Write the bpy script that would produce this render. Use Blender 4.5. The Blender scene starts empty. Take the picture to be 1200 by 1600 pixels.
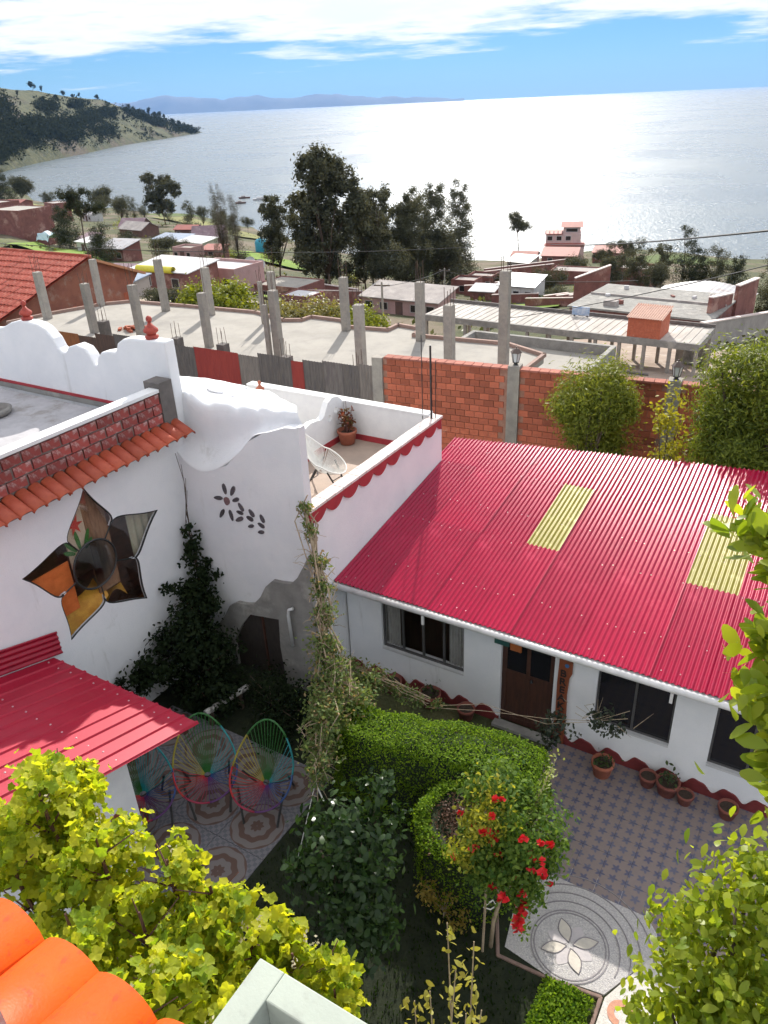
import bpy, math, random
import numpy as np
from mathutils import Matrix, Vector, noise
from mathutils.geometry import tessellate_polygon

# ------------------------------------------------------------------ camera, sky, sun, exposure
# World axes follow the walls of the place: X along the red-roofed house, Y away from the patio, Z up,
# origin on the ground below the viewer.
scn = bpy.context.scene
COL = scn.collection
R = math.radians
cam_data = bpy.data.cameras.new('camera')
cam = bpy.data.objects.new('camera', cam_data)
COL.objects.link(cam)
scn.camera = cam
cam_data.sensor_fit = 'VERTICAL'
cam_data.sensor_height = 24.0
cam_data.lens = 18.0
cam_data.clip_start = 0.05
cam_data.clip_end = 120000
YAW, PITCH, ROLL, EYE = R(32.0), R(28.05), R(2.6), 9.0
fw = Vector((-math.sin(YAW) * math.cos(PITCH), math.cos(YAW) * math.cos(PITCH), -math.sin(PITCH)))
rt0 = Vector((math.cos(YAW), math.sin(YAW), 0))
up0 = rt0.cross(fw)
rt = rt0 * math.cos(ROLL) - up0 * math.sin(ROLL)
up = rt.cross(fw)
cam.matrix_world = Matrix(((rt.x, up.x, -fw.x, 0), (rt.y, up.y, -fw.y, 0), (rt.z, up.z, -fw.z, EYE), (0, 0, 0, 1)))

SUN_EL = R(34.0)
SUN_H = (-0.3955, 0.9185)
world = bpy.data.worlds.new('World')
scn.world = world
world.use_nodes = True
wn, wl = world.node_tree.nodes, world.node_tree.links
wn.clear()
w_out = wn.new('ShaderNodeOutputWorld')
w_bg = wn.new('ShaderNodeBackground')
w_bg.inputs['Strength'].default_value = 0.10
w_sky = wn.new('ShaderNodeTexSky')
w_sky.sky_type = 'NISHITA'
w_sky.sun_disc = False
w_sky.sun_elevation = SUN_EL
w_sky.sun_rotation = math.atan2(SUN_H[0], SUN_H[1])
w_sky.altitude = 3800
w_sky.air_density = 1.6
w_sky.dust_density = 0.3
w_sky.ozone_density = 3.0


def wmath(op, a, b=None, clamp=False):
    n = wn.new('ShaderNodeMath')
    n.operation = op
    n.use_clamp = clamp
    for i, x in enumerate((a, b)):
        if x is None:
            continue
        if isinstance(x, (int, float)):
            n.inputs[i].default_value = x
        else:
            wl.new(x, n.inputs[i])
    return n.outputs[0]


# clouds: a layered field over the whole dome, denser with height above the horizon
w_tc = wn.new('ShaderNodeTexCoord')
w_sep = wn.new('ShaderNodeSeparateXYZ')
wl.new(w_tc.outputs['Generated'], w_sep.inputs[0])
wz = wmath('MAXIMUM', w_sep.outputs[2], 0.0)
den = wmath('ADD', wz, 0.055)
cx_ = wmath('DIVIDE', w_sep.outputs[0], den)
cy_ = wmath('DIVIDE', w_sep.outputs[1], den)
w_cmb = wn.new('ShaderNodeCombineXYZ')
wl.new(cx_, w_cmb.inputs[0])
wl.new(cy_, w_cmb.inputs[1])


def wnoise(scale, detail, rough, off):
    m = wn.new('ShaderNodeMapping')
    m.inputs['Location'].default_value = off
    wl.new(w_cmb.outputs[0], m.inputs[0])
    n = wn.new('ShaderNodeTexNoise')
    n.inputs['Scale'].default_value = scale
    n.inputs['Detail'].default_value = detail
    n.inputs['Roughness'].default_value = rough
    wl.new(m.outputs[0], n.inputs['Vector'])
    return n.outputs['Fac']


CLOUD_OFF = (4.6, 2.9, 0.0)
n_big = wnoise(0.33, 5, 0.55, CLOUD_OFF)
n_fin = wnoise(1.5, 8, 0.62, (7.3, 2.2, 0.0))


def wrange(x, a, b, c, d, smooth=True):
    n = wn.new('ShaderNodeMapRange')
    n.interpolation_type = 'SMOOTHSTEP' if smooth else 'LINEAR'
    n.clamp = True
    wl.new(x, n.inputs['Value'])
    for k, val in zip(('From Min', 'From Max', 'To Min', 'To Max'), (a, b, c, d)):
        n.inputs[k].default_value = val
    return n.outputs[0]


lift = wmath('ADD', wrange(wz, 0.012, 0.09, -0.12, 0.13), wrange(wz, 0.18, 0.6, 0.0, 0.03))
field = wmath('ADD', wmath('ADD', wmath('MULTIPLY', n_big, 0.72), wmath('MULTIPLY', n_fin, 0.30)), lift)
c_mask = wrange(field, 0.50, 0.63, 0.0, 1.0)
c_core = wrange(field, 0.56, 0.72, 0.0, 1.0)
w_tint = wn.new('ShaderNodeMix')
w_tint.data_type = 'RGBA'
w_tint.blend_type = 'MULTIPLY'
w_tint.inputs['Factor'].default_value = 1.0
w_tint.inputs['B'].default_value = (0.27, 0.46, 0.71, 1)
wl.new(w_sky.outputs[0], w_tint.inputs['A'])
w_ccol = wn.new('ShaderNodeMix')
w_ccol.data_type = 'RGBA'
w_ccol.inputs['A'].default_value = (9.8, 9.5, 8.8, 1)
w_ccol.inputs['B'].default_value = (8.2, 8.7, 9.8, 1)
wl.new(c_core, w_ccol.inputs['Factor'])
w_mix = wn.new('ShaderNodeMix')
w_mix.data_type = 'RGBA'
wl.new(wmath('MULTIPLY', c_mask, 0.92), w_mix.inputs['Factor'])
wl.new(w_tint.outputs['Result'], w_mix.inputs['A'])
wl.new(w_ccol.outputs['Result'], w_mix.inputs['B'])
wl.new(w_mix.outputs['Result'], w_bg.inputs['Color'])
wl.new(w_bg.outputs[0], w_out.inputs[0])

sun_data = bpy.data.lights.new('sun', 'SUN')
sun_data.energy = 4.6
sun_data.angle = R(0.53)
sun_data.color = (1.0, 0.95, 0.86)
sun = bpy.data.objects.new('sun', sun_data)
COL.objects.link(sun)
sd = Vector((SUN_H[0] * math.cos(SUN_EL), SUN_H[1] * math.cos(SUN_EL), math.sin(SUN_EL)))
sun.rotation_euler = (-sd).to_track_quat('-Z', 'Y').to_euler()
scn.view_settings.view_transform = 'Standard'
scn.view_settings.look = 'None'
scn.view_settings.gamma = 1.0
scn.view_settings.use_curve_mapping = False
scn.render.engine = 'CYCLES'
scn.cycles.max_bounces = 4
scn.cycles.diffuse_bounces = 2
scn.cycles.glossy_bounces = 2
scn.cycles.transmission_bounces = 3
scn.cycles.use_adaptive_sampling = True
scn.cycles.adaptive_threshold = 0.03
scn.cycles.transparent_max_bounces = 6
scn.cycles.volume_bounces = 0
scn.view_settings.exposure = 0.45

rng = np.random.default_rng(7)
random.seed(7)
LAKE_Z = -25.0


# ------------------------------------------------------------------ mesh helpers
class MB:
    """collects faces and links them as ONE mesh object"""

    def __init__(s):
        s.v, s.f = [], []

    def add(s, verts, faces):
        n = len(s.v)
        s.v.extend([tuple(p) for p in verts])
        s.f.extend([tuple(i + n for i in f) for f in faces])
        return s

    def box(s, x0, x1, y0, y1, z0, z1):
        return s.add([(x0, y0, z0), (x1, y0, z0), (x1, y1, z0), (x0, y1, z0), (x0, y0, z1), (x1, y0, z1), (x1, y1, z1), (x0, y1, z1)],
                     [(3, 2, 1, 0), (4, 5, 6, 7), (0, 1, 5, 4), (1, 2, 6, 5), (2, 3, 7, 6), (3, 0, 4, 7)])

    def boxr(s, c, sx, sy, sz, rz):
        """box standing on c (centre of its base), turned by rz"""
        ca, sa = math.cos(rz), math.sin(rz)
        P = []
        for z in (0, sz):
            for x, y in ((-sx / 2, -sy / 2), (sx / 2, -sy / 2), (sx / 2, sy / 2), (-sx / 2, sy / 2)):
                P.append((c[0] + x * ca - y * sa, c[1] + x * sa + y * ca, c[2] + z))
        return s.add(P, [(3, 2, 1, 0), (4, 5, 6, 7), (0, 1, 5, 4), (1, 2, 6, 5), (2, 3, 7, 6), (3, 0, 4, 7)])

    def extrude(s, poly, vec):
        """closed polygon (3-D points) pushed along vec"""
        n = len(poly)
        q = [(p[0] + vec[0], p[1] + vec[1], p[2] + vec[2]) for p in poly]
        return s.add(list(poly) + q, [tuple(range(n - 1, -1, -1)), tuple(range(n, 2 * n))] +
                     [(i, (i + 1) % n, n + (i + 1) % n, n + i) for i in range(n)])

    def tube(s, pts, rad, n=6, cap=True):
        pts = [Vector(p) for p in pts]
        if isinstance(rad, (int, float)):
            rad = [rad] * len(pts)
        V, F = [], []
        prev = None
        for i, p in enumerate(pts):
            d = (pts[min(i + 1, len(pts) - 1)] - pts[max(i - 1, 0)])
            if d.length < 1e-9:
                d = Vector((0, 0, 1))
            d.normalize()
            a = prev if prev is not None else (Vector((0, 0, 1)) if abs(d.z) < .9 else Vector((1, 0, 0)))
            x = (a - d * a.dot(d))
            if x.length < 1e-6:
                x = d.orthogonal()
            x.normalize()
            prev = x
            y = d.cross(x)
            for k in range(n):
                t = 2 * math.pi * k / n
                V.append(p + (x * math.cos(t) + y * math.sin(t)) * rad[i])
        for i in range(len(pts) - 1):
            for k in range(n):
                F.append((i * n + k, i * n + (k + 1) % n, (i + 1) * n + (k + 1) % n, (i + 1) * n + k))
        if cap:
            F.append(tuple(range(n - 1, -1, -1)))
            F.append(tuple((len(pts) - 1) * n + k for k in range(n)))
        return s.add(V, F)

    def lathe(s, prof, c=(0, 0, 0), n=16, cap=True):
        V, F = [], []
        for r, z in prof:
            for k in range(n):
                t = 2 * math.pi * k / n
                V.append((c[0] + r * math.cos(t), c[1] + r * math.sin(t), c[2] + z))
        for i in range(len(prof) - 1):
            for k in range(n):
                F.append((i * n + k, i * n + (k + 1) % n, (i + 1) * n + (k + 1) % n, (i + 1) * n + k))
        if cap:
            F.append(tuple(range(n - 1, -1, -1)))
            F.append(tuple((len(prof) - 1) * n + k for k in range(n)))
        return s.add(V, F)

    def grid(s, fn, nu, nv):
        V = [fn(i / nu, j / nv) for j in range(nv + 1) for i in range(nu + 1)]
        F = [(j * (nu + 1) + i, j * (nu + 1) + i + 1, (j + 1) * (nu + 1) + i + 1, (j + 1) * (nu + 1) + i) for j in range(nv) for i in range(nu)]
        return s.add(V, F)

    def mesh(s, name, m, smooth=False):
        me = bpy.data.meshes.new(name)
        me.from_pydata([tuple(p) for p in s.v], [], s.f)
        me.materials.append(m)
        if smooth:
            me.polygons.foreach_set('use_smooth', [True] * len(me.polygons))
        me.update()
        return me

    def build(s, name, m, parent=None, smooth=False):
        return link(name, s.mesh(name, m, smooth), parent)


def link(name, me, parent=None, loc=None, rz=None):
    o = bpy.data.objects.new(name, me)
    COL.objects.link(o)
    if parent is not None:
        o.parent = parent
    if loc is not None:
        o.location = loc
    if rz is not None:
        o.rotation_euler = (0, 0, rz)
    return o


def tag(o, label=None, cat=None, group=None, kind=None):
    for k, val in (('label', label), ('category', cat), ('group', group), ('kind', kind)):
        if val:
            o[k] = val
    return o


def thing(name, label, cat, group=None, loc=(0, 0, 0), rz=0.0):
    o = bpy.data.objects.new(name, None)
    COL.objects.link(o)
    o.empty_display_size = 0.2
    o.location = loc
    o.rotation_euler = (0, 0, rz)
    return tag(o, label, cat, group)


def bevel(o, w=0.01, seg=2):
    m = o.modifiers.new('bevel', 'BEVEL')
    m.width = w
    m.segments = seg
    m.limit_method = 'ANGLE'
    return o


def copy_tree(o, parent=None):
    c = o.copy()
    COL.objects.link(c)
    c.parent = parent
    for ch in list(o.children):
        copy_tree(ch, c)
    return c


def np_mesh(name, verts, faces, m, tint=None):
    """verts (n,3), faces (f,k) -> mesh; tint: one number per face"""
    me = bpy.data.meshes.new(name)
    f, k = faces.shape
    me.vertices.add(len(verts))
    me.vertices.foreach_set('co', np.ascontiguousarray(verts, dtype=np.float32).ravel())
    me.loops.add(f * k)
    me.loops.foreach_set('vertex_index', faces.astype(np.int32).ravel())
    me.polygons.add(f)
    me.polygons.foreach_set('loop_start', np.arange(0, f * k, k, dtype=np.int32))
    me.materials.append(m)
    if tint is not None:
        at = me.attributes.new('tint', 'FLOAT', 'FACE')
        at.data.foreach_set('value', tint.astype(np.float32))
    me.update(calc_edges=True)
    return me


LEAF_DIAMOND = (np.array([(0, 0, 0), (.3, .45, .07), (0, 1, 0), (-.3, .45, .07)], float), np.array([(0, 1, 2, 3)]))
LEAF_LONG = (np.array([(0, 0, 0), (.13, .4, .02), (0, 1, -.1), (-.13, .4, .02)], float), np.array([(0, 1, 2, 3)]))
LEAF_OVAL = (np.array([(0, 0, 0), (.2, .3, .05), (.26, .62, .06), (.12, .92, .02), (0, 1, 0), (-.12, .92, .02), (-.26, .62, .06), (-.2, .3, .05)], float),
             np.array([(0, 1, 2, 3), (0, 3, 4, 4), (0, 4, 5, 5), (0, 5, 6, 7)]))
_lv = [(0, .42, -.16)]
for k_ in range(14):
    a_ = -math.pi / 2 + 2 * math.pi * k_ / 14
    r_ = .30 if k_ == 0 else (.56 if k_ % 3 != 1 else .44)
    _lv.append((r_ * math.cos(a_), .45 + r_ * math.sin(a_), .12 * math.sin(5 * a_ + 1)))
LEAF_LOBED = (np.array(_lv, float), np.array([(0, 1 + k_, 1 + (k_ + 1) % 14) for k_ in range(14)]))
LEAF_OVAL = (LEAF_OVAL[0], np.array([(0, 1, 7), (1, 2, 7), (2, 6, 7), (2, 3, 6), (3, 5, 6), (3, 4, 5)]))


def leaf_mesh(name, pts, nrm, size, tmpl, m, axis=None, tint=None):
    tv, tf = tmpl
    n = len(pts)
    nrm = nrm / (np.linalg.norm(nrm, axis=1, keepdims=True) + 1e-9)
    ax = rng.normal(size=(n, 3)) if axis is None else axis + rng.normal(size=(n, 3)) * .35
    ax = ax - nrm * (ax * nrm).sum(1, keepdims=True)
    ax /= (np.linalg.norm(ax, axis=1, keepdims=True) + 1e-9)
    bx = np.cross(ax, nrm)
    s = np.asarray(size).reshape(-1, 1, 1) if np.ndim(size) else float(size)
    P = tv[None, :, 0:1] * bx[:, None, :] + tv[None, :, 1:2] * ax[:, None, :] + tv[None, :, 2:3] * nrm[:, None, :]
    V = (P * s + pts[:, None, :]).reshape(-1, 3)
    F = (tf[None] + (np.arange(n) * len(tv))[:, None, None]).reshape(-1, tf.shape[1])
    t = rng.random(n) if tint is None else tint
    return np_mesh(name, V, F, m, np.repeat(t, len(tf)))


def cloud(ells, n, nclump=24, sig=.22, shell=.55, flat=1.0):
    """leaf points in clumps spread over ellipsoids (cx,cy,cz,rx,ry,rz); returns points, outward directions, clump centres"""
    P, N, Cc = [], [], []
    vol = np.array([max(e[3] * e[4] * e[5], 1e-6) ** (2 / 3) for e in ells])
    for e, w in zip(ells, vol / vol.sum()):
        k = max(3, int(nclump * w))
        d = rng.normal(size=(k, 3))
        d /= np.linalg.norm(d, axis=1, keepdims=True)
        r = shell + (1 - shell) * rng.random((k, 1)) ** .6
        rad = np.array(e[3:6])
        cc = np.array(e[:3]) + d * r * rad
        m = max(1, int(n * w / k))
        mr = rad.mean()
        cs = rng.uniform(.6, 1.25, size=(k, 1, 1))
        q = rng.normal(size=(k, m, 3)) * sig * mr * cs * np.array((1, 1, flat))
        P.append((cc[:, None, :] + q).reshape(-1, 3))
        N.append((d[:, None, :] + q / (mr * sig) * .5).reshape(-1, 3))
        Cc.append(cc)
    return np.concatenate(P), np.concatenate(N), np.concatenate(Cc)


# ------------------------------------------------------------------ materials
MATS = {}


def nt_new(name):
    m = bpy.data.materials.new(name)
    m.use_nodes = True
    nt = m.node_tree
    b = nt.nodes['Principled BSDF']
    MATS[name] = m
    return m, nt, b


def setin(node, key, val):
    node.inputs[key].default_value = val


def col4(c):
    return (c[0], c[1], c[2], 1.0)


def tex(nt, kind, scale, vec=None, **kw):
    n = nt.nodes.new('ShaderNodeTex' + kind)
    if 'Scale' in n.inputs:
        setin(n, 'Scale', scale)
    for k, x in kw.items():
        setin(n, k, x)
    if vec is not None:
        nt.links.new(vec, n.inputs['Vector'])
    return n


def mixc(nt, fac, a, b, blend='MIX'):
    n = nt.nodes.new('ShaderNodeMix')
    n.data_type = 'RGBA'
    n.blend_type = blend
    for key, x in (('Factor', fac), ('A', a), ('B', b)):
        if isinstance(x, tuple):
            setin(n, key, col4(x))
        elif isinstance(x, (int, float)):
            setin(n, key, x)
        else:
            nt.links.new(x, n.inputs[key])
    return n.outputs['Result']


def ramp(nt, fac, a, b):
    n = nt.nodes.new('ShaderNodeMapRange')
    n.interpolation_type = 'SMOOTHSTEP'
    setin(n, 'From Min', a)
    setin(n, 'From Max', b)
    nt.links.new(fac, n.inputs['Value'])
    return n.outputs[0]


def mat(name, c1, c2=None, rough=.75, scale=3.0, bump=0.0, bscale=30.0, c3=None, s3=1.2, t3=(.52, .66), metal=0.0, spec=None, rnd=0.0, coat=0.0, stretch=None, streak=None):
    """plain weathered surface: two tones mixed by noise, a third (dirt) in larger patches, fine relief"""
    m, nt, b = nt_new(name)
    tc = nt.nodes.new('ShaderNodeTexCoord')
    vec = tc.outputs['Object']
    if stretch:
        mp = nt.nodes.new('ShaderNodeMapping')
        setin(mp, 'Scale', stretch)
        nt.links.new(vec, mp.inputs[0])
        vec = mp.outputs[0]
    colr = None
    n1 = tex(nt, 'Noise', scale, vec, Detail=6.0, Roughness=.65)
    colr = mixc(nt, ramp(nt, n1.outputs['Fac'], .35, .68), c1, c2 or c1)
    if c3:
        n3 = tex(nt, 'Noise', s3, vec, Detail=8.0, Roughness=.7)
        colr = mixc(nt, ramp(nt, n3.outputs['Fac'], *t3), colr, c3)
    if streak:          # (colour, scale vector, low, high): runs of dust or rain dirt
        mp2 = nt.nodes.new('ShaderNodeMapping')
        setin(mp2, 'Scale', streak[1])
        nt.links.new(tc.outputs['Object'], mp2.inputs[0])
        n4 = tex(nt, 'Noise', 1.0, mp2.outputs[0], Detail=7.0, Roughness=.72)
        colr = mixc(nt, ramp(nt, n4.outputs['Fac'], streak[2], streak[3]), colr, streak[0])
    if rnd:
        oi = nt.nodes.new('ShaderNodeObjectInfo')
        hs = nt.nodes.new('ShaderNodeHueSaturation')
        mr = nt.nodes.new('ShaderNodeMapRange')
        setin(mr, 'To Min', 1 - rnd)
        setin(mr, 'To Max', 1 + rnd)
        nt.links.new(oi.outputs['Random'], mr.inputs['Value'])
        nt.links.new(mr.outputs[0], hs.inputs['Value'])
        nt.links.new(colr, hs.inputs['Color'])
        colr = hs.outputs[0]
    nt.links.new(colr, b.inputs['Base Color'])
    setin(b, 'Roughness', rough)
    setin(b, 'Metallic', metal)
    if spec is not None:
        setin(b, 'Specular IOR Level', spec)
    if coat:
        setin(b, 'Coat Weight', coat)
    if bump:
        nb = tex(nt, 'Noise', bscale, vec, Detail=5.0, Roughness=.6)
        bp = nt.nodes.new('ShaderNodeBump')
        setin(bp, 'Strength', bump)
        setin(bp, 'Distance', .02)
        nt.links.new(nb.outputs['Fac'], bp.inputs['Height'])
        nt.links.new(bp.outputs[0], b.inputs['Normal'])
    return m


def leafmat(name, c1, c2, trans=.45, tcol=None, rough=.5, c3=None, p3=.9, spec=.3):
    """leaf: front colour by leaf, light coming through from behind"""
    m, nt, b = nt_new(name)
    at = nt.nodes.new('ShaderNodeAttribute')
    at.attribute_name = 'tint'
    colr = mixc(nt, at.outputs['Fac'], c1, c2)
    if c3:
        colr = mixc(nt, ramp(nt, at.outputs['Fac'], p3 - .02, p3), colr, c3)
    nt.links.new(colr, b.inputs['Base Color'])
    setin(b, 'Roughness', rough)
    setin(b, 'Specular IOR Level', spec)
    tr = nt.nodes.new('ShaderNodeBsdfTranslucent')
    tcn = mixc(nt, 1.0, colr, tcol or (1.6, 1.5, .5), 'MULTIPLY')
    nt.links.new(tcn, tr.inputs['Color'])
    mx = nt.nodes.new('ShaderNodeMixShader')
    setin(mx, 0, trans)
    nt.links.new(b.outputs[0], mx.inputs[1])
    nt.links.new(tr.outputs[0], mx.inputs[2])
    nt.links.new(mx.outputs[0], nt.nodes['Material Output'].inputs['Surface'])
    return m


white = mat('white_plaster', (.84, .84, .86), (.77, .78, .81), rough=.9, scale=1.3, bump=.25, bscale=45, c3=(.66, .66, .66), s3=2.2, t3=(.60, .85), streak=((.56, .55, .54), (2.6, 2.6, .35), .58, .80))
white_clean = mat('white_paint', (.82, .82, .82), (.76, .76, .77), rough=.75, scale=4, bump=.1, bscale=60)
cement = mat('grey_cement', (.30, .29, .27), (.22, .21, .20), rough=.95, scale=2.5, bump=.35, bscale=60, c3=(.40, .38, .35), s3=1.1)
cement_lt = mat('pale_concrete', (.38, .355, .32), (.32, .30, .27), rough=.95, scale=.9, bump=.3, bscale=25, c3=(.25, .235, .22), s3=.35, t3=(.5, .75))
cement_dk = mat('dark_cement', (.17, .15, .14), (.11, .10, .095), rough=.95, scale=2.5, bump=.3, bscale=30)
pillar_m = mat('pillar_concrete', (.36, .33, .29), (.27, .25, .23), rough=.95, scale=4, bump=.35, bscale=40, rnd=.12)
crimson = mat('crimson_sheet', (.35, .004, .038), (.30, .004, .032), rough=.20, scale=1.2, c3=(.43, .02, .065), s3=.8, rnd=.13, spec=.45, streak=((.40, .07, .10), (9.0, .7, 1.0), .56, .80))
crimson.node_tree.nodes['Principled BSDF'].inputs['Specular Tint'].default_value = (1.0, .55, .68, 1)
crimson_dk = mat('crimson_ribbed_sheet', (.42, .012, .040), (.36, .010, .034), rough=.42, scale=1.5, c3=(.45, .05, .07), s3=1.5, t3=(.55, .8))
crimson_up = mat('deep_red_flashing', (.36, .006, .030), (.30, .006, .026), rough=.45, scale=3)
yellow_sheet = mat('yellow_fibreglass', (.27, .23, .018), (.23, .195, .016), rough=.4, scale=2.5, c3=(.45, .40, .12), s3=3)
gutter_m = mat('gutter_white', (.72, .70, .70), (.60, .59, .59), rough=.5, scale=6)
red_paint = mat('red_paint', (.40, .035, .045), (.33, .028, .038), rough=.7, scale=5, bump=.12, bscale=40)
maroon = mat('maroon_paint', (.20, .030, .030), (.15, .022, .024), rough=.75, scale=5, bump=.15, bscale=40)
finial_m = mat('finial_clay', (.46, .07, .045), (.34, .05, .035), rough=.6, scale=9, bump=.2, bscale=60, c3=(.22, .03, .03), s3=14)
clay_tile = mat('clay_tile', (.48, .10, .045), (.36, .065, .035), rough=.65, scale=5, bump=.15, bscale=60, rnd=.18)
orange_tile = mat('orange_glazed_tile', (.66, .095, .005), (.58, .078, .004), rough=.5, spec=.3, scale=5, bump=.12, bscale=110, c3=(.42, .05, .012), s3=22, t3=(.54, .68), rnd=.10, streak=((.34, .06, .02), (26, 5, 8), .60, .74))
brick_m = mat('hollow_brick', (.46, .13, .07), (.36, .095, .055), rough=.9, scale=7, bump=.3, bscale=60, rnd=.32, c3=(.52, .27, .19), s3=5, t3=(.55, .75))
brick_dk = mat('washed_brick', (.33, .065, .055), (.25, .05, .045), rough=.85, scale=6, bump=.35, bscale=50, c3=(.50, .38, .36), s3=9, t3=(.50, .72), rnd=.25)
mortar_red = mat('mortar', (.40, .22, .16), (.31, .15, .11), rough=.95, scale=8, bump=.3, bscale=50)
mortar_grey = mat('grey_mortar', (.26, .22, .20), (.19, .15, .14), rough=.95, scale=8, bump=.3, bscale=50)
coping_m = mat('pink_coping', (.74, .64, .61), (.66, .55, .52), rough=.8, scale=6, bump=.15, bscale=50, rnd=.06)
floor_pink = mat('terrace_tile', (.42, .32, .26), (.36, .28, .23), rough=.8, scale=2.5, bump=.1, bscale=40)
metal_dark = mat('dark_metal', (.03, .03, .03), (.02, .02, .02), rough=.45, scale=10)
rebar_m = mat('rebar_rust', (.13, .08, .06), (.09, .06, .05), rough=.8, scale=20)
wood_dk = mat('dark_wood', (.085, .036, .024), (.055, .024, .018), rough=.55, scale=4, stretch=(6, 6, .8), bump=.1)
wood_orange = mat('orange_board', (.27, .075, .03), (.20, .055, .024), rough=.6, scale=4, stretch=(8, 8, 1), bump=.1)
bark = mat('bark', (.12, .085, .06), (.07, .05, .04), rough=.95, scale=12, bump=.4, bscale=50)
bark_red = mat('reddish_stem', (.14, .06, .05), (.09, .04, .035), rough=.8, scale=12)
drystem = mat('dry_vine_stem', (.42, .33, .23), (.28, .21, .14), rough=.9, scale=15)
terracotta = mat('terracotta', (.40, .13, .075), (.32, .10, .06), rough=.85, scale=7, bump=.15, bscale=50)
terracotta_dk = mat('old_terracotta', (.22, .07, .05), (.16, .05, .04), rough=.85, scale=7, bump=.15, bscale=50)
soil = mat('soil', (.06, .04, .03), (.04, .028, .02), rough=1, scale=20, bump=.5)
stone_dk = mat('inlaid_stone', (.06, .05, .06), (.10, .085, .09), rough=.5, scale=20, bump=.3, rnd=.3)
stone_rose = mat('rose_stone', (.22, .12, .12), (.16, .09, .095), rough=.55, scale=20, bump=.3)
cord_white = mat('white_cord', (.75, .74, .70), rough=.5)
pvc = mat('pvc_white', (.70, .70, .70), (.6, .6, .6), rough=.4)


def glassmat(name, base=(.015, .015, .018), rough=.06, alpha=None):
    m, nt, b = nt_new(name)
    setin(b, 'Base Color', col4(base))
    setin(b, 'Roughness', rough)
    if alpha is not None:
        tp = nt.nodes.new('ShaderNodeBsdfTransparent')
        mx = nt.nodes.new('ShaderNodeMixShader')
        setin(mx, 0, alpha)
        gl = nt.nodes.new('ShaderNodeBsdfGlossy')
        setin(gl, 'Roughness', .03)
        nt.links.new(tp.outputs[0], mx.inputs[1])
        nt.links.new(gl.outputs[0], mx.inputs[2])
        nt.links.new(mx.outputs[0], nt.nodes['Material Output'].inputs['Surface'])
    return m


glass_dark = glassmat('dark_window_glass')
glass_clear = glassmat('clear_window_glass', alpha=.10)
pane_far = glassmat('far_window_pane', (.03, .025, .025), .25)

# ------------------------------------------------------------------ the land, the lake, the far shore
SHORE = [(-180, 4000), (-100, 4000), (-70, 900), (-40, 640), (-25.8, 574.2), (-23.7, 540), (-21.8, 403.5), (-19.9, 371.4), (-16.4, 341), (-12.3, 307.9), (-8.1, 256.2), (-4.6, 221.4), (-1, 202.1), (2.7, 194.5),
         (7.2, 187.9), (11.7, 193.3), (16.1, 203.5), (20.3, 202.5), (23.9, 197.4), (28.9, 193), (60, 240), (100, 4000), (180, 4000)]
PROF = [(-1, 0), (0, 0), (.031, .12), (.156, .26), (.22, .33), (.5, .61), (1, 1.0), (1.3, 1.1), (3, 1.2)]
sh_a, sh_d = zip(*SHORE)
pr_s, pr_z = zip(*PROF)
SY, CY = math.sin(YAW), math.cos(YAW)


def polar(u, v):
    x, y = u * CY + v * SY, -u * SY + v * CY
    return math.degrees(math.atan2(x, y)), math.hypot(x, y)


def from_polar(az, d):
    a = R(az)
    x, y = d * math.sin(a), d * math.cos(a)
    return x * CY - y * SY, x * SY + y * CY


def zt(u, v):
    az, d = polar(u, v)
    D = float(np.interp(az, sh_a, sh_d))
    return -25.0 * float(np.interp((d - 25) / (D - 25), pr_s, pr_z))


def grassland(name):
    m, nt, b = nt_new(name)
    tc = nt.nodes.new('ShaderNodeTexCoord')
    v = tc.outputs['Object']
    n1 = tex(nt, 'Noise', .05, v, Detail=8.0, Roughness=.65)
    n2 = tex(nt, 'Noise', .6, v, Detail=8.0, Roughness=.7)
    n3 = tex(nt, 'Noise', .022, v, Detail=4.0, Roughness=.6)
    c = mixc(nt, ramp(nt, n2.outputs['Fac'], .35, .68), (.045, .058, .02), (.105, .10, .042))
    c = mixc(nt, ramp(nt, n1.outputs['Fac'], .46, .60), c, (.16, .125, .085))
    c = mixc(nt, ramp(nt, n3.outputs['Fac'], .54, .62), c, (.085, .12, .025))
    nt.links.new(c, b.inputs['Base Color'])
    setin(b, 'Roughness', 1.0)
    bp = nt.nodes.new('ShaderNodeBump')
    setin(bp, 'Strength', .6)
    setin(bp, 'Distance', .4)
    nt.links.new(n2.outputs['Fac'], bp.inputs['Height'])
    nt.links.new(bp.outputs[0], b.inputs['Normal'])
    return m


land_m = grassland('slope_grass_and_dirt')
azs = list(np.arange(-180, -70, 10)) + list(np.arange(-70, 60, 1.0)) + list(np.arange(60, 181, 10))
ds = [0.0, 8, 16, 20, 24, 25, 27, 30, 35, 40, 46, 54, 62, 72, 84, 96, 110, 125, 140, 155, 170, 180, 186, 192, 198, 205, 215, 230, 250, 275, 300, 330, 370, 410, 470, 540, 620, 800, 1100, 2000, 4000, 9000]
V, F = [], []
for j, d in enumerate(ds):
    for az in azs:
        u, v = from_polar(az, d)
        z = zt(u, v)
        if d > 32:
            z += noise.noise((u * .07, v * .07, 0)) * min(.5, (d - 32) * .01)
        V.append((u, v, z - .03))
n = len(azs)
for j in range(len(ds) - 1):
    for i in range(n - 1):
        F.append((j * n + i, j * n + i + 1, (j + 1) * n + i + 1, (j + 1) * n + i))
land = MB().add(V, F).build('ground', land_m, smooth=True)
tag(land, 'grassy hillside sloping down to the lake', kind='structure')

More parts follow.
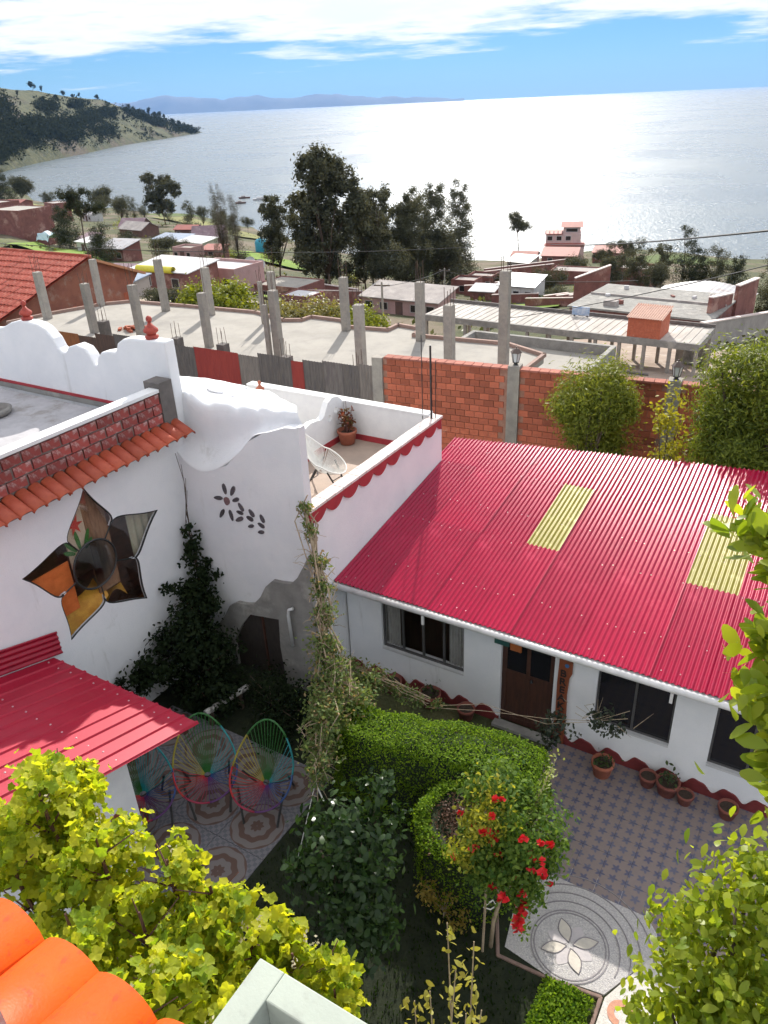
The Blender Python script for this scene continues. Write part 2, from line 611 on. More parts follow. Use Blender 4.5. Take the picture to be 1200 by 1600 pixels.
# lake
m, nt, b = nt_new('lake_water')
tc = nt.nodes.new('ShaderNodeTexCoord')
mp = nt.nodes.new('ShaderNodeMapping')
setin(mp, 'Rotation', (0, 0, R(-23)))
setin(mp, 'Scale', (1.0, 1.0, 1))
nt.links.new(tc.outputs['Object'], mp.inputs[0])
nA = tex(nt, 'Noise', .9, mp.outputs[0], Detail=4.0, Roughness=.6)
nB = tex(nt, 'Noise', .012, mp.outputs[0], Detail=5.0, Roughness=.6)
setin(b, 'Base Color', (.115, .145, .165, 1))
setin(b, 'IOR', 1.333)
mr = nt.nodes.new('ShaderNodeMapRange')
setin(mr, 'From Min', .3)
setin(mr, 'From Max', .7)
setin(mr, 'To Min', .24)
setin(mr, 'To Max', .32)
nt.links.new(nB.outputs['Fac'], mr.inputs['Value'])
nt.links.new(mr.outputs[0], b.inputs['Roughness'])
bp = nt.nodes.new('ShaderNodeBump')
setin(bp, 'Strength', 1.0)
setin(bp, 'Distance', .26)
nt.links.new(nA.outputs['Fac'], bp.inputs['Height'])
nt.links.new(bp.outputs[0], b.inputs['Normal'])
water_m = m
V, F = [], []
rings = [120, 400, 1000, 3000, 9000, 24000]
na = 72
for r_ in rings:
    for k in range(na):
        a = 2 * math.pi * k / na
        V.append((r_ * math.cos(a), r_ * math.sin(a), LAKE_Z))
for j in range(len(rings) - 1):
    for k in range(na):
        F.append((j * na + k, j * na + (k + 1) % na, (j + 1) * na + (k + 1) % na, (j + 1) * na + k))
F.append(tuple(range(na)))
tag(MB().add(V, F).build('lake', water_m), 'broad pale lake with a band of sun glitter', kind='structure')

# headland on the left
HS = [(-60, 500), (-40, 560), (-30, 590), (-24.7, 626), (-23.5, 671), (-21.2, 779), (-18.4, 907), (-15.6, 1119), (-13.2, 1277), (-11.0, 1511), (-10.6, 1560)]
HR = [(-60, 4.2), (-40, 3.0), (-30, 2.2), (-23.4, 1.79), (-22.4, 1.68), (-20.3, 1.44), (-18.5, 1.03), (-16.7, .83), (-14.9, .15), (-13.0, -.45), (-11.1, -1.2), (-10.6, -1.28)]


def headland_point(az, t):
    Ds = float(np.interp(az, *zip(*HS)))
    el = float(np.interp(az, *zip(*HR)))
    taper = float(np.interp(az, (-60, -18, -13, -10.6), (1, 1, .5, .03)))
    Dr = Ds + 330 * taper
    zr = EYE + Dr * math.tan(R(el))
    if t <= 1:
        d = Ds + (Dr - Ds) * t
        z = -25.6 + (zr + 25.6) * (t ** .78)
    else:
        d = Dr + 500 * taper * (t - 1)
        z = zr - (zr + 40) * (t - 1) ** 1.3
    u, v = from_polar(az, d)
    z += noise.fractal((u * .012, v * .012, 1.3), .7, 2.0, 5) * 4.0 * min(1, t * 3) * taper * (1 if t < .9 or t > 1.1 else .4)
    return u, v, z


m, nt, b = nt_new('headland_grass')
tc = nt.nodes.new('ShaderNodeTexCoord')
n1 = tex(nt, 'Noise', .012, tc.outputs['Object'], Detail=9.0, Roughness=.7)
n2 = tex(nt, 'Noise', .09, tc.outputs['Object'], Detail=8.0, Roughness=.75)
c = mixc(nt, ramp(nt, n2.outputs['Fac'], .36, .66), (.040, .050, .022), (.11, .11, .05))
c = mixc(nt, ramp(nt, n1.outputs['Fac'], .50, .62), c, (.10, .08, .058))
nt.links.new(c, b.inputs['Base Color'])
setin(b, 'Roughness', 1.0)
bp = nt.nodes.new('ShaderNodeBump')
setin(bp, 'Strength', .8)
setin(bp, 'Distance', 3.0)
nt.links.new(n2.outputs['Fac'], bp.inputs['Height'])
nt.links.new(bp.outputs[0], b.inputs['Normal'])
hl = MB().grid(lambda a, t: headland_point(-60 + 49.4 * a ** .8, t * 2), 180, 40).build('headland_hill', m, smooth=True)
tag(hl, 'grassy headland hill running out into the lake', kind='structure')

# far mountains
m, nt, b = nt_new('mountain_rock')
tc = nt.nodes.new('ShaderNodeTexCoord')
n1 = tex(nt, 'Noise', .0012, tc.outputs['Object'], Detail=8.0, Roughness=.65)
nt.links.new(mixc(nt, ramp(nt, n1.outputs['Fac'], .35, .65), (.075, .08, .085), (.12, .115, .11)), b.inputs['Base Color'])
setin(b, 'Roughness', 1.0)
MT = [(-34, .5), (-24, .75), (-18, .62), (-15.3, .62), (-13.1, .93), (-11.2, .80), (-9, .62), (-7.1, .72), (-5, .46), (-2.9, .66), (-.4, .38), (2.1, .27), (3.8, .14), (5.6, .02), (6.5, -.02)]


def mountain_point(a, t):
    az = -34 + 40.5 * a
    D = 17500 + 2500 * t
    el = float(np.interp(az, *zip(*MT)))
    h = EYE + D * math.tan(R(el)) + noise.fractal((az * .9, 2.0, 0), .9, 2.0, 6) * 42 * max(0, min(1, (6 - az) / 5))
    prof_ = math.sin(min(1, t * 2) * math.pi / 2) if t <= .5 else math.cos((t - .5) * math.pi)
    u, v = from_polar(az, D)
    z = -60 + (h + 60) * max(0, prof_)
    z += noise.fractal((u * .0008, v * .0008, 5), .8, 2.0, 5) * 45 * (1 - abs(2 * t - 1)) * (0 if abs(t - .5) < .01 else 1)
    return u, v, z


mo = MB().grid(mountain_point, 220, 14).build('mountains', m, smooth=True)
tag(mo, 'low blue mountains on the far shore', kind='structure')

# bright fields and the earth track on the slope: sheets that follow the ground
field_m = mat('field_green', (.17, .26, .025), (.11, .19, .02), rough=1, scale=.8, bump=.6, bscale=3, c3=(.24, .24, .06), s3=.3)
field_o = mat('field_olive', (.20, .20, .06), (.13, .14, .04), rough=1, scale=.6, bump=.6, bscale=3, c3=(.28, .22, .11), s3=.3)
track_m = mat('earth_track', (.42, .36, .28), (.34, .29, .23), rough=1, scale=.8, bump=.3, bscale=4)


def sheet(name, label, quad, m, lift_=.12, n_=14):
    (a, b_, c_, d_) = [Vector((p[0], p[1], 0)) for p in quad]

    def fn(s, t):
        p = (a.lerp(b_, s)).lerp(d_.lerp(c_, s), t)
        w = 1 + .06 * math.sin(9 * s + 5 * t)
        z = zt(p.x, p.y) + (noise.noise((p.x * .07, p.y * .07, 0)) * min(.5, max(0, polar(p.x, p.y)[1] - 32) * .01)) + lift_
        return p.x, p.y, z
    return tag(MB().grid(fn, n_, n_).build(name, m, smooth=True), label, kind='structure')


sheet('field', 'bright green field beside the long low house', [(-55, 64), (-47, 64), (-46, 73), (-55, 72)], field_m, .25)
sheet('field', 'bright green patch below the white house', [(-35, 82), (-28, 83), (-29, 89), (-36, 88)], field_m, .25)
sheet('field', 'green meadow below the brick cube house', [(-128, 92), (-104, 88), (-92, 76), (-112, 74)], field_m, .2)
sheet('field', 'yellow green meadow by the lakeside trees', [(-300, 205), (-255, 195), (-262, 216), (-300, 225)], field_o, .3)
sheet('field', 'olive field behind the pink house', [(-112, 112), (-86, 112), (-80, 124), (-108, 126)], field_m, .3)
sheet('field', 'olive strip along the lake shore', [(-210, 196), (-140, 160), (-132, 168), (-208, 210)], field_o, .3)
sheet('dirt_track', 'pale earth track beside the tiled barn', [(-72, 52), (-58, 50), (-50, 60), (-64, 62)], track_m, .2)
sheet('dirt_yard', 'bare earth yard under the colonnade', [(-26, 36), (-4, 38), (-4, 58), (-26, 56)], mat('yard_earth', (.36, .28, .22), (.28, .21, .17), rough=1, scale=.9, bump=.4, bscale=5, c3=(.42, .35, .29), s3=.5), .12)

# ------------------------------------------------------------------ garden ground and paving
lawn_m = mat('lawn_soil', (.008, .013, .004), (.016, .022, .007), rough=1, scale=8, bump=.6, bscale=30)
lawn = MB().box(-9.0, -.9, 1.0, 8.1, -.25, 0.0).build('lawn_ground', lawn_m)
tag(lawn, 'garden bed and lawn between the houses', kind='structure')

pav_m = mat('paving_bed', (.33, .28, .26), (.27, .23, .22), rough=.9, scale=3, bump=.2)


def star_tile():
    """printed tile: four blue-grey star flowers on a pinkish ground"""
    m, nt, b = nt_new('star_tile')
    tc = nt.nodes.new('ShaderNodeTexCoord')
    mp = nt.nodes.new('ShaderNodeMapping')
    setin(mp, 'Scale', (1 / .165, 1 / .165, 1))
    setin(mp, 'Location', (.5, .5, 0))
    nt.links.new(tc.outputs['Object'], mp.inputs[0])
    fr = nt.nodes.new('ShaderNodeVectorMath')
    fr.operation = 'FRACTION'
    nt.links.new(mp.outputs[0], fr.inputs[0])
    sb = nt.nodes.new('ShaderNodeVectorMath')
    sb.operation = 'SUBTRACT'
    sb.inputs[1].default_value = (.5, .5, 0)
    nt.links.new(fr.outputs[0], sb.inputs[0])
    sp = nt.nodes.new('ShaderNodeSeparateXYZ')
    nt.links.new(sb.outputs[0], sp.inputs[0])

    def mt(op, a, b_=None):
        n = nt.nodes.new('ShaderNodeMath')
        n.operation = op
        for i, x in enumerate((a, b_)):
            if x is None:
                continue
            if isinstance(x, (int, float)):
                n.inputs[i].default_value = x
            else:
                nt.links.new(x, n.inputs[i])
        return n.outputs[0]
    x, y = sp.outputs[0], sp.outputs[1]
    rr = mt('SQRT', mt('ADD', mt('MULTIPLY', x, x), mt('MULTIPLY', y, y)))
    th = mt('ARCTAN2', y, x)
    lim = mt('ADD', .29, mt('MULTIPLY', .10, mt('COSINE', mt('MULTIPLY', th, 5))))
    inside = ramp(nt, mt('SUBTRACT', lim, rr), -.08, .08)
    n1 = tex(nt, 'Noise', 8, tc.outputs['Object'], Detail=5.0)
    base = mixc(nt, n1.outputs['Fac'], (.25, .195, .18), (.185, .148, .14))
    oi = nt.nodes.new('ShaderNodeObjectInfo')
    blue = mixc(nt, oi.outputs['Random'], (.085, .085, .14), (.12, .12, .17))
    nt.links.new(mixc(nt, inside, base, blue), b.inputs['Base Color'])
    setin(b, 'Roughness', .75)
    return m


pat = MB().box(-2.62, 4.2, 6.1, 8.95, -.3, -.012).build('patio_floor', pav_m)
tag(pat, 'tiled patio in front of the red-roofed house', kind='structure')
T = .33
tm = MB().box(-T / 2 + .0015, T / 2 - .0015, -T / 2 + .0015, T / 2 - .0015, -.012, 0.003).mesh('tile', star_tile())
CIRC = (-1.30, 5.83)
for i in range(17):
    for j in range(8):
        x, y = -2.6 + T * (i + .5), 8.95 - T * (j + .5)
        if math.hypot(x - CIRC[0], y - CIRC[1]) < .92 or y < 6.0 or (x < -2.2 and y < 6.4):
            continue
        link('tile', tm, pat, (x, y, random.uniform(-.0015, .0015)))

# pebble mosaic disc with flower petals
pebble_m = mat('pebble_mosaic', (.55, .52, .50), (.38, .36, .37), rough=.8, scale=45, bump=.9, bscale=90, c3=(.68, .66, .63), s3=60)
ring_m = mat('dark_pebble_line', (.27, .25, .26), (.20, .18, .19), rough=.8, scale=30, bump=.6)
petal_m = mat('cream_petal_stone', (.55, .50, .43), (.47, .43, .38), rough=.7, scale=9, bump=.2)
grey_petal = mat('grey_petal_stone', (.46, .42, .42), (.40, .37, .38), rough=.7, scale=9, bump=.2)
mos = MB().lathe([(.47, -.2), (.47, .006)], (CIRC[0], CIRC[1], 0), 48)
mos.extrude(([(-2.12, 6.25, -.2), (-1.97, 5.44, -.2), (-1.42, 5.36, -.2), (-.78, 5.47, -.2), (-.34, 6.30, -.2)] + [(CIRC[0] + 1.08 * math.cos(R(q)), CIRC[1] + 1.08 * math.sin(R(q)), -.2) for q in range(28, 139, 10)]), (0, 0, .203))
mos = mos.build('mosaic_floor', pebble_m)
tag(mos, 'round pebble mosaic with a flower at the patio corner', kind='structure')


def flat_ring(r, w, z=.012, n_=56, c_=CIRC, a0=0, a1=2 * math.pi):
    mb = MB()
    V, F = [], []
    for k in range(n_ + 1):
        a = a0 + (a1 - a0) * k / n_
        for q, zz in ((r - w / 2, .001), (r + w / 2, .001), (r - w / 2, z), (r + w / 2, z)):
            V.append((c_[0] + q * math.cos(a), c_[1] + q * math.sin(a), zz))
    for k in range(n_):
        i = 4 * k
        F += [(i + 2, i + 3, i + 7, i + 6), (i, i + 2, i + 6, i + 4), (i + 1, i + 5, i + 7, i + 3)]
    return mb.add(V, F)


for r_ in (.42, .455):
    flat_ring(r_, .013).build('ring', ring_m, mos)
for r_, a0, a1 in ((.58, -.2, 2.9), (.70, .0, 2.7), (.82, .1, 2.6), (.96, .2, 2.4)):
    flat_ring(r_, .012, a0=a0, a1=a1, n_=40).build('ring', ring_m, mos)
for k in range(8):
    a = math.pi / 4 * k + .62
    big = k % 2 == 0
    L, wd = (.31, .075) if big else (.26, .085)
    P = []
    for s_ in list(np.linspace(0, 1, 9)) + list(np.linspace(1, 0, 9))[1:-1]:
        P.append(s_)
    pts = []
    for q, s_ in enumerate(P):
        side = 1 if q <= 8 else -1
        x, y = .04 + L * s_, side * wd * math.sin(math.pi * s_)
        pts.append((CIRC[0] + x * math.cos(a) - y * math.sin(a), CIRC[1] + x * math.sin(a) + y * math.cos(a), .001))
    MB().extrude(pts, (0, 0, .012 if big else .009)).build('petal', petal_m if big else grey_petal, mos)
    if big:
        MB().tube([(p[0], p[1], .012) for p in pts + pts[:1]], .008, 4, False).build('petal_outline', ring_m, mos)

# path with terracotta curls
path_m = mat('path_mosaic', (.62, .58, .52), (.50, .47, .44), rough=.85, scale=30, bump=.6, bscale=80, c3=(.70, .68, .64), s3=9)
curl_m = mat('terracotta_curl', (.55, .27, .17), (.46, .22, .15), rough=.8, scale=20, bump=.4, bscale=60)
pth = MB().extrude([(-.80, 1.0, -.2), (1.4, 1.0, -.2), (1.4, 6.3, -.2), (-.36, 6.28, -.2), (-.76, 5.44, -.2)], (0, 0, .206)).build('path_floor', path_m)
tag(pth, 'pale mosaic path with terracotta curls', kind='structure')
for k, (x, y, a) in enumerate([(-.55, 5.35, .3), (-.25, 5.05, 2.2), (-.6, 4.85, 1.2), (-.15, 5.45, 4.0), (-.3, 4.6, .5), (.2, 5.1, 3.0), (.15, 4.65, 1.8), (-.6, 4.3, 2.6), (.3, 5.6, 5.2)]):
    flat_ring(.115, .075, .014, 26, (x, y), a, a + 4.4).build('curl', curl_m, pth)
kerb_m = mat('kerb_stone', (.24, .16, .13), (.18, .12, .10), rough=.9, scale=8, bump=.4)
for k, (a, b_) in enumerate((((-.80, 1.2), (-.80, 5.42)), ((-.80, 5.42), (-1.42, 5.33)), ((-1.42, 5.33), (-2.0, 5.30)), ((-2.0, 5.30), (-2.32, 6.0)), ((-2.32, 6.0), (-2.62, 7.2)))):
    L = math.dist(a, b_)
    o = MB().boxr(((a[0] + b_[0]) / 2, (a[1] + b_[1]) / 2, -.15), L + .02, .045, .166 + .003 * k, math.atan2(b_[1] - a[1], b_[0] - a[0])).build('kerb', kerb_m, lawn)
    bevel(o, .012)


# mosaic terrace under the woven chairs: square cement tiles, each with a round brown flower
def rosette_tile():
    m, nt, b = nt_new('rosette_tile')
    tc = nt.nodes.new('ShaderNodeTexCoord')
    sp = nt.nodes.new('ShaderNodeSeparateXYZ')
    nz = tex(nt, 'Noise', 6, tc.outputs['Object'], Detail=3.0)
    ds_ = nt.nodes.new('ShaderNodeMix')
    ds_.data_type = 'VECTOR'
    setin(ds_, 'Factor', .03)
    nt.links.new(tc.outputs['Object'], ds_.inputs['A'])
    nt.links.new(nz.outputs['Color'], ds_.inputs['B'])
    nt.links.new(ds_.outputs['Result'], sp.inputs[0])

    def mt(op, a, b_=None):
        n = nt.nodes.new('ShaderNodeMath')
        n.operation = op
        for i, x in enumerate((a, b_)):
            if x is None:
                continue
            if isinstance(x, (int, float)):
                n.inputs[i].default_value = x
            else:
                nt.links.new(x, n.inputs[i])
        return n.outputs[0]
    x, y = sp.outputs[0], sp.outputs[1]
    rr = mt('SQRT', mt('ADD', mt('MULTIPLY', x, x), mt('MULTIPLY', y, y)))
    th = mt('ARCTAN2', y, x)
    wob = mt('MULTIPLY', .012, mt('COSINE', mt('MULTIPLY', th, 8)))
    w_ = mt('SINE', mt('MULTIPLY', mt('ADD', rr, wob), 36))
    band = ramp(nt, w_, -.1, .25)
    c = mixc(nt, band, (.165, .145, .14), (.10, .058, .045))
    lim = ramp(nt, rr, .37, .385)
    g2 = tex(nt, 'Checker', 18, tc.outputs['Object'])
    c = mixc(nt, lim, c, mixc(nt, g2.outputs['Fac'], (.16, .155, .17), (.11, .11, .125)))
    nt.links.new(c, b.inputs['Base Color'])
    setin(b, 'Roughness', .7)
    return m


cmos = MB().box(-8.6, -5.28, 3.2, 6.62, -.3, -.002).build('chair_terrace_floor', pav_m)
tag(cmos, 'patterned mosaic terrace under the woven chairs', kind='structure')
T2 = .83
tm2 = MB().box(-T2 / 2 + .003, T2 / 2 - .003, -T2 / 2 + .003, T2 / 2 - .003, -.004, .012).mesh('tile', rosette_tile())
for i in range(4):
    for j in range(4):
        link('tile', tm2, cmos, (-8.6 + T2 * (i + .5), 6.62 - T2 * (j + .5), 0))

# ------------------------------------------------------------------ the red-roofed breakfast house
house = thing('breakfast_house', 'white bungalow under the crimson corrugated roof beside the patio', 'house')
WV, WT = 8.95, .18
openings = [(-5.74, -4.20, .70, 1.88), (-3.56, -2.70, 0, 1.93), (-2.05, -.95, .66, 1.88), (-.42, .60, .58, 1.88)]
mb = MB()
x = -6.42
for a, b_, s_, t_ in openings:
    mb.box(x, a, WV, WV + WT, -.3, 2.04)
    if s_ > 0:
        mb.box(a, b_, WV, WV + WT, -.3, s_)
    mb.box(a, b_, WV, WV + WT, t_, 2.04)
    x = b_
mb.box(x, 1.7, WV, WV + WT, -.3, 2.04)
mb.box(1.52, 1.7, WV + WT, 12.9, -.3, 2.04)
mb.box(-6.42, 1.7, 12.9, 13.08, -.3, 2.58)
mb.build('wall', white, house)
MB().box(-6.4, 1.5, WV + WT, 12.9, -.3, .01).build('inner_floor', cement_dk, house)
MB().box(-6.4, 1.5, 9.9, 9.95, .0, 2.04).build('inner_partition', wood_dk, house)
# roof sheets, each laid over the one below
SL = .15
ang = math.atan(SL)
PIT = .0775


def corr_sheet(npitch, L, m, amp=.016, skew=0.0):
    V, F = [], []
    nx = npitch * 6 + 3
    for j in range(3):
        for i in range(nx):
            xx = i * PIT / 6
            y = (L + skew * (xx - npitch * PIT / 2)) * j / 2
            V.append((xx, y, amp * math.sin(2 * math.pi * i / 6)))
    for j in range(2):
        for i in range(nx - 1):
            F.append((j * nx + i, j * nx + i + 1, (j + 1) * nx + i + 1, (j + 1) * nx + i))
    return MB().add(V, F).mesh('sheet', m, True)


cols = [12, 12, 11, 7, 13, 13, 10, 10, 10, 10]
cache = {}
roof = MB().box(-6.40, 1.66, 8.72, 8.80, 1.945, 2.0).box(-6.40, 1.66, 10.2, 10.28, 2.16, 2.225).box(-6.40, 1.66, 12.0, 12.08, 2.43, 2.495).build('roof', wood_dk, house)
RZ0 = 2.02
RV0 = 8.64
u = -6.60
for ci, npch in enumerate(cols):
    uc = u + npch * PIT / 2
    vtop = 13.48 + (uc + 6.7) * .125
    for ri, (va, vb) in enumerate(((RV0, 10.70), (10.58, 12.60), (12.48, vtop))):
        sky_l = ri == 1 and ci in (3, 6)
        L = (vb - va) / math.cos(ang)
        key = (npch, round(L, 2), sky_l)
        sk_ = .125 if ri == 2 else 0.0
        if key not in cache:
            cache[key] = corr_sheet(npch, L, yellow_sheet if sky_l else crimson, skew=sk_)
        o = link('skylight_sheet' if sky_l else 'roof_sheet', cache[key], roof)
        o.location = (u, va, RZ0 + (va - RV0) * SL + .011 * (1 - ri) + .009 * (ci % 2) + (.006 if sky_l else 0))
        o.rotation_euler = (ang, 0, random.uniform(-.002, .002))
        if sky_l:
            o['label'] = 'yellow translucent skylight sheet'
    u += npch * PIT
screw_m = mat('screw_head', (.55, .45, .47), rough=.35, metal=.3)
mb = MB()
for vv in (8.80, 9.4, 10.64, 11.4, 12.54, 13.1):
    xx = -6.45
    k = 0
    while xx < 1.6:
        if random.random() < .7:
            z = RZ0 + (vv - RV0) * SL + .019
            mb.lathe([(.010, 0), (.009, .007), (.003, .010)], (xx + random.uniform(-.02, .02), vv + random.uniform(-.05, .05), z), 5)
        xx += PIT * random.choice((2, 3, 3))
o = mb.build('roof_screws', screw_m, roof)
o['kind'] = 'stuff'
g_ = MB()
g_.tube([(-6.42, 8.61, 1.965), (1.7, 8.61, 1.965)], .052, 12)
g_.box(-6.42, 1.7, 8.67, 8.71, 1.89, 1.995)
g_.build('gutter', gutter_m, house, True)
MB().box(-6.42, 1.7, 8.715, WV, 1.91, 1.93).build('soffit', white_clean, house)
for xx, k in ((-.98, 0), (-4.75, 1)):
    MB().boxr((xx, 8.60, 1.74), .04, .03, .17, 0).build('gutter_bracket', gutter_m, house)
# windows
fr_m = mat('window_frame', (.10, .095, .095), (.07, .07, .07), rough=.45)
sill_m = mat('window_sill', (.62, .62, .63), (.52, .52, .53), rough=.6)
cur_m = mat('curtain_cloth', (.50, .49, .47), (.40, .39, .38), rough=.9, scale=8)
for wi, (a, b_, s_, t_) in enumerate((openings[0], openings[2], openings[3])):
    w = MB().box(a, b_, WV + .05, WV + .09, s_, s_ + .035).box(a, b_, WV + .05, WV + .09, t_ - .035, t_).box(a, a + .03, WV + .05, WV + .09, s_ + .035, t_ - .035).box(b_ - .03, b_, WV + .05, WV + .09, s_ + .035, t_ - .035)
    nb = 4 if wi == 0 else 2
    for q in range(1, nb):
        xx = a + (b_ - a) * q / nb
        w.box(xx - .018, xx + .018, WV + .052, WV + .088, s_ + .035, t_ - .035)
    w = w.build('window', fr_m, house)
    MB().box(a + .03, b_ - .03, WV + .066, WV + .072, s_ + .035, t_ - .035).build('pane', glass_clear if wi == 0 else glass_dark, w)
    MB().box(a, b_, WV - .012, WV + .05, s_ - .03, s_ + .004).build('sill', sill_m, w)
    if wi == 0:
        for c0, c1 in ((a + .04, a + .30), (b_ - .32, b_ - .05)):
            MB().grid(lambda s, t: (c0 + (c1 - c0) * s, WV + .13 + .018 * math.sin(s * 31), s_ + .02 + (t_ - s_ - .03) * t), 40, 2).build('curtain', cur_m, w, True)
# door
a, b_, s_, t_ = openings[1]
d = MB().box(a, b_, WV + .06, WV + .10, 0.0, .1).box(a, b_, WV + .06, WV + .10, t_ - .08, t_).box(a, a + .08, WV + .06, WV + .10, .1, t_ - .08).box(b_ - .08, b_, WV + .06, WV + .10, .1, t_ - .08)
d.box(a + .40, a + .46, WV + .06, WV + .10, .1, t_ - .08).box(a + .08, a + .40, WV + .062, WV + .098, .98, 1.05).box(a + .46, b_ - .08, WV + .062, WV + .098, .98, 1.05)
d = d.build('door', wood_dk, house)
for x0, x1 in ((a + .08, a + .40), (a + .46, b_ - .08)):
    MB().box(x0, x1, WV + .072, WV + .078, 1.05, t_ - .08).build('pane', glass_dark, d)
    MB().box(x0, x1, WV + .070, WV + .082, .1, .98).build('panel', wood_dk, d)
MB().lathe([(.02, 0), (.028, .02), (.015, .05)], (a + .50, WV + .03, .95), 8).build('handle', metal_dark, d)
# scalloped painted skirting
mb = None


def scallop(x0, x1, name):
    pts = [(x0, WV - .022, -.1)]
    n_ = max(8, int((x1 - x0) / .02))
    for k in range(n_ + 1):
        xx = x0 + (x1 - x0) * k / n_
        ph = (xx + 6.4) / .415 * 2 * math.pi
        pts.append((xx, WV - .022, .17 + .07 * math.sin(ph) + .022 * math.sin(2 * ph + 1.0)))
    pts.append((x1, WV - .022, -.1))
    MB().extrude(pts, (0, .024, 0)).build(name, maroon, house)


scallop(-6.4, -3.56, 'scalloped_skirting')
scallop(-2.70, 1.7, 'scalloped_skirting')
MB().box(-3.62, -2.66, WV - .16, WV, -.02, .035).build('door_step', cement, house)

# hanging name board: flat lettering down the board
brd = thing('breakfast_board', 'tall orange wooden board lettered BREAKFAST beside the dark door', 'sign', loc=(-2.53, 8.90, 0))
pts = [(-.10, 0, .05), (.07, 0, .02), (.08, 0, .5), (.06, 0, 1.0), (.075, 0, 1.32), (.11, 0, 1.42), (.11, 0, 1.63), (-.09, 0, 1.66), (-.10, 0, 1.2), (-.09, 0, .7), (-.105, 0, .35)]
bo = MB().extrude(pts, (0, .035, 0)).build('board', wood_orange, brd)
letter_m = mat('black_letters', (.02, .015, .015), rough=.6)
for k, ch in enumerate('BREAKFAST'):
    cu = bpy.data.curves.new('letter', 'FONT')
    cu.body = ch
    cu.size = .175
    cu.extrude = .004
    cu.offset = .004
    cu.align_x = 'CENTER'
    cu.align_y = 'CENTER'
    t_o = bpy.data.objects.new('letter', cu)
    COL.objects.link(t_o)
    dg = bpy.context.evaluated_depsgraph_get()
    me = bpy.data.meshes.new_from_object(t_o.evaluated_get(dg))
    bpy.data.objects.remove(t_o)
    me.materials.clear()
    me.materials.append(letter_m)
    lo = link('letter', me, bo, (-.015, -.006, 1.40 - k * .155))
    lo.rotation_euler = (R(90), 0, 0)
blue_m = mat('blue_paint', (.06, .16, .36), rough=.6)
MB().lathe([(.035, 0), (.03, .012)], (0, 0, 0), 8).build('blue_dot', blue_m, bo).matrix_local = Matrix.Translation((.03, -.004, 1.565)) @ Matrix.Rotation(R(90), 4, 'X')

sg = thing('door_pennant', 'small teal and orange painted plaque above the dark door', 'plaque', loc=(-3.5, 8.93, 1.70))
MB().box(-.16, .08, -.03, -.005, -.13, .05).build('teal_panel', mat('teal_paint', (.03, .11, .10), rough=.7), sg)
MB().box(.10, .28, -.03, -.005, -.17, .03).build('orange_panel', mat('orange_paint', (.42, .12, .03), rough=.7), sg)

# ------------------------------------------------------------------ white annex: terrace, shell roof, stone-flower wall
annex = thing('white_annex', 'white annex with roof terrace between the garden wall and the crimson roof', 'house')
TU0, TU1, TV0, TV1, TZ = -9.6, -6.45, 8.12, 12.42, 2.80
# outer wall on the house side with the parapet
MB().box(TU1 - .16, TU1, TV0 + .02, TV1 + .18, -.3, 3.52).build('wall', white, annex)
MB().box(-11.2, TU1 - .16, TV1, TV1 + .18, -.3, 3.58).build('wall', white_clean, annex)
MB().box(TU0, TU1 - .16, TV0 + .25, TV1, TZ - .2, TZ).build('terrace_floor', floor_pink, annex)
sk = MB().box(TU0, TU1 - .16, TV1 - .02, TV1, TZ, TZ + .12).box(TU1 - .18, TU1 - .16, TV0 + .3, TV1 - .02, TZ, TZ + .12)
sk.box(-8.618, -8.595, TV0 + 2.2, TV1 - .02, TZ, TZ + .12)
sk.build('skirting', red_paint, annex)
# coping tiles on the parapet
ct = MB().box(-.115, .115, .006, .229, 0, .045).mesh('coping_tile', coping_m)
k = 0
vv = TV0 + .02
while vv < TV1 + .12:
    o = link('coping_tile', ct, annex, (TU1 - .085, vv, 3.52 + random.uniform(0, .004)))
    o.rotation_euler = (random.uniform(-.01, .01), 0, random.uniform(-.01, .01))
    vv += .235
MB().box(-11.2, TU1 - .2, TV1 - .02, TV1 + .2, 3.58, 3.615).build('coping', white_clean, annex)
# red scalloped valance under the coping, outer side
pts = [(TU1 + .002, TV0 + .02, 3.518)]
n_ = 150
for k in range(n_ + 1):
    v_ = TV0 + .02 + (TV1 + .1 - TV0) * k / n_
    ph = (v_ - TV0) / .47 * 2 * math.pi
    dep = .07 + .15 * abs(math.sin(ph / 2)) ** .75
    pts.append((TU1 + .002, v_, 3.518 - dep))
pts.append((TU1 + .002, TV1 + .12, 3.518))
MB().extrude(pts[::-1], (.028, 0, 0)).build('scalloped_trim', red_paint, annex)
# swirling partition with round holes on the left of the terrace
out = [(TV0 + 2.2, TZ), (TV0 + 2.2, 3.30), (10.9, 3.44), (11.25, 3.52), (11.45, 3.50), (11.6, 3.46), (11.7, 3.50), (11.78, 3.62), (11.88, 3.74), (12.02, 3.80), (12.2, 3.77), (12.34, 3.66), (12.41, 3.5), (12.41, TZ)]
holes = []
for hv, hz, hr in ((11.02, 3.22, .07), (11.22, 3.12, .075), (11.88, 3.40, .07), (12.12, 3.50, .07)):
    holes.append([(hv + hr * math.cos(2 * math.pi * q / 14), hz + hr * math.sin(2 * math.pi * q / 14)) for q in range(14)])


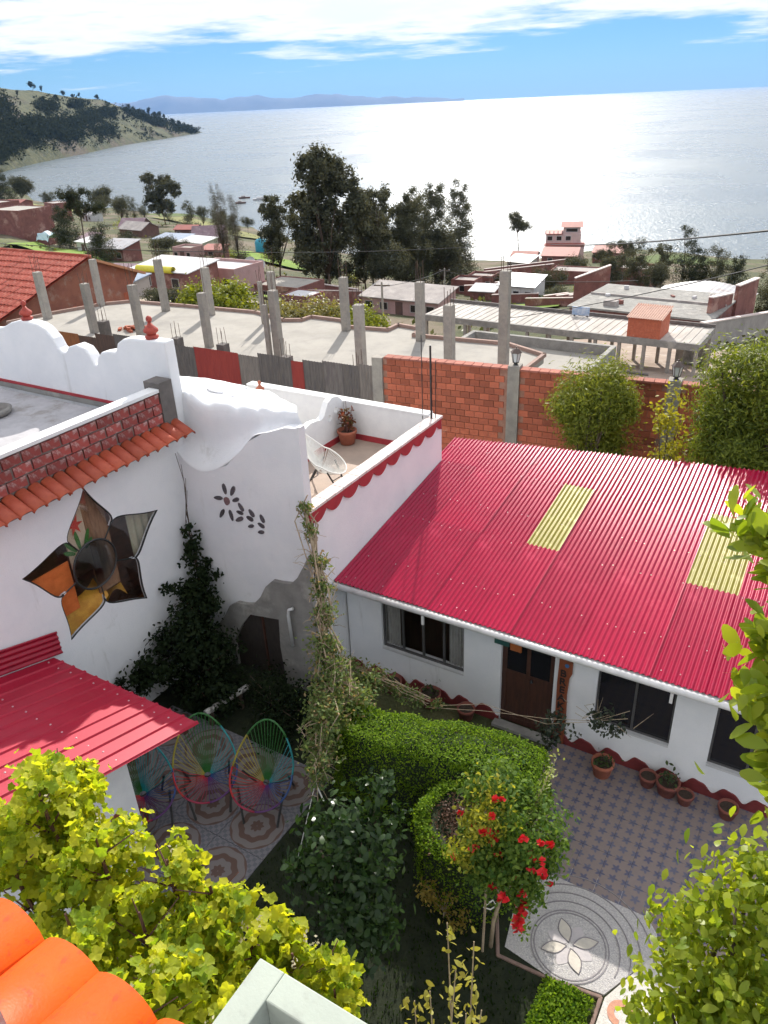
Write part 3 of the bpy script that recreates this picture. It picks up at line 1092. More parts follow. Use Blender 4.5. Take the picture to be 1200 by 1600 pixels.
def wall_with_holes(outer, holes_, to3, depth_vec):
    """flat wall with openings: front and back sheets plus the reveals"""
    polys = [outer] + holes_
    flat = [p for pl in polys for p in pl]
    tris = tessellate_polygon([[Vector((p[0], p[1], 0)) for p in pl] for pl in polys])
    mb_ = MB()
    front = [to3(*p) for p in flat]
    back = [(p[0] + depth_vec[0], p[1] + depth_vec[1], p[2] + depth_vec[2]) for p in front]
    mb_.add(front, [tuple(t) for t in tris])
    mb_.add(back, [tuple(reversed(t)) for t in tris])
    i0 = 0
    N = len(flat)
    F = []
    for pl in polys:
        n2 = len(pl)
        for q in range(n2):
            F.append((i0 + q, i0 + (q + 1) % n2, N + i0 + (q + 1) % n2, N + i0 + q))
        i0 += n2
    mb_.add(front + back, F)
    return mb_


wall_with_holes(out, holes, lambda a, z: (-8.62, a, z), (-.13, 0, 0)).build('swirl_wall', white_clean, annex)

# front wall with inlaid stone flowers; wavy cement plinth below
outer = [(-9.0, -.3), (TU1, -.3), (TU1, 3.5), (TU1, 4.93), (-6.7, 4.90), (-7.16, 4.72), (-7.43, 4.55), (-7.74, 4.24), (-7.95, 4.05), (-8.2, 3.93), (-8.54, 3.82), (-8.8, 3.88), (-9.0, 4.1)]
fw_o = MB().extrude([(a, 8.1, z) for a, z in outer], (0, .16, 0)).build('front_wall', white, annex)
wav = [(-9.0, -.3), (-9.0, .45), (-8.68, .75), (-8.45, 1.05), (-8.3, 1.30), (-8.11, 1.43), (-7.9, 1.46), (-7.73, 1.52), (-7.55, 1.72), (-7.4, 1.98), (-7.24, 2.14), (-7.05, 2.16), (-6.85, 2.20), (-6.7, 2.36), (-6.55, 2.62), (-6.43, 2.85), (-6.43, -.3)]
dr = [(-8.30, -.28), (-8.30, .55), (-8.05, 1.0), (-7.84, 1.27), (-7.20, 1.38), (-7.24, .8), (-7.18, -.28)]
wall_with_holes(wav, [dr], lambda a, z: (a, 8.02, z), (0, .078, 0)).build('plinth', cement, annex)
dd = MB().extrude([(a, 8.075, z) for a, z in dr], (0, .018, 0)).build('door', mat('weathered_door', (.045, .035, .03), (.028, .022, .02), rough=.8, scale=5, stretch=(8, 8, 1)), annex)
MB().box(-7.62, -7.58, 8.05, 8.073, -.2, 1.3).build('door_batten', wood_dk, dd)


def pebble_leaf(uc, zc, L, wd, a):
    pts = []
    for q in range(12):
        t = 2 * math.pi * q / 12
        x, y = L / 2 * math.cos(t), wd / 2 * math.sin(t) * (1 + .2 * math.cos(t))
        pts.append((uc + x * math.cos(a) - y * math.sin(a), 8.1 - .018, zc + x * math.sin(a) + y * math.cos(a)))
    return MB().extrude(pts, (0, .022, 0))


stones = [(-8.06, 3.62, .19, .075, R(97)), (-7.89, 3.62, .21, .075, R(62)), (-8.23, 3.42, .19, .07, R(8)), (-7.85, 3.47, .16, .07, R(28)), (-8.20, 3.14, .21, .065, R(58)), (-8.0, 3.15, .2, .07, R(100)),
          (-7.76, 3.36, .16, .075, R(-58)), (-7.80, 3.25, .14, .065, R(-8)), (-7.83, 3.12, .19, .075, R(30)), (-7.55, 3.30, .15, .08, R(-55)), (-7.60, 3.19, .14, .08, R(-18)), (-7.60, 3.05, .13, .06, R(22)),
          (-7.34, 3.25, .15, .075, R(-68)), (-7.38, 3.12, .14, .07, R(-22)), (-7.40, 2.99, .13, .065, R(15))]
stones = [(-8.06 + (a + 8.06) * 1.0, b_, c_, d_, e_) for a, b_, c_, d_, e_ in stones]
for s_ in stones:
    pebble_leaf(*s_).build('inlaid_stone', stone_dk, annex)
pebble_leaf(-8.05, 3.40, .15, .12, R(80)).build('flower_heart', stone_rose, annex)
pp = MB().tube([(-6.80, 7.95, 1.78), (-6.88, 7.93, 1.74), (-6.90, 7.93, 1.62), (-6.90, 7.95, .98)], .028, 8).build('drain_pipe', pvc, annex, True)

# shell-like roof over the front wall
low = [(-9.0, 8.1, 4.1), (-8.85, 8.1, 3.93), (-8.54, 8.1, 3.83), (-8.2, 8.1, 3.94), (-7.74, 8.1, 4.25), (-7.43, 8.1, 4.56), (-7.16, 8.1, 4.73), (-6.45, 8.1, 4.95)]
crest = [(-9.25, 8.52, 4.86), (-8.97, 8.5, 4.96), (-8.67, 8.5, 4.82), (-8.2, 8.5, 4.86), (-7.82, 8.5, 4.87), (-7.5, 8.48, 4.92), (-7.29, 8.48, 4.95), (-6.62, 8.34, 5.03)]
mid_ = [(-9.7, 9.1, 4.80), (-9.3, 9.1, 4.84), (-8.95, 9.1, 4.76), (-8.5, 9.1, 4.78), (-8.1, 9.1, 4.84), (-7.8, 9.1, 4.88), (-7.5, 9.0, 4.90), (-6.95, 8.75, 4.94)]
back = [(-10.9, 10.0, 4.56), (-10.2, 10.0, 4.60), (-9.7, 10.0, 4.63), (-9.2, 10.0, 4.60), (-8.8, 10.0, 4.57), (-8.45, 9.9, 4.62), (-8.2, 9.75, 4.60), (-7.5, 9.4, 4.62)]
back2 = [(-10.9, 10.12, 4.2), (-10.2, 10.12, 4.2), (-9.7, 10.12, 4.2), (-9.2, 10.12, 4.2), (-8.8, 10.1, 4.2), (-8.45, 10.0, 4.2), (-8.3, 9.9, 4.15), (-7.55, 9.6, 4.05)]
rows = [[(p[0], p[1] + .16, p[2] - .05) for p in low], low, [tuple((Vector(a) * .55 + Vector(c_) * .45) + Vector((0, .10, -.10))) for a, c_ in zip(low, crest)], crest, mid_, back, back2]


def catmull(P, t):
    n2 = len(P) - 1
    x = t * n2
    i = min(int(x), n2 - 1)
    f = x - i
    p0, p1, p2, p3 = [Vector(P[max(0, min(n2, i + q))]) for q in (-1, 0, 1, 2)]
    return .5 * ((2 * p1) + (-p0 + p2) * f + (2 * p0 - 5 * p1 + 4 * p2 - p3) * f * f + (-p0 + 3 * p1 - 3 * p2 + p3) * f ** 3)


def shell(s, t):
    p = catmull([catmull(r_, s) for r_ in rows], t)
    q = t * 6
    if 2.9 < q < 5.2:
        p.z += .035 * abs(math.sin(s * 17 + q * 2.2)) * min(1, (5.2 - q))
    p.z += noise.noise((p.x * 4, p.y * 4, 3)) * .02
    return tuple(p)


MB().grid(shell, 90, 70).build('shell_roof', white, annex, True)
MB().box(-10.6, -9.2, 8.6, 10.05, 2.6, 4.5).box(-9.2, -7.7, 8.75, 9.75, 2.6, 4.25).build('stair_head', white, annex)
for k, (uu, vv, zz, ll) in enumerate([(-9.0, 9.2, 4.84, .5), (-8.4, 9.15, 4.82, .45), (-8.9, 9.65, 4.74, .4), (-8.2, 9.5, 4.70, .5), (-9.5, 9.6, 4.76, .45), (-7.8, 9.1, 4.90, .4)]):
    pts = []
    for q in range(14):
        t = 2 * math.pi * q / 14
        x, y = ll / 2 * math.cos(t), ll * .2 * math.sin(t) * (1 - .4 * math.cos(t))
        a = R(-20 + 14 * (k % 3))
        pts.append((uu + x * math.cos(a) - y * math.sin(a), vv + x * math.sin(a) + y * math.cos(a), zz - .05))
    o = MB().extrude(pts, (0, 0, .06)).build('plaster_scale', white, annex)
    bevel(o, .02, 2)


def finial(name, label, loc, s_=1.0, m=finial_m):
    f = thing(name, label, 'finial', 'clay roof finials', loc)
    MB().lathe([(.10, 0), (.115, .03), (.12, .06), (.075, .09)], n=14).build('base', m, f, True)
    MB().lathe([(.07, .085), (.13, .14), (.125, .18), (.05, .25), (.028, .30)], n=14).build('bell', m, f, True)
    MB().lathe([(.02, .29), (.048, .32), (.055, .355), (.040, .395), (.004, .415)], n=12).build('knob', m, f, True)
    f.scale = (s_, s_, s_)
    return f


finial('roof_finial', 'small pink clay finial poking up behind the white shell roof', (-8.9, 10.2, 4.42), .62, terracotta)
# clay pot with dry plant
pt = thing('flower_pot', 'terracotta pot with a reddish plant in the terrace corner', 'flower pot', loc=(-8.38, 12.12, TZ))
MB().lathe([(.10, 0), (.15, .02), (.19, .24), (.205, .25), (.205, .31), (.175, .31), (.16, .26)], n=20).build('pot', terracotta, pt, True)
MB().lathe([(.165, .255), (.02, .275)], n=14).build('earth', soil, pt)
mb = MB()
P, A = [], []
for k in range(12):
    a = random.uniform(0, 6.28)
    h = random.uniform(.25, .5) if k else .75
    tip = Vector((.14 * math.cos(a) * (0.2 if k == 0 else 1), .14 * math.sin(a) * (0.2 if k == 0 else 1), .27 + h))
    mb.tube([(0.05 * math.cos(a), .05 * math.sin(a), .26), tip * .5 + Vector((.02, 0, .14)), tip], [.008, .007, .004], 5)
    if k:
        for q in range(22):
            t = random.uniform(.35, 1)
            P.append(tuple(Vector((0.05 * math.cos(a), .05 * math.sin(a), .26)).lerp(tip, t)))
mb.build('stems', bark_red, pt)
P = np.array(P) + rng.normal(size=(len(P), 3)) * .025
me = leaf_mesh('leaves', P, rng.normal(size=P.shape), rng.uniform(.05, .1, len(P)), LEAF_OVAL, leafmat('red_leaf', (.22, .04, .03), (.10, .08, .03), .3))
link('leaves', me, pt)
# antenna of bare bars on the parapet corner
an = thing('steel_bar_bundle', 'thin steel bars standing on the far corner of the terrace parapet', 'steel bars', loc=(TU1 - .1, TV1 - .05, 3.5))
MB().tube([(0, 0, 0), (-.02, .02, 1.5)], .022, 6).build('bar', metal_dark, an)
MB().tube([(-.22, .05, 0), (-.24, .08, 1.65)], .009, 5).build('bar', metal_dark, an)
MB().tube([(.06, .05, 0), (.05, .1, 1.2)], .008, 5).build('bar', metal_dark, an)


# ------------------------------------------------------------------ woven round chairs
def woven_chair(name, label, loc, rz, colours, s_=1.0, group=None):
    """egg-shaped steel ring leaning back, cords to a small inner ring, bent-rod base with three legs"""
    t = thing(name, label, 'chair', group, loc, rz)
    Nn = 48
    ring = []
    for k in range(Nn):
        a = 2 * math.pi * k / Nn
        # front edge at y<0 low, back edge at y>0 high
        r_ = .40
        x = r_ * math.sin(a)
        w = -math.cos(a)
        y = w * .40 + (.05 if w > 0 else 0)
        x *= (1 - .10 * w)
        z = .36 + .26 * (w + 1) + .20 * (max(0, w)) ** 2
        ring.append(Vector((x, y, z)))
    cent = Vector((0, .10, .33))
    inner = [cent + Vector((.045 * math.sin(2 * math.pi * k / Nn), .03 * -math.cos(2 * math.pi * k / Nn), .02 * -math.cos(2 * math.pi * k / Nn))) for k in range(Nn)]
    nb = len(colours)
    for bi, cm in enumerate(colours):
        k0, k1 = Nn * bi // nb, Nn * (bi + 1) // nb
        MB().tube([ring[q % Nn] for q in range(k0, k1 + 1)], .013, 6).build('ring_section', cm, t, True)
        mb_ = MB()
        for q in range(k0, k1):
            for h in ((0, .5) if nb == 1 else (0,)):
                a = ring[q % Nn].lerp(ring[(q + 1) % Nn], h)
                b2 = inner[q % Nn].lerp(inner[(q + 1) % Nn], h)
                mid2 = a.lerp(b2, .5) + Vector((0, 0, -.035))
                mb_.tube([a, mid2, b2], .0055, 4, False)
        mb_.build('cord_band', cm, t)
    for a, b2 in (((-.22, -.30, .0), (-.30, -.12, .44)), ((.22, -.30, 0), (.30, -.12, .44)), ((-.26, .38, 0), (-.30, .10, .50)), ((.26, .38, 0), (.30, .10, .50))):
        MB().tube([a, b2], .016, 6).build('leg', metal_dark, t)
    MB().tube([(-.28, -.20, .26), (0, -.30, .24), (.28, -.20, .26)], .010, 6).build('brace', metal_dark, t)
    MB().tube([(-.28, .24, .26), (0, .16, .24), (.28, .24, .26)], .010, 6).build('brace', metal_dark, t)
    t.scale = (s_, s_, s_)
    return t


def cordm(name, c_):
    return mat(name, c_, tuple(q * .8 for q in c_), rough=.45, scale=10)


RB = [cordm('purple_cord', (.10, .03, .14)), cordm('crimson_cord', (.30, .015, .05)), cordm('red_cord', (.42, .02, .02)), cordm('orange_cord', (.36, .10, .02)), cordm('yellow_cord', (.32, .27, .03)), cordm('green_cord', (.03, .14, .03)),
      cordm('teal_cord', (.012, .22, .24)), cordm('blue_cord', (.025, .07, .22))]
woven_chair('woven_chair', 'rainbow woven chair in the middle of the mosaic terrace', (-6.62, 5.42, .012), R(46), [RB[0], RB[7], RB[6], RB[5], RB[5], RB[4], RB[2], RB[1]], 1.12, 'rainbow woven chairs')
woven_chair('woven_chair', 'rainbow woven chair nearest the hanging dry vine', (-5.80, 5.70, .012), R(22), [RB[0], RB[7], RB[6], RB[5], RB[5], RB[4], RB[2], RB[1]], 1.12, 'rainbow woven chairs')
woven_chair('woven_chair', 'rainbow woven chair half hidden under the red lean-to roof', (-7.18, 4.72, .012), R(60), [RB[0], RB[7], RB[6], RB[6], RB[5], RB[5], RB[2], RB[1]], 1.12, 'rainbow woven chairs')
woven_chair('woven_chair', 'white woven chair on the roof terrace', (-7.62, 10.25, TZ), R(110), [cord_white], .95)

# ------------------------------------------------------------------ left building with the flower window
lb = thing('flower_window_house', 'white building with the flower-shaped window on the left', 'house')
LU = -9.0
ctr = Vector((6.13, 3.02))
tips = [Vector(p) for p in ((6.24, 4.26), (7.47, 3.31), (6.90, 1.93), (5.41, 2.08), (4.96, 3.43))]
nots = [Vector(p) for p in ((6.53, 3.48), (6.77, 2.77), (6.14, 2.45), (5.55, 2.86), (5.82, 3.51))]   # after petal k


def bez(a, b_, c_, d_, n2=10):
    return [a * (1 - t) ** 3 + b_ * 3 * t * (1 - t) ** 2 + c_ * 3 * t * t * (1 - t) + d_ * t ** 3 for t in [i / n2 for i in range(n2)]]


outline, petals = [], []
for k in range(5):
    n0, n1, tp = nots[k - 1], nots[k], tips[k]
    ax = (tp - ctr).normalized()
    half = []
    for nt_, sgn in ((n0, 1), (n1, -1)):
        rel = nt_ - ctr
        pr = rel - ax * rel.dot(ax)
        pr = pr.normalized()
        L = (tp - ctr).length
        half.append((nt_ + pr * .20 + ax * .16, tp - ax * L * .34 + pr * .20))
    pa = bez(n0, half[0][0], half[0][1], tp)
    pb = bez(tp, half[1][1], half[1][0], n1)
    outline += pa + pb
    petals.append(pa + pb + [n1])
hole = [(p.x, p.y) for p in outline]
wl_ = wall_with_holes([(-2.0, -.3), (8.26, -.3), (8.26, 4.40), (-2.0, 4.40)], [hole], lambda a, z: (LU, a, z), (-.06, 0, 0)).build('wall', white, lb)
MB().box(-15.5, LU - .22, 8.16, 8.52, -.3, 4.40).build('wall', white, lb)
# panes and bars
win = MB()
for q in range(len(outline)):
    pass
cpts = [(LU - .012, p.x, p.y) for p in outline]
win = MB().tube(cpts + cpts[:1], .016, 5, False).build('flower_window', metal_dark, lb)
CR = .39
cr = [Vector((ctr.x + CR * math.cos(2 * math.pi * q / 28), ctr.y + CR * math.sin(2 * math.pi * q / 28))) for q in range(28)]
MB().tube([(LU - .010, p.x, p.y) for p in cr + cr[:1]], .018, 5, False).build('centre_ring', metal_dark, win)
flower_glass = glassmat('flower_glass', alpha=.07)
MB().extrude([(LU - .016, p.x, p.y) for p in cr], (-.002, 0, 0)).build('pane', flower_glass, win)
for k in range(5):
    pl = list(petals[k])
    tail = [ctr + (nots[k] - ctr) * .0, ]
    poly = [p for p in pl] + [ctr]
    MB().extrude([(LU - .022 - .003 * k, p.x, p.y) for p in poly], (-.002, 0, 0)).build('pane', flower_glass, win)
    nv = nots[k]
    dv = (nv - ctr).normalized()
    MB().tube([(LU - .012, ctr.x + dv.x * CR, ctr.y + dv.y * CR), (LU - .012, nv.x, nv.y)], .013, 5).build('glazing_bar', metal_dark, win)
# the room behind the flower window, its colours approximating reflections in the panes
room = MB().box(-9.9, -9.86, 4.6, 7.9, 1.4, 4.36).build('room_back', mat('room_brown', (.20, .075, .045), (.12, .045, .03), rough=.6, scale=3, stretch=(1, 1, 4)), lb)
MB().box(-9.86, -9.24, 4.6, 7.9, 1.36, 1.40).build('room_floor', mat('room_floor_wood', (.40, .16, .05), (.28, .10, .03), rough=.4, scale=4), lb)
mural = MB().box(-9.15, -9.12, 5.82, 6.18, 2.9, 4.3).build('mural_panel', mat('mural_cream', (.62, .50, .36), (.54, .42, .30), rough=.7, scale=3), lb)
mf = mat('mural_red', (.62, .06, .04), rough=.6)
mg = mat('mural_green', (.06, .20, .04), rough=.6)
pts = []
for q in range(12):
    r_ = .17 if q % 2 == 0 else .065
    pts.append((-9.116, 6.02 + r_ * math.cos(R(30 * q)) * .85, 3.72 + r_ * math.sin(R(30 * q))))
MB().extrude(pts, (.004, 0, 0)).build('painted_flower', mf, mural)
for q, (v0, z0, a, L) in enumerate(((6.02, 3.3, 95, .34), (5.95, 3.3, 125, .3), (6.10, 3.3, 65, .3), (6.05, 3.92, 80, .22), (5.92, 3.28, 150, .22), (6.1, 3.28, 40, .2))):
    pts = []
    for w in range(10):
        t = 2 * math.pi * w / 10
        x, y = L / 2 + L / 2 * math.cos(t), .035 * math.sin(t)
        pts.append((-9.116 + .0006 * q, v0 + x * math.cos(R(a)) - y * math.sin(R(a)), z0 + x * math.sin(R(a)) + y * math.cos(R(a))))
    MB().extrude(pts, (.003, 0, 0)).build('painted_leaf', mg, mural)
MB().box(-9.19, -9.16, 6.19, 6.6, 2.4, 4.3).build('room_shutter', mat('room_tan', (.36, .20, .11), (.22, .11, .06), rough=.6, scale=6, stretch=(3, 3, .6)), lb)
MB().box(-9.17, -9.14, 4.7, 5.78, 2.4, 3.22).build('orange_panel', mat('reflected_orange', (.85, .22, .05), (.68, .15, .03), rough=.6, scale=4), lb)  # orange sheet standing in for a reflection in the left petal
MB().grid(lambda s, t: (-9.16 - .02 * math.sin(s * 30), 6.95 + .7 * s, 2.6 + 1.3 * t), 36, 3).build('room_curtain', mat('room_curtain_green', (.46, .44, .32), (.38, .36, .26), rough=.8, scale=4), lb, True)
gold = mat('reflected_gold', (.90, .48, .06), (.75, .34, .04), rough=.55, scale=7, bump=.3, bscale=10)  # gold tone painted in place of reflections in the lower petals
MB().grid(lambda s, t: (-9.13 - .3 * t + .02 * math.sin(9 * s), 5.2 + 1.1 * s, 1.75 + .55 * s + .28 * t + .05 * math.sin(7 * s + 5 * t)), 30, 14).build('gold_reflection', gold, lb, True)
MB().grid(lambda s, t: (-9.13 - .25 * t, 6.2 + .45 * s + .1 * t, 2.12 + .22 * math.sin(math.pi * s) * (1 - t) + .1 * t), 20, 10).build('gold_reflection_patch', gold, lb, True)
# brick parapet: each brick its own piece, mortar behind
PZ0, PZ1 = 4.66, 5.16
MB().box(LU - .16, LU - .02, -2.0, 7.94, 4.40, PZ1).build('parapet_core', mortar_grey, lb)
bm_ = MB().box(-.012, .03, -.144, .144, -.073, .073).mesh('brick', brick_dk)
nrow = 3
for r_ in range(nrow):
    vv = 7.93 - (.15 if r_ % 2 == 0 else .02)
    while vv > 1.2:
        o = link('brick', bm_, lb, (LU - .018 + random.uniform(-.006, .004), vv, PZ0 + .075 + .165 * r_))
        o.rotation_euler = (random.uniform(-.035, .035), 0, random.uniform(-.03, .03))
        o.scale = (1, random.uniform(.9, 1.03), random.uniform(.9, 1.04))
        vv -= .312
bm2 = MB().box(LU - .20, LU + .018, -2.0, 7.94, PZ1 + .0, PZ1 + .05).build('coping', white_clean, lb)
MB().box(LU - .30, LU + .025, 7.94, 8.22, 4.60, 5.30).build('parapet_post', cement_dk, lb)


def barrel_tile(L, r0, r1, m, nseg=9, th=.012):
    """half-round clay tile with thickness; runs along +Y, crown up"""
    V, F = [], []
    for j, (y, r_) in enumerate(((0, r0), (L, r1))):
        for rr in (r_, r_ - th):
            for k in range(nseg + 1):
                a = math.pi * k / nseg
                V.append((rr * math.cos(a), y, rr * math.sin(a) * .75))
    n2 = nseg + 1
    for k in range(nseg):
        F += [(k, k + 1, 2 * n2 + k + 1, 2 * n2 + k), (n2 + k + 1, n2 + k, 3 * n2 + k, 3 * n2 + k + 1), (k + 1, k, n2 + k, n2 + k + 1), (2 * n2 + k, 2 * n2 + k + 1, 3 * n2 + k + 1, 3 * n2 + k)]
    F += [(0, 2 * n2, 3 * n2, n2), (nseg, n2 + nseg, 3 * n2 + nseg, 2 * n2 + nseg)]
    return MB().add(V, F).mesh('clay_tile', m, True)


MB().box(LU - .02, LU + .22, -2.0, 8.16, 4.40, 4.46).build('cornice_bed', mortar_grey, lb)
ctm = barrel_tile(.40, .095, .115, clay_tile)
vv = 8.14
k = 0
while vv > 2.0:
    o = link('clay_tile', ctm, lb, (LU - .02, vv, 4.60))
    # tile runs out of the wall (+X) and drops
    o.rotation_euler = (R(-27) + random.uniform(-.03, .03), 0, R(-90) + random.uniform(-.04, .04))
    vv -= .203
    k += 1
# flat roof behind, back parapet with scalloped crest
MB().box(-15.5, LU - .2, -2.0, 8.16, 4.40, 4.52).build('roof_slab', mat('roof_screed', (.46, .45, .47), (.38, .37, .39), rough=.9, scale=3, bump=.2, c3=(.30, .28, .27), s3=1.4), lb)
crest2 = [(-15.4, 5.55), (-13.9, 5.60), (-13.4, 5.63), (-13.1, 5.70), (-12.86, 5.80), (-12.6, 5.86), (-12.30, 5.86), (-12.1, 5.84), (-11.95, 5.78), (-11.77, 5.62), (-11.70, 5.47), (-11.60, 5.40), (-11.5, 5.42), (-11.40, 5.52), (-11.2, 5.58), (-11.0, 5.54), (-10.9, 5.42), (-10.84, 5.28), (-10.76, 5.28), (-10.7, 5.42), (-10.58, 5.52), (-10.40, 5.56), (-10.24, 5.56), (-10.20, 5.60),
          (-10.14, 5.72), (-10.0, 5.80), (-9.8, 5.84), (-9.05, 5.86)]
bp_o = MB().extrude([(-15.4, 8.28, 4.40), (-9.05, 8.28, 4.40)] + [(a, 8.28, z) for a, z in crest2[::-1]], (0, .22, 0)).build('back_parapet', white, lb)
bevel(bp_o, .03, 3)
MB().box(-15.4, -9.2, 8.262, 8.28, 4.62, 4.67).build('red_line', red_paint, lb)
MB().box(-15.4, -9.2, 8.255, 8.279, 4.52, 4.615).build('plinth', cement, lb)
finial('roof_finial', 'red clay finial on the left hump of the white scalloped parapet', (-12.5, 8.39, 5.85), .85)
f2 = finial('roof_finial', 'red clay finial on the corner hump of the white scalloped parapet', (-9.42, 8.39, 5.84), .90)
sb = thing('stone_bowl', 'grey stone bowl with a red clay jug on the flat roof', 'bowl', loc=(-12.35, 7.15, 4.52))
MB().lathe([(.28, 0), (.34, .03), (.36, .10), (.30, .12), (.26, .07), (.02, .06)], n=22).build('bowl', cement, sb, True)
jg = MB().lathe([(.08, .07), (.15, .15), (.16, .22), (.11, .29), (.05, .33), (.06, .37), (.03, .38)], n=14).build('jug', finial_m, sb, True)
MB().tube([(.14, 0, .24), (.20, 0, .26), (.215, 0, .24)], .018, 6).build('spout', finial_m, sb)

# ------------------------------------------------------------------ lean-to with ribbed red sheets
lt = thing('lean_to', 'small white lean-to with a ribbed red metal roof below the flower window', 'lean-to')
LS = .29


def rib_sheet(x0, x1, y0, y1, nr):
    V, F = [], []
    xs, zs = [], []
    for k in range(nr):
        xa = x0 + (x1 - x0) * k / nr
        w = (x1 - x0) / nr
        for q, z in ((0, 0), (.78, 0), (.83, .028), (.93, .028), (.98, 0)):
            xs.append(xa + w * q)
            zs.append(z)
    xs.append(x1)
    zs.append(0)
    for y in (y0, (y0 + y1) / 2, y1):
        for x_, z in zip(xs, zs):
            V.append((x_, y, 2.02 + LS * (5.05 - y) + z))
    n2 = len(xs)
    for j in range(2):
        for i in range(n2 - 1):
            F.append((j * n2 + i, j * n2 + i + 1, (j + 1) * n2 + i + 1, (j + 1) * n2 + i))
    return MB().add(V, F)


for k in range(3):
    a = -8.97 + .95 * k
    o = rib_sheet(a, a + .955, 1.2, 5.05, 4).build('roof_sheet', crimson_dk, lt)
    o.location.z = .004 * k
    sm = o.modifiers.new('thick', 'SOLIDIFY')
    sm.thickness = .006
mb = MB()
for vv in (4.9, 3.9, 3.0):
    for k in range(12):
        xx = -8.97 + .2375 * (k + .4)
        mb.lathe([(.014, 0), (.013, .008), (.004, .013)], (xx, vv - .02 * (k % 2), 2.02 + LS * (5.05 - vv) + .006), 6)
o = mb.build('roof_screws', screw_m, lt)
o['kind'] = 'stuff'
MB().grid(lambda s, t: (-8.985 + .012 * math.sin(t * 4.5 * 2 * math.pi) + .02, 1.2 + 4.0 * s, 2.04 + LS * (5.05 - (1.2 + 4.0 * s)) + .40 * t), 4, 40).build('wall_flashing', crimson_up, lt, True)
MB().box(-6.86, -6.70, 1.2, 4.28, -.2, 2.14).build('wall', white_clean, lt)
MB().box(-8.98, -6.86, 4.14, 4.28, -.2, 2.14).build('wall', white_clean, lt)
MB().box(-6.72, -6.66, 3.86, 4.02, .95, 1.15).build('wooden_block', wood_orange, lt)
MB().box(-8.95, -6.2, 4.86, 4.93, 1.94, 2.0).build('eave_beam', wood_dk, lt)
sp_ = thing('white_beam', 'flaking white beam lying on the dark bed behind the chairs', 'beam', loc=(0, 0, 0))
MB().tube([(-7.45, 7.32, .36), (-7.70, 6.52, .30)], [.05, .055], 8).build('beam', mat('flaking_paint', (.55, .54, .52), (.10, .09, .08), rough=.8, scale=14), sp_)
MB().boxr((-7.5, 7.15, 0), .07, .07, .33, .2).build('stake', bark, sp_)
MB().boxr((-7.66, 6.6, 0), .07, .07, .27, .2).build('stake', bark, sp_)

# ------------------------------------------------------------------ pots along the house wall


def pot(label, u_, v_, r_, h_, m, plant=None):
    t = thing('flower_pot', label, 'flower pot', 'pots along the skirting', (u_, v_, 0.0))
    MB().lathe([(r_ * .68, 0), (r_ * .72, .01), (r_ * .93, h_ * .75), (r_, h_ * .76), (r_, h_), (r_ * .86, h_), (r_ * .82, h_ * .8)], n=20).build('pot', m, t, True)
    MB().lathe([(r_ * .84, h_ * .82), (.01, h_ * .86)], n=14).build('earth', soil, t)
    if plant:
        nP = plant
        P = rng.normal(size=(nP, 3)) * np.array((r_ * .45, r_ * .45, .05)) + np.array((0, 0, h_ + .05))
        link('leaves', leaf_mesh('leaves', P, rng.normal(size=P.shape) + np.array((0, 0, .8)), rng.uniform(.04, .08, nP), LEAF_OVAL, MATS.get('pot_leaf') or leafmat('pot_leaf', (.03, .05, .02), (.06, .09, .03), .3)), t)
    return t


pot('terracotta pot standing just right of the lettered board', -1.76, 8.62, .17, .26, terracotta, 50)
pot('old reddish pot below the middle window, left of the pair', -1.12, 8.74, .13, .20, terracotta_dk)
pot('wide dark pot with a small plant below the right end of the middle window', -.84, 8.72, .17, .24, terracotta_dk, 70)
pot('empty old pot between the middle and right windows', -.58, 8.66, .12, .18, terracotta_dk)
pot('round old pot at the foot of the right window', -.02, 8.70, .14, .2, terracotta_dk)
pot('large old pot below the curtained window', -4.72, 8.74, .19, .26, terracotta_dk, 50)
pot('small old pot left of the dark door', -4.05, 8.74, .15, .22, terracotta_dk)
pot('old pot beside the far end of the hedge', -5.45, 8.74, .17, .24, terracotta_dk)

# ------------------------------------------------------------------ the viewer's own building: pier and tiled eave
pier = thing('parapet_pier', 'pale green hollow parapet corner in the foreground', 'parapet')
pale = mat('pale_green_paint', (.40, .445, .39), (.355, .395, .35), rough=.7, scale=2.5, bump=.08, bscale=60, c3=(.33, .36, .32), s3=4)
PU, PV, PZ = -1.39, 1.21, 6.2
q = MB()
q.box(PU, PU + .115, .2, PV, 0, PZ).box(PU + .115, .6, PV - .115, PV, 0, PZ)
bevel(q.build('rim_wall', pale, pier), .006)
MB().box(PU + .115, .6, .2, PV - .115, 5.6, 5.98).build('sunken_top', mat('grey_screed', (.42, .42, .42), (.36, .36, .36), rough=.9, scale=6, bump=.2), pier)
ev = thing('tiled_eave', 'glossy orange barrel-tile eave at the lower left', 'tiled eave')
otm = barrel_tile(.56, .128, .112, orange_tile, 12, .014)
valley = []
for k in range(9):
    uu = -.95 - .205 * k - (.02 if k % 2 else 0)
    for row in range(3):
        o = link('barrel_tile', otm, ev, (uu + .0, .57 - .50 * row, 7.05 + .13 * row))
        o.rotation_euler = (R(14), 0, R(180) + random.uniform(-.02, .02))
MB().box(-2.9, -.72, -1.2, .50, 6.60, 7.0).build('eave_slab', white_clean, ev)
MB().box(-2.9, -1.25, .15, .36, 7.0, 7.42).build('mortar_ridge', mat('ridge_mortar', (.46, .32, .30), (.55, .52, .50), rough=.95, scale=9, bump=.4), ev)
MB().box(-2.9, -.78, -1.2, .30, 0.0, 6.60).build('wall', white, ev)

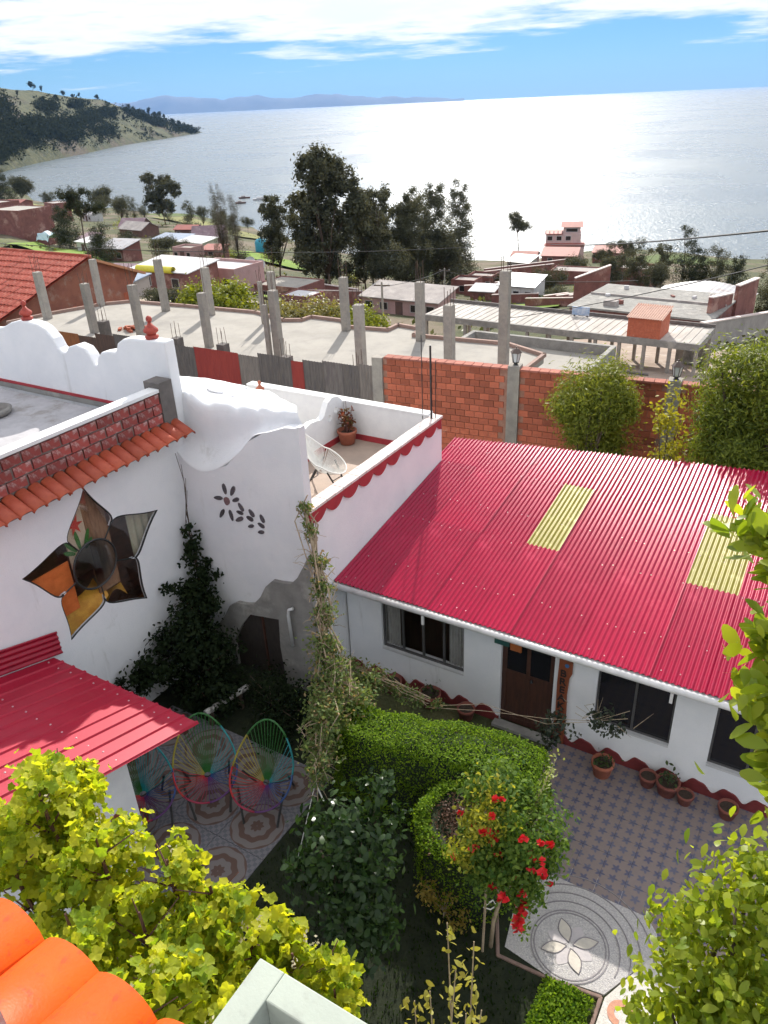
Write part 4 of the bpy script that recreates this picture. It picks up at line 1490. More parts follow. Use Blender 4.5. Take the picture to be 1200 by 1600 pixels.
# ------------------------------------------------------------------ garden plants
L_malva = leafmat('mallow_leaf', (.22, .33, .03), (.58, .57, .05), .62, (1.45, 1.4, .4), .6)
L_pitto = leafmat('pittosporum_leaf', (.18, .27, .03), (.38, .43, .05), .55, (1.5, 1.4, .4), .38)
L_box = leafmat('box_leaf', (.04, .10, .008), (.25, .37, .03), .5, (1.5, 1.5, .5), .6, spec=.12)
L_apple = leafmat('apple_leaf', (.014, .034, .010), (.046, .082, .026), .24, (1.4, 1.5, .5), .26, spec=.26)
L_rose = leafmat('rose_leaf', (.05, .11, .025), (.17, .25, .05), .45, (1.4, 1.4, .5), .6, spec=.12)
L_yel = leafmat('yellow_leaf', (.22, .26, .03), (.42, .40, .05), .5, (1.2, 1.1, .5), .5)
L_dark = leafmat('dark_leaf', (.008, .016, .007), (.022, .034, .013), .25, None, .6, spec=.08)
L_vine = leafmat('vine_leaf', (.09, .15, .045), (.23, .28, .10), .42, (1.4, 1.3, .7), .6, c3=(.32, .24, .12), p3=.86)
L_olive = leafmat('wall_tree_leaf', (.12, .16, .02), (.27, .29, .04), .45, (1.4, 1.3, .4), .5)
L_big = leafmat('big_tree_leaf', (.08, .12, .018), (.25, .29, .04), .42, (1.5, 1.4, .4), .5)
L_euc = leafmat('eucalyptus_leaf', (.062, .070, .048), (.125, .13, .082), .30, (1.3, 1.1, .7), .8, spec=.1)
L_con = leafmat('conifer_leaf', (.036, .046, .028), (.075, .085, .048), .22, (1.3, 1.1, .7), .8, spec=.1)
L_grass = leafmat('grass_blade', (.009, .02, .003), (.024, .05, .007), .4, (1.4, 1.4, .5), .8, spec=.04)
flower_red = mat('red_petal', (.75, .02, .02), (.62, .012, .03), rough=.5, scale=20)
flower_white = mat('white_petal', (.75, .70, .66), rough=.6)


def limbs(base, ctrs, r0, m, parent, name='trunk', fork=.45, n2=6, wob=.05):
    """a trunk from base and tapering limbs that reach the given points"""
    base = Vector(base)
    ctrs = [Vector(c_) for c_ in ctrs]
    mean = sum(ctrs, Vector()) / len(ctrs)
    top = base.lerp(mean, fork)
    mb_ = MB()
    mid2 = base.lerp(top, .5) + Vector((random.uniform(-1, 1), random.uniform(-1, 1), 0)) * wob * (top - base).length
    mb_.tube([base, mid2, top], [r0, r0 * .85, r0 * .7], n2 + 2)
    for c_ in ctrs:
        q = top.lerp(c_, .5) + Vector((random.uniform(-1, 1), random.uniform(-1, 1), random.uniform(0, 1))) * wob * 1.5 * (c_ - top).length
        mb_.tube([top - Vector((0, 0, r0 * .3)), q, c_], [r0 * .5, r0 * .33, r0 * .12], n2)
    return mb_.build(name, m, parent, True)


def plant(name, label, cat, base, ells, n, size, leafm, tmpl=LEAF_DIAMOND, nclump=24, sig=.22, shell_=.55, r0=.05, barkm=bark, fork=.5, nl=9, upb=.5, group=None, flat=1.0, axis=None):
    t = thing(name, label, cat, group, base)
    b3 = np.array(base)
    P, N, Cc = cloud(ells, n, nclump, sig, shell_, flat)
    P, Cc = P - b3, Cc - b3
    N = N * .6 + rng.normal(size=N.shape) * .7 + np.array((0, 0, upb))
    sz = rng.uniform(.65, 1.25, len(P)) * size
    link('crown', leaf_mesh('crown', P, N, sz, tmpl, leafm, axis), t)
    idx = rng.permutation(len(Cc))[:nl]
    limbs((0, 0, -.05), Cc[idx], r0, barkm, t, fork=fork)
    return t


# big mallow bush in the foreground: tall stems, lobed leaves lit from behind, pale flower tufts
mal = thing('mallow_bush', 'tall yellow-green mallow bush glowing in the foreground', 'bush', loc=(-2.4, 1.75, 0))
b3 = np.array((-2.4, 1.75, 0))
blobs = [(-3.36, 1.56, 5.72, .30), (-3.35, 1.30, 5.45, .32), (-2.98, 1.58, 5.52, .27), (-2.84, 1.24, 5.40, .30), (-2.59, 1.47, 5.32, .27), (-2.42, 1.80, 5.34, .22), (-2.28, 1.40, 5.28, .28), (-2.14, 1.76, 5.16, .25), (-1.91, 1.82, 5.06, .22), (-1.66, 1.83, 4.95, .20),
         (-1.98, 1.42, 5.12, .25), (-1.75, 1.55, 5.02, .22), (-2.25, 1.12, 5.45, .25), (-3.5, 1.55, 5.35, .3), (-3.0, 1.35, 5.05, .35), (-2.4, 1.5, 4.9, .4), (-1.95, 1.65, 4.7, .35), (-3.6, 1.8, 5.6, .2), (-2.62, 1.72, 5.50, .17), (-1.82, 1.95, 4.95, .16)]
ells = [(x, y, z, r_, r_, r_ * 1.05) for x, y, z, r_ in blobs]
P, N, Cc = cloud(ells, 10000, 300, .19, .30)
P, Cc = P - b3, Cc - b3
N = N * .5 + rng.normal(size=N.shape) * .8 + np.array((0, 0, .7))
link('leaves', leaf_mesh('leaves', P, N, rng.uniform(.028, .085, len(P)), LEAF_LOBED, L_malva), mal)
mb = MB()
for x, y, z, r_ in blobs:
    tip = Vector((x, y, z + r_ * .8)) - Vector(b3)
    foot = Vector((tip.x * .35 + random.uniform(-.1, .1), tip.y * .35, 0))
    mb.tube([foot, foot.lerp(tip, .5) + Vector((0, 0, .3)), tip - Vector((0, 0, r_)), tip], [.024, .018, .012, .006], 6)
    for q in range(4):
        a = tip - Vector((0, 0, r_ * random.uniform(.3, 1.6)))
        mb.tube([a, a + Vector((random.uniform(-1, 1), random.uniform(-1, 1), .8)) * r_ * .8], [.007, .003], 4)
mb.build('stems', bark_red, mal)
tuft = []
for k in range(26):
    x, y, z, r_ = random.choice(blobs)
    c_ = Vector((x + random.uniform(-.5, .5) * r_, y + random.uniform(-.5, .5) * r_, z + r_ * random.uniform(.7, 1.05))) - Vector(b3)
    for q in range(8):
        tuft.append(c_ + Vector((random.gauss(0, .012), random.gauss(0, .012), random.gauss(.01, .016))))
tuft = np.array([tuple(p) for p in tuft])
link('flower_tufts', leaf_mesh('flower_tufts', tuft, rng.normal(size=tuft.shape), rng.uniform(.014, .028, len(tuft)), LEAF_DIAMOND, leafmat('tuft_petal', (.62, .55, .40), (.72, .66, .52), .4, (1, 1, .9))), mal)['kind'] = 'stuff'

mal.location = (-2.30, 1.72, -.15)

# glossy rounded-leaf shrub, lower right
blr = [(x + .10, y + .02, z, r_) for x, y, z, r_ in [(.12, 2.48, 5.98, .24), (-.14, 2.40, 5.84, .17), (.0, 2.28, 5.72, .24), (.2, 2.2, 5.75, .25), (-.10, 2.12, 5.55, .2), (.3, 2.35, 6.05, .25), (.12, 2.05, 5.62, .25), (.22, 2.50, 6.10, .13), (.25, 2.2, 5.3, .4), (.05, 2.2, 5.3, .3)]]
pr = thing('glossy_shrub', 'glossy yellow-green shrub with rounded leaves in the lower right corner', 'shrub', loc=(.35, 2.3, 0))
b3 = np.array((.35, 2.3, 0))
P, N, Cc = cloud([(x, y, z, r_, r_, r_) for x, y, z, r_ in blr], 7500, 300, .26, .35)
P, Cc = P - b3, Cc - b3
link('leaves', leaf_mesh('leaves', P, N * .5 + rng.normal(size=N.shape) * .7 + np.array((0, 0, .3)), rng.uniform(.035, .068, len(P)), LEAF_OVAL, L_pitto, axis=np.array((0, 0, .9))), pr)
limbs((0, 0, 0), Cc[rng.permutation(len(Cc))[:26]], .045, bark, pr, fork=.8)
# leafy branch hanging in from the right edge
brn = [(-.08, 2.27, 7.84, .10), (.02, 2.12, 7.74, .12), (.03, 2.02, 7.55, .12), (.08, 1.97, 7.38, .13), (.10, 1.90, 7.22, .12), (.12, 2.1, 7.6, .16), (.02, 2.22, 7.78, .10), (.24, 2.0, 7.35, .16)]
tb = thing('leafy_tree', 'large-leaved tree reaching in at the right edge above the crimson roof', 'tree', loc=(1.9, 2.1, 0))
b3 = np.array((1.9, 2.1, 0))
brn += [(.5, 2.2, 7.5, .35), (.95, 2.3, 7.2, .5), (1.3, 2.1, 7.4, .5)]
P, N, Cc = cloud([(x, y, z, r_, r_, r_) for x, y, z, r_ in brn], 4200, 200, .30, .3)
P, Cc = P - b3, Cc - b3
link('leaves', leaf_mesh('leaves', P, N * .5 + rng.normal(size=N.shape) * .7 + np.array((0, 0, .3)), rng.uniform(.05, .10, len(P)), LEAF_OVAL, L_pitto, axis=np.array((-.5, 0, .6))), tb)
limbs((0, 0, 0), [Vector((x, y, z)) - Vector(b3) for x, y, z, r_ in brn], .06, bark, tb, fork=.82)

# thin sprouts with yellow-green leaves, bottom centre
spr = thing('yellow_sprouts', 'bare upright sprouts with few yellow-green leaves at the bottom centre', 'shrub', loc=(-1.28, 2.5, 0))
mb = MB()
LP, LA = [], []
for k, (tu, tv, tz) in enumerate([(-1.36, 2.70, 4.48), (-1.36, 2.46, 4.12), (-1.19, 2.73, 4.38), (-1.14, 2.52, 3.98), (-1.45, 2.42, 4.0), (-1.26, 2.62, 4.2), (-1.05, 2.55, 4.05), (-1.42, 2.3, 3.95), (-1.15, 2.38, 3.8)]):
    tip = Vector((tu + 1.28, tv - 2.5, tz))
    foot = Vector((tip.x * .4, tip.y * .4, 0))
    mid2 = foot.lerp(tip, .6) + Vector((random.uniform(-.06, .06), random.uniform(-.06, .06), 0))
    mb.tube([foot, mid2, tip], [.014, .009, .004], 5)
    for q in range(30):
        t = 1 - random.random() ** 1.4 * .25
        LP.append(tuple((mid2.lerp(tip, (t - .6) / .4)) + Vector((random.gauss(0, .03), random.gauss(0, .03), random.gauss(0, .03)))))
mb.build('stems', drystem, spr)
LP = np.array(LP)
link('leaves', leaf_mesh('leaves', LP, rng.normal(size=LP.shape) + np.array((0, 0, .6)), rng.uniform(.03, .075, len(LP)), LEAF_OVAL, leafmat('sprout_leaf', (.30, .30, .05), (.40, .36, .08), .45, (1.2, 1.1, .5))), spr)


# clipped box hedge
def hedge(name, label, outline_fn, n, m, core, parent_loc=(0, 0, 0), size=.035):
    t = thing(name, label, 'hedge')
    core.build('core', m, t, True)
    P, N = outline_fn(n)
    link('leaves', leaf_mesh('leaves', P, N + rng.normal(size=N.shape) * .55, rng.uniform(.6, 1.3, len(P)) * size, LEAF_DIAMOND, L_box), t)
    return t


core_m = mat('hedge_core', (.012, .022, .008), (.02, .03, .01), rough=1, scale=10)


def hedge_box_pts(x0, x1, y0, y1, z1, bulge=.08):
    def fn(n):
        P = rng.random((n, 3))
        face = rng.choice(5, n, p=(.38, .26, .16, .10, .10))
        N = np.zeros((n, 3))
        for k, (ax, val, nv) in enumerate(((2, 1, (0, 0, 1)), (1, 0, (0, -1, 0)), (1, 1, (0, 1, 0)), (0, 1, (1, 0, 0)), (0, 0, (-1, 0, 0)))):
            s_ = face == k
            P[s_, ax] = val
            N[s_] = nv
        Q = np.array((x0, y0, .05)) + P * np.array((x1 - x0, y1 - y0, z1 - .05))
        # round the edges
        c_ = np.array(((x0 + x1) / 2, (y0 + y1) / 2, z1 * .5))
        e_ = np.abs((Q - c_) / (np.array((x1 - x0, y1 - y0, z1)) / 2))
        rnd_ = np.clip(np.sort(e_, axis=1)[:, 1] - .72, 0, 1) / .28
        Q = Q - (Q - c_) * np.array((.05, .17, .15)) * (rnd_ ** 1.6)[:, None]
        w = np.array([noise.noise((p[0] * 2.5, p[1] * 2.5, p[2] * 2.5)) for p in Q]) * .11
        Q = Q + N * (w + rng.normal(size=n) * .018 + (rng.random(n) > .97) * rng.random(n) * .09)[:, None]
        N = N + .8 * (Q - c_) * rnd_[:, None]
        return Q, N
    return fn


HC, HR_ = (-3.58, 6.86), R(11)
hb = (-1.46, 1.46, -.40, .42)
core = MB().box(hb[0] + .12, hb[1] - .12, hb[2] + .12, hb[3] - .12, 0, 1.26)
hg = hedge('box_hedge', 'long clipped box hedge running along the garden toward the patio', hedge_box_pts(hb[0], hb[1], hb[2], hb[3], 1.40), 30000, core_m, core)
hg.location = (HC[0], HC[1], 0)
hg.rotation_euler = (0, 0, HR_)


# round clipped hedge with a brown dead centre
def ring_pts(cx, cy, ro, ri, z1):
    def fn(n):
        a = rng.random(n) * 2 * np.pi
        sel = rng.random(n)
        top = sel < .45
        outr = (sel >= .45) & (sel < .9)
        r_ = np.where(top, np.sqrt(ri * ri + rng.random(n) * (ro * ro - ri * ri)), np.where(outr, ro, ri))
        z = np.where(top, z1 - .04 * ((r_ - (ro + ri) / 2) / (ro - ri) * 2) ** 2, rng.random(n) * z1)
        N = np.stack([np.where(top, 0, np.cos(a)) * np.where(outr, 1, -1), np.where(top, 0, np.sin(a)) * np.where(outr, 1, -1), np.where(top, 1., 0)], 1)
        Q = np.stack([cx + r_ * np.cos(a), cy + r_ * np.sin(a), z], 1)
        Q += N * (rng.normal(size=(n, 1)) * .025 + np.array([[noise.noise((p[0] * 2.6, p[1] * 2.6, p[2] * 2.6)) * .10] for p in Q]))
        Q[:, 2] += np.array([noise.noise((p[0] * 3, p[1] * 3, 0)) for p in Q]) * .13
        return Q, N
    return fn


RC = (-2.74, 6.02)
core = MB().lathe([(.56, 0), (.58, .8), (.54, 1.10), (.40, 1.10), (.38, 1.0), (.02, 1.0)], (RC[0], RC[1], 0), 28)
rh = hedge('round_hedge', 'round clipped hedge with a dry brown top beside the rose tree', ring_pts(RC[0], RC[1], .64, .47, 1.18), 12000, core_m, core)
P = rng.normal(size=(2600, 3)) * np.array((.2, .2, .03)) + np.array((RC[0], RC[1], 1.14))
link('dry_top', leaf_mesh('dry_top', P, rng.normal(size=P.shape) + np.array((0, 0, .5)), rng.uniform(.02, .05, len(P)), LEAF_DIAMOND, leafmat('dead_leaf', (.09, .055, .04), (.17, .10, .07), .2, (1, .8, .6))), rh)

# rose tree tied to a stake
ros = plant('rose_tree', 'standard rose tree with red flowers tied to a stake beside the patio', 'rose tree', (-1.98, 5.36, 0),
            [(-1.98, 5.42, 2.42, .36, .40, .40), (-1.66, 5.42, 2.15, .38, .40, .52), (-2.12, 5.35, 1.80, .30, .34, .30), (-1.88, 5.3, 1.75, .42, .40, .34), (-1.52, 5.4, 1.55, .25, .28, .50), (-1.85, 5.35, 1.36, .32, .34, .28)], 8500, .058, L_rose, LEAF_OVAL, 90, .20, .4, .028, drystem, .55, 14)
MB().tube([(-.06, -.10, 0), (-.05, -.06, 1.5)], .016, 6).build('stake', drystem, ros)
MB().tube([(-.07, -.09, .80), (.0, -.05, .76), (.05, 0, .80), (.0, .02, .84), (-.06, -.07, .81)], .009, 4, False).build('tie', cord_white, ros)
yl = cloud([(-2.02, 5.18, 2.40, .20, .2, .45), (-2.2, 5.15, 1.75, .18, .2, .25)], 1100, 30, .3, .3)
link('yellow_leaves', leaf_mesh('yellow_leaves', yl[0] - np.array((-1.98, 5.36, 0)), rng.normal(size=yl[0].shape), rng.uniform(.04, .07, len(yl[0])), LEAF_OVAL, L_yel), ros)
mb = MB()
mb.tube([(.25, .25, 2.0), (.36, .5, 2.5), (.42, .62, 2.75)], [.008, .006, .003], 5)
mb.build('long_shoot', drystem, ros)
sp = np.array([(.25 + .17 * t, .25 + .37 * t, 2.0 + .75 * t) for t in rng.random(120)]) + rng.normal(size=(120, 3)) * .035
link('shoot_leaves', leaf_mesh('shoot_leaves', sp, rng.normal(size=sp.shape), rng.uniform(.03, .06, 120), LEAF_OVAL, leafmat('pale_shoot', (.25, .30, .10), (.35, .38, .16), .4)), ros)


def bloom(c_, r_):
    mb_ = MB()
    for k in range(9):
        a = random.uniform(0, 6.28)
        e = random.uniform(.0, 1.2)
        d_ = Vector((math.cos(a) * math.cos(e), math.sin(a) * math.cos(e), math.sin(e)))
        s_ = d_.orthogonal().normalized()
        t_ = d_.cross(s_)
        p = Vector(c_)
        mb_.add([p, p + d_ * r_ * .6 + s_ * r_ * .5, p + d_ * r_ * 1.1, p + d_ * r_ * .6 - s_ * r_ * .5 + t_ * r_ * .2], [(0, 1, 2, 3)])
    return mb_


rose_ells = [(-1.98, 5.42, 2.42, .36, .40, .40), (-1.66, 5.42, 2.15, .38, .40, .52), (-2.12, 5.35, 1.80, .30, .34, .30), (-1.88, 5.3, 1.75, .42, .40, .34), (-1.52, 5.4, 1.55, .25, .28, .50), (-1.85, 5.35, 1.36, .32, .34, .28)]
for k in range(30):
    e = rose_ells[k % 6]
    d_ = Vector((random.gauss(.25, .5), random.gauss(-.75, .4), random.gauss(.45, .45))).normalized()
    bloom((e[0] + d_.x * e[3] * 1.12 + 1.98, e[1] + d_.y * e[4] * 1.12 - 5.36, e[2] + d_.z * e[5] * 1.12), random.uniform(.04, .075)).build('rose_bloom', flower_red, ros)
for q in ((.42, -.12, 1.25), (.40, -.16, 1.12), (.36, -.14, 1.18), (.38, -.18, 1.0), (.34, -.16, .90), (.37, -.15, .80)):
    bloom(q, random.uniform(.05, .08)).build('rose_bloom', flower_red, ros)
hp = np.array([(.37, -.08, 1.3 - .6 * t) for t in rng.random(160)]) + rng.normal(size=(160, 3)) * .06
link('hanging_leaves', leaf_mesh('hanging_leaves', hp, rng.normal(size=hp.shape), rng.uniform(.04, .07, 160), LEAF_OVAL, L_rose), ros)
mb = MB()
mb.tube([(.25, .0, 1.5), (.36, -.06, 1.25), (.37, -.1, .75)], [.008, .006, .004], 5)
mb.build('hanging_shoot', drystem, ros)

ros.location.x -= .14

# dark glossy apple-like shrub
plant('apple_shrub', 'dark glossy-leaved shrub in the middle of the garden', 'shrub', (-3.45, 4.75, 0),
      [(-3.42, 5.05, 2.25, .22, .22, .25), (-3.75, 4.7, 1.85, .42, .40, .35), (-3.35, 4.72, 1.85, .40, .40, .32), (-3.95, 4.5, 1.6, .3, .35, .35), (-3.55, 4.45, 1.35, .5, .45, .4), (-3.2, 4.5, 1.2, .35, .4, .45), (-3.4, 4.3, .8, .45, .4, .4)],
      2900, .105, L_apple, LEAF_OVAL, 110, .22, .45, .04, bark, .4, 18)
plant('low_shrub', 'small yellowing shrub under the rose tree', 'shrub', (-2.78, 5.42, 0), [(-2.80, 5.42, .42, .26, .2, .2), (-2.98, 5.35, .45, .15, .15, .12), (-2.6, 5.3, .3, .18, .15, .15)], 650, .045, leafmat('golden_leaf', (.22, .17, .03), (.34, .25, .05), .4, (1.2, 1.1, .6)), LEAF_OVAL, 30, .25, .4, .012, drystem, .4, 8)
plant('dark_climber_bush', 'dark bush massed against the foot of the flower-window wall', 'bush', (-8.45, 7.0, 0), [(-8.5, 7.2, 1.1, .45, .5, .6), (-8.65, 6.6, .95, .3, .5, .45), (-8.2, 7.2, .7, .55, .45, .5), (-8.6, 7.6, 1.5, .3, .35, .55), (-8.7, 6.1, .8, .22, .35, .25), (-7.9, 6.9, .35, .5, .5, .3)], 8000, .085, L_dark, LEAF_OVAL, 160, .22, .35, .05, bark, .3, 20)
plant('shade_bush', 'shaded low bush in front of the weathered annex door', 'bush', (-7.0, 7.35, 0), [(-7.0, 7.35, .35, .6, .45, .35), (-6.2, 7.5, .4, .5, .45, .4), (-6.5, 6.9, .25, .5, .4, .22)], 3200, .06, L_dark, LEAF_OVAL, 80, .24, .35, .03, bark, .3, 10)

# climber in the wall corner
cl = thing('wall_climber', 'leafy climber rising up the wall corner between flower window and stone flowers', 'climber', loc=(-8.8, 7.9, 0))
b3 = np.array((-8.8, 7.9, 0))
P, N, Cc = cloud([(-8.84, 7.90, 2.62, .10, .12, .25), (-8.82, 7.90, 2.2, .13, .16, .3), (-8.75, 7.88, 1.7, .2, .2, .35), (-8.62, 7.98, 2.05, .12, .08, .12), (-8.45, 8.0, 1.95, .10, .05, .10), (-8.75, 7.7, 1.3, .25, .3, .3), (-8.86, 7.3, 1.95, .06, .2, .15)], 1500, 70, .3, .3)
link('leaves', leaf_mesh('leaves', P - b3, N * .3 + rng.normal(size=N.shape) * .5 + np.array((.6, -.4, .3)), rng.uniform(.05, .095, len(P)), LEAF_OVAL, L_dark), cl)
mb = MB()
for k in range(5):
    pts = [(random.uniform(-.04, .06), random.uniform(-.1, .1), 0)]
    for q in range(1, 9):
        pts.append((-.12 + random.uniform(0, .10), .08 + random.uniform(-.10, .06), q * (.40 + .03 * k)))
    mb.tube(pts, [.014 - .0012 * q for q in range(9)], 5)
mb.build('stems', bark, cl)

# dry hanging vine: from the terrace corner down to the garden, and along the hedge back
vn = thing('dry_vine', 'half dry climbing vine hanging from the terrace corner down over the hedge', 'climber', loc=(-6.2, 7.9, 0))
b3 = np.array((-6.2, 7.9, 0))
spine = [(-6.42, 8.02, 3.72), (-6.30, 7.95, 3.35), (-6.10, 7.80, 2.95), (-5.90, 7.60, 2.65), (-5.72, 7.35, 2.35), (-5.55, 7.10, 2.05), (-5.40, 6.98, 1.75), (-5.25, 6.72, 1.55), (-5.08, 6.35, 1.45), (-4.92, 6.0, 1.35), (-4.78, 5.72, 1.22)]
ell = []
for k, p in enumerate(spine):
    w = (.11, .11, .12, .14, .17, .20, .24, .28, .26, .21, .16)[k]
    ell.append((p[0], p[1], p[2], w, w, w * 1.3))
side = [(-5.15, 6.6, 1.25, .3, .3, .25), (-5.0, 6.9, 1.45, .3, .25, .2), (-5.45, 7.55, 1.35, .25, .2, .2), (-5.05, 7.62, 1.25, .25, .18, .16), (-4.65, 7.65, 1.15, .25, .14, .10), (-4.2, 7.68, 1.08, .25, .10, .07)]
P, N, Cc = cloud(ell + side, 12000, 300, .32, .2)
link('leaves', leaf_mesh('leaves', P - b3, rng.normal(size=N.shape) + np.array((0, 0, .5)), rng.uniform(.03, .075, len(P)), LEAF_OVAL, L_vine), vn)
mb = MB()
for k in range(34):
    i0 = random.randint(0, 6)
    pts = []
    for q in range(i0, min(len(spine), i0 + random.randint(3, 6))):
        w = .5 * ell[q][3] + .03
        pts.append((spine[q][0] + random.gauss(0, w) + 6.2, spine[q][1] + random.gauss(0, w) - 7.9, spine[q][2] + random.gauss(0, w)))
    mb.tube(pts, [random.uniform(.005, .013)] * len(pts), 4)
for k in range(150):
    q = random.randint(1, len(spine) - 1)
    p = Vector(spine[q]) - Vector(b3) + Vector((random.gauss(0, .12), random.gauss(0, .12), random.gauss(0, .15)))
    d_ = Vector((random.uniform(-1, 1), random.uniform(-1, 1), random.uniform(-.9, .6)))
    mb.tube([p, p + d_ * .12 + Vector((0, 0, .03)), p + d_ * .24], [.006, .004, .003], 3)
for k in range(9):
    pts = [(x + 6.2 + random.gauss(0, .06), y - 7.9 + random.gauss(0, .06), z + random.gauss(.05, .05)) for x, y, z, *_ in [(-5.5, 7.4, 1.6)] + side]
    mb.tube(pts, .005, 4)
mb.build('stems', drystem, vn)
MB().tube([(x + 6.2, y - 7.9, z) for x, y, z in spine], [.03, .03, .032, .034, .036, .038, .036, .03, .024, .018, .012], 7).build('main_stem', drystem, vn, True)
# bare runner crossing to the leafy clump by the board
run = thing('bare_runner', 'bare vine runner crossing from the hedge to a leafy clump before the lettered board', 'climber', loc=(-3.2, 7.8, 0))
mb = MB()
for k in range(2):
    pts = [(-4.2 + 3.2, 7.68 - 7.8, 1.08), (-.2, .15 + .03 * k, 1.10 + .03 * k), (.75, .25, 1.18 - .02 * k), (1.3, .55 + .03 * k, 1.22), (1.7, .75, 1.35 + .05 * k)]
    mb.tube([(p[0] + random.gauss(0, .02), p[1] + random.gauss(0, .02), p[2] + random.gauss(0, .02)) for p in pts], .005, 4)
for k in range(14):
    p = Vector((1.25 + random.gauss(0, .2), .6 + random.gauss(0, .1), 1.25))
    mb.tube([p, p + Vector((random.uniform(-.1, .35), random.uniform(-.1, .1), random.uniform(-.2, .35)))], [.005, .002], 3)
mb.build('stems', drystem, run)
P, N, Cc = cloud([(1.35, .62, 1.22, .30, .14, .14), (.9, .35, 1.12, .25, .14, .14), (1.55, .66, 1.12, .16, .1, .12), (.75, .35, .85, .2, .15, .2)], 620, 40, .3, .3)
link('leaves', leaf_mesh('leaves', P, rng.normal(size=N.shape) + np.array((0, 0, .5)), rng.uniform(.05, .085, len(P)), LEAF_OVAL, leafmat('runner_leaf', (.03, .045, .03), (.06, .07, .045), .25)), run)
rp = thing('guy_rope', 'pale rope stretched from the vine down to the garden', 'rope', loc=(-4.78, 5.72, 0))
MB().tube([(0, 0, 1.25), (-.06, -.24, .62), (-.12, -.48, 0.0)], .006, 4).build('rope', cord_white, rp)
MB().tube([(-.02, -.06, 1.05), (.10, -.08, .80)], .012, 4).build('knot_end', cord_white, rp)

# grass: sunlit tuft by the path, thin lawn everywhere
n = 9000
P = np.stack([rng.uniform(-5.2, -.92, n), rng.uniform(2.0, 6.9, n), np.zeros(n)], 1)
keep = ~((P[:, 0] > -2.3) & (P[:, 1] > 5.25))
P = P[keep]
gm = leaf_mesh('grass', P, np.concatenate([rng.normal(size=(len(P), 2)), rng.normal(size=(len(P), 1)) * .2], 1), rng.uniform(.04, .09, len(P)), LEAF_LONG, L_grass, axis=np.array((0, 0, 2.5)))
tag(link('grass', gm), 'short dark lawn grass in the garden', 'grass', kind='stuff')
n = 5200
P = np.stack([rng.uniform(-1.42, -.86, n), rng.uniform(4.55, 5.32, n), np.zeros(n)], 1)
P[:, 2] = .02 + .12 * rng.random(n) * (1 - ((P[:, 0] + 1.14) / .34) ** 2).clip(0)
gt = thing('ground_cover_clump', 'bright green low clump in the sun beside the path', 'ground cover', loc=(0, 0, 0))
link('leaves', leaf_mesh('leaves', P, rng.normal(size=P.shape) + np.array((0, 0, 1)), rng.uniform(.025, .055, n), LEAF_DIAMOND, L_box), gt)

# trees by the boundary wall
plant('wall_tree', 'round bushy olive-green tree in front of the brick wall', 'tree', (-4.55, 16.6, 0), [(-4.55, 16.6, 2.95, .90, .8, .72), (-4.5, 16.6, 2.1, .78, .7, .6), (-4.9, 16.4, 2.7, .6, .6, .45), (-4.15, 16.5, 2.8, .55, .6, .5), (-4.5, 16.5, 1.3, .5, .5, .5)], 26000, .11, L_olive, LEAF_LONG, 240, .22, .45, .09, bark, .4, 16)
plant('boundary_tree', 'big dense tree at the right end of the brick wall', 'tree', (-1.5, 16.2, 0), [(-1.35, 16.1, 3.7, 1.0, 1.0, 1.0), (-1.0, 16.3, 2.6, 1.2, 1.0, 1.1), (-1.65, 16.0, 2.8, .6, .8, .9), (-.6, 16.2, 4.1, 1.0, 1.0, .9), (-1.4, 15.8, 1.6, 1.0, .8, .8)], 46000, .12, L_big, LEAF_LONG, 360, .2, .45, .13, bark, .4, 22)
plant('young_poplar', 'slender young tree with yellow leaves between the two wall trees', 'tree', (-2.72, 15.3, 0), [(-2.72, 15.3, 3.35, .30, .3, .5), (-2.72, 15.3, 2.7, .36, .32, .5), (-2.62, 15.25, 2.2, .34, .3, .35), (-2.8, 15.3, 1.7, .3, .3, .35)], 1500, .085, leafmat('poplar_leaf', (.30, .30, .03), (.42, .38, .04), .5, (1.2, 1.1, .4)), LEAF_OVAL, 70, .25, .35, .035, bark, .5, 12)

# ------------------------------------------------------------------ boundary: brick wall and patched sheet fence
A0, A1 = Vector((-10.72, 17.19, 0)), Vector((1.6, 18.62, 0))
wdir = (A1 - A0).normalized()
wang = math.atan2(wdir.y, wdir.x)
WLEN = (A1 - A0).length
bw = thing('brick_wall', 'orange hollow-brick boundary wall behind the crimson roof', 'wall', loc=A0, rz=wang)
MB().box(0, WLEN, .012, .16, -.2, 2.93).build('mortar', mortar_red, bw)
BL, BH = .262, .172
bmesh_ = MB().box(-BL / 2 + .007, BL / 2 - .007, -.012, .02, -BH / 2 + .007, BH / 2 - .007).mesh('brick', brick_m)
bfar = MB()
cnt = 0
for r_ in range(17):
    z = 2.93 - BH * (r_ + .5)
    x = BL / 2 if r_ % 2 == 0 else 0.0
    while x < WLEN:
        pil = any(abs(x - p) < .26 for p in (.0, 3.78, 7.6))
        if not pil:
            if r_ < 10 and x < 8.3 and cnt < 298:
                o = link('brick', bmesh_, bw, (x, random.uniform(-.004, .004), z))
                o.rotation_euler = (0, random.uniform(-.012, .012), random.uniform(-.012, .012))
                cnt += 1
            else:
                bfar.box(x - BL / 2 + .007, x + BL / 2 - .007, -.012, .02, z - BH / 2 + .007, z + BH / 2 - .007)
        x += BL
o = bfar.build('bricks', brick_m, bw)
o['kind'] = 'stuff'
ctile = MB().box(.008, .24, -.06, .22, 0, .05).mesh('coping_brick', mat('coping_brick', (.42, .16, .11), (.34, .12, .09), rough=.9, scale=6, bump=.2, rnd=.15))
x = .2
while x < WLEN - .2:
    o = link('coping_brick', ctile, bw, (x, 0, 2.935))
    o.rotation_euler = (0, random.uniform(-.015, .015), 0)
    x += .248
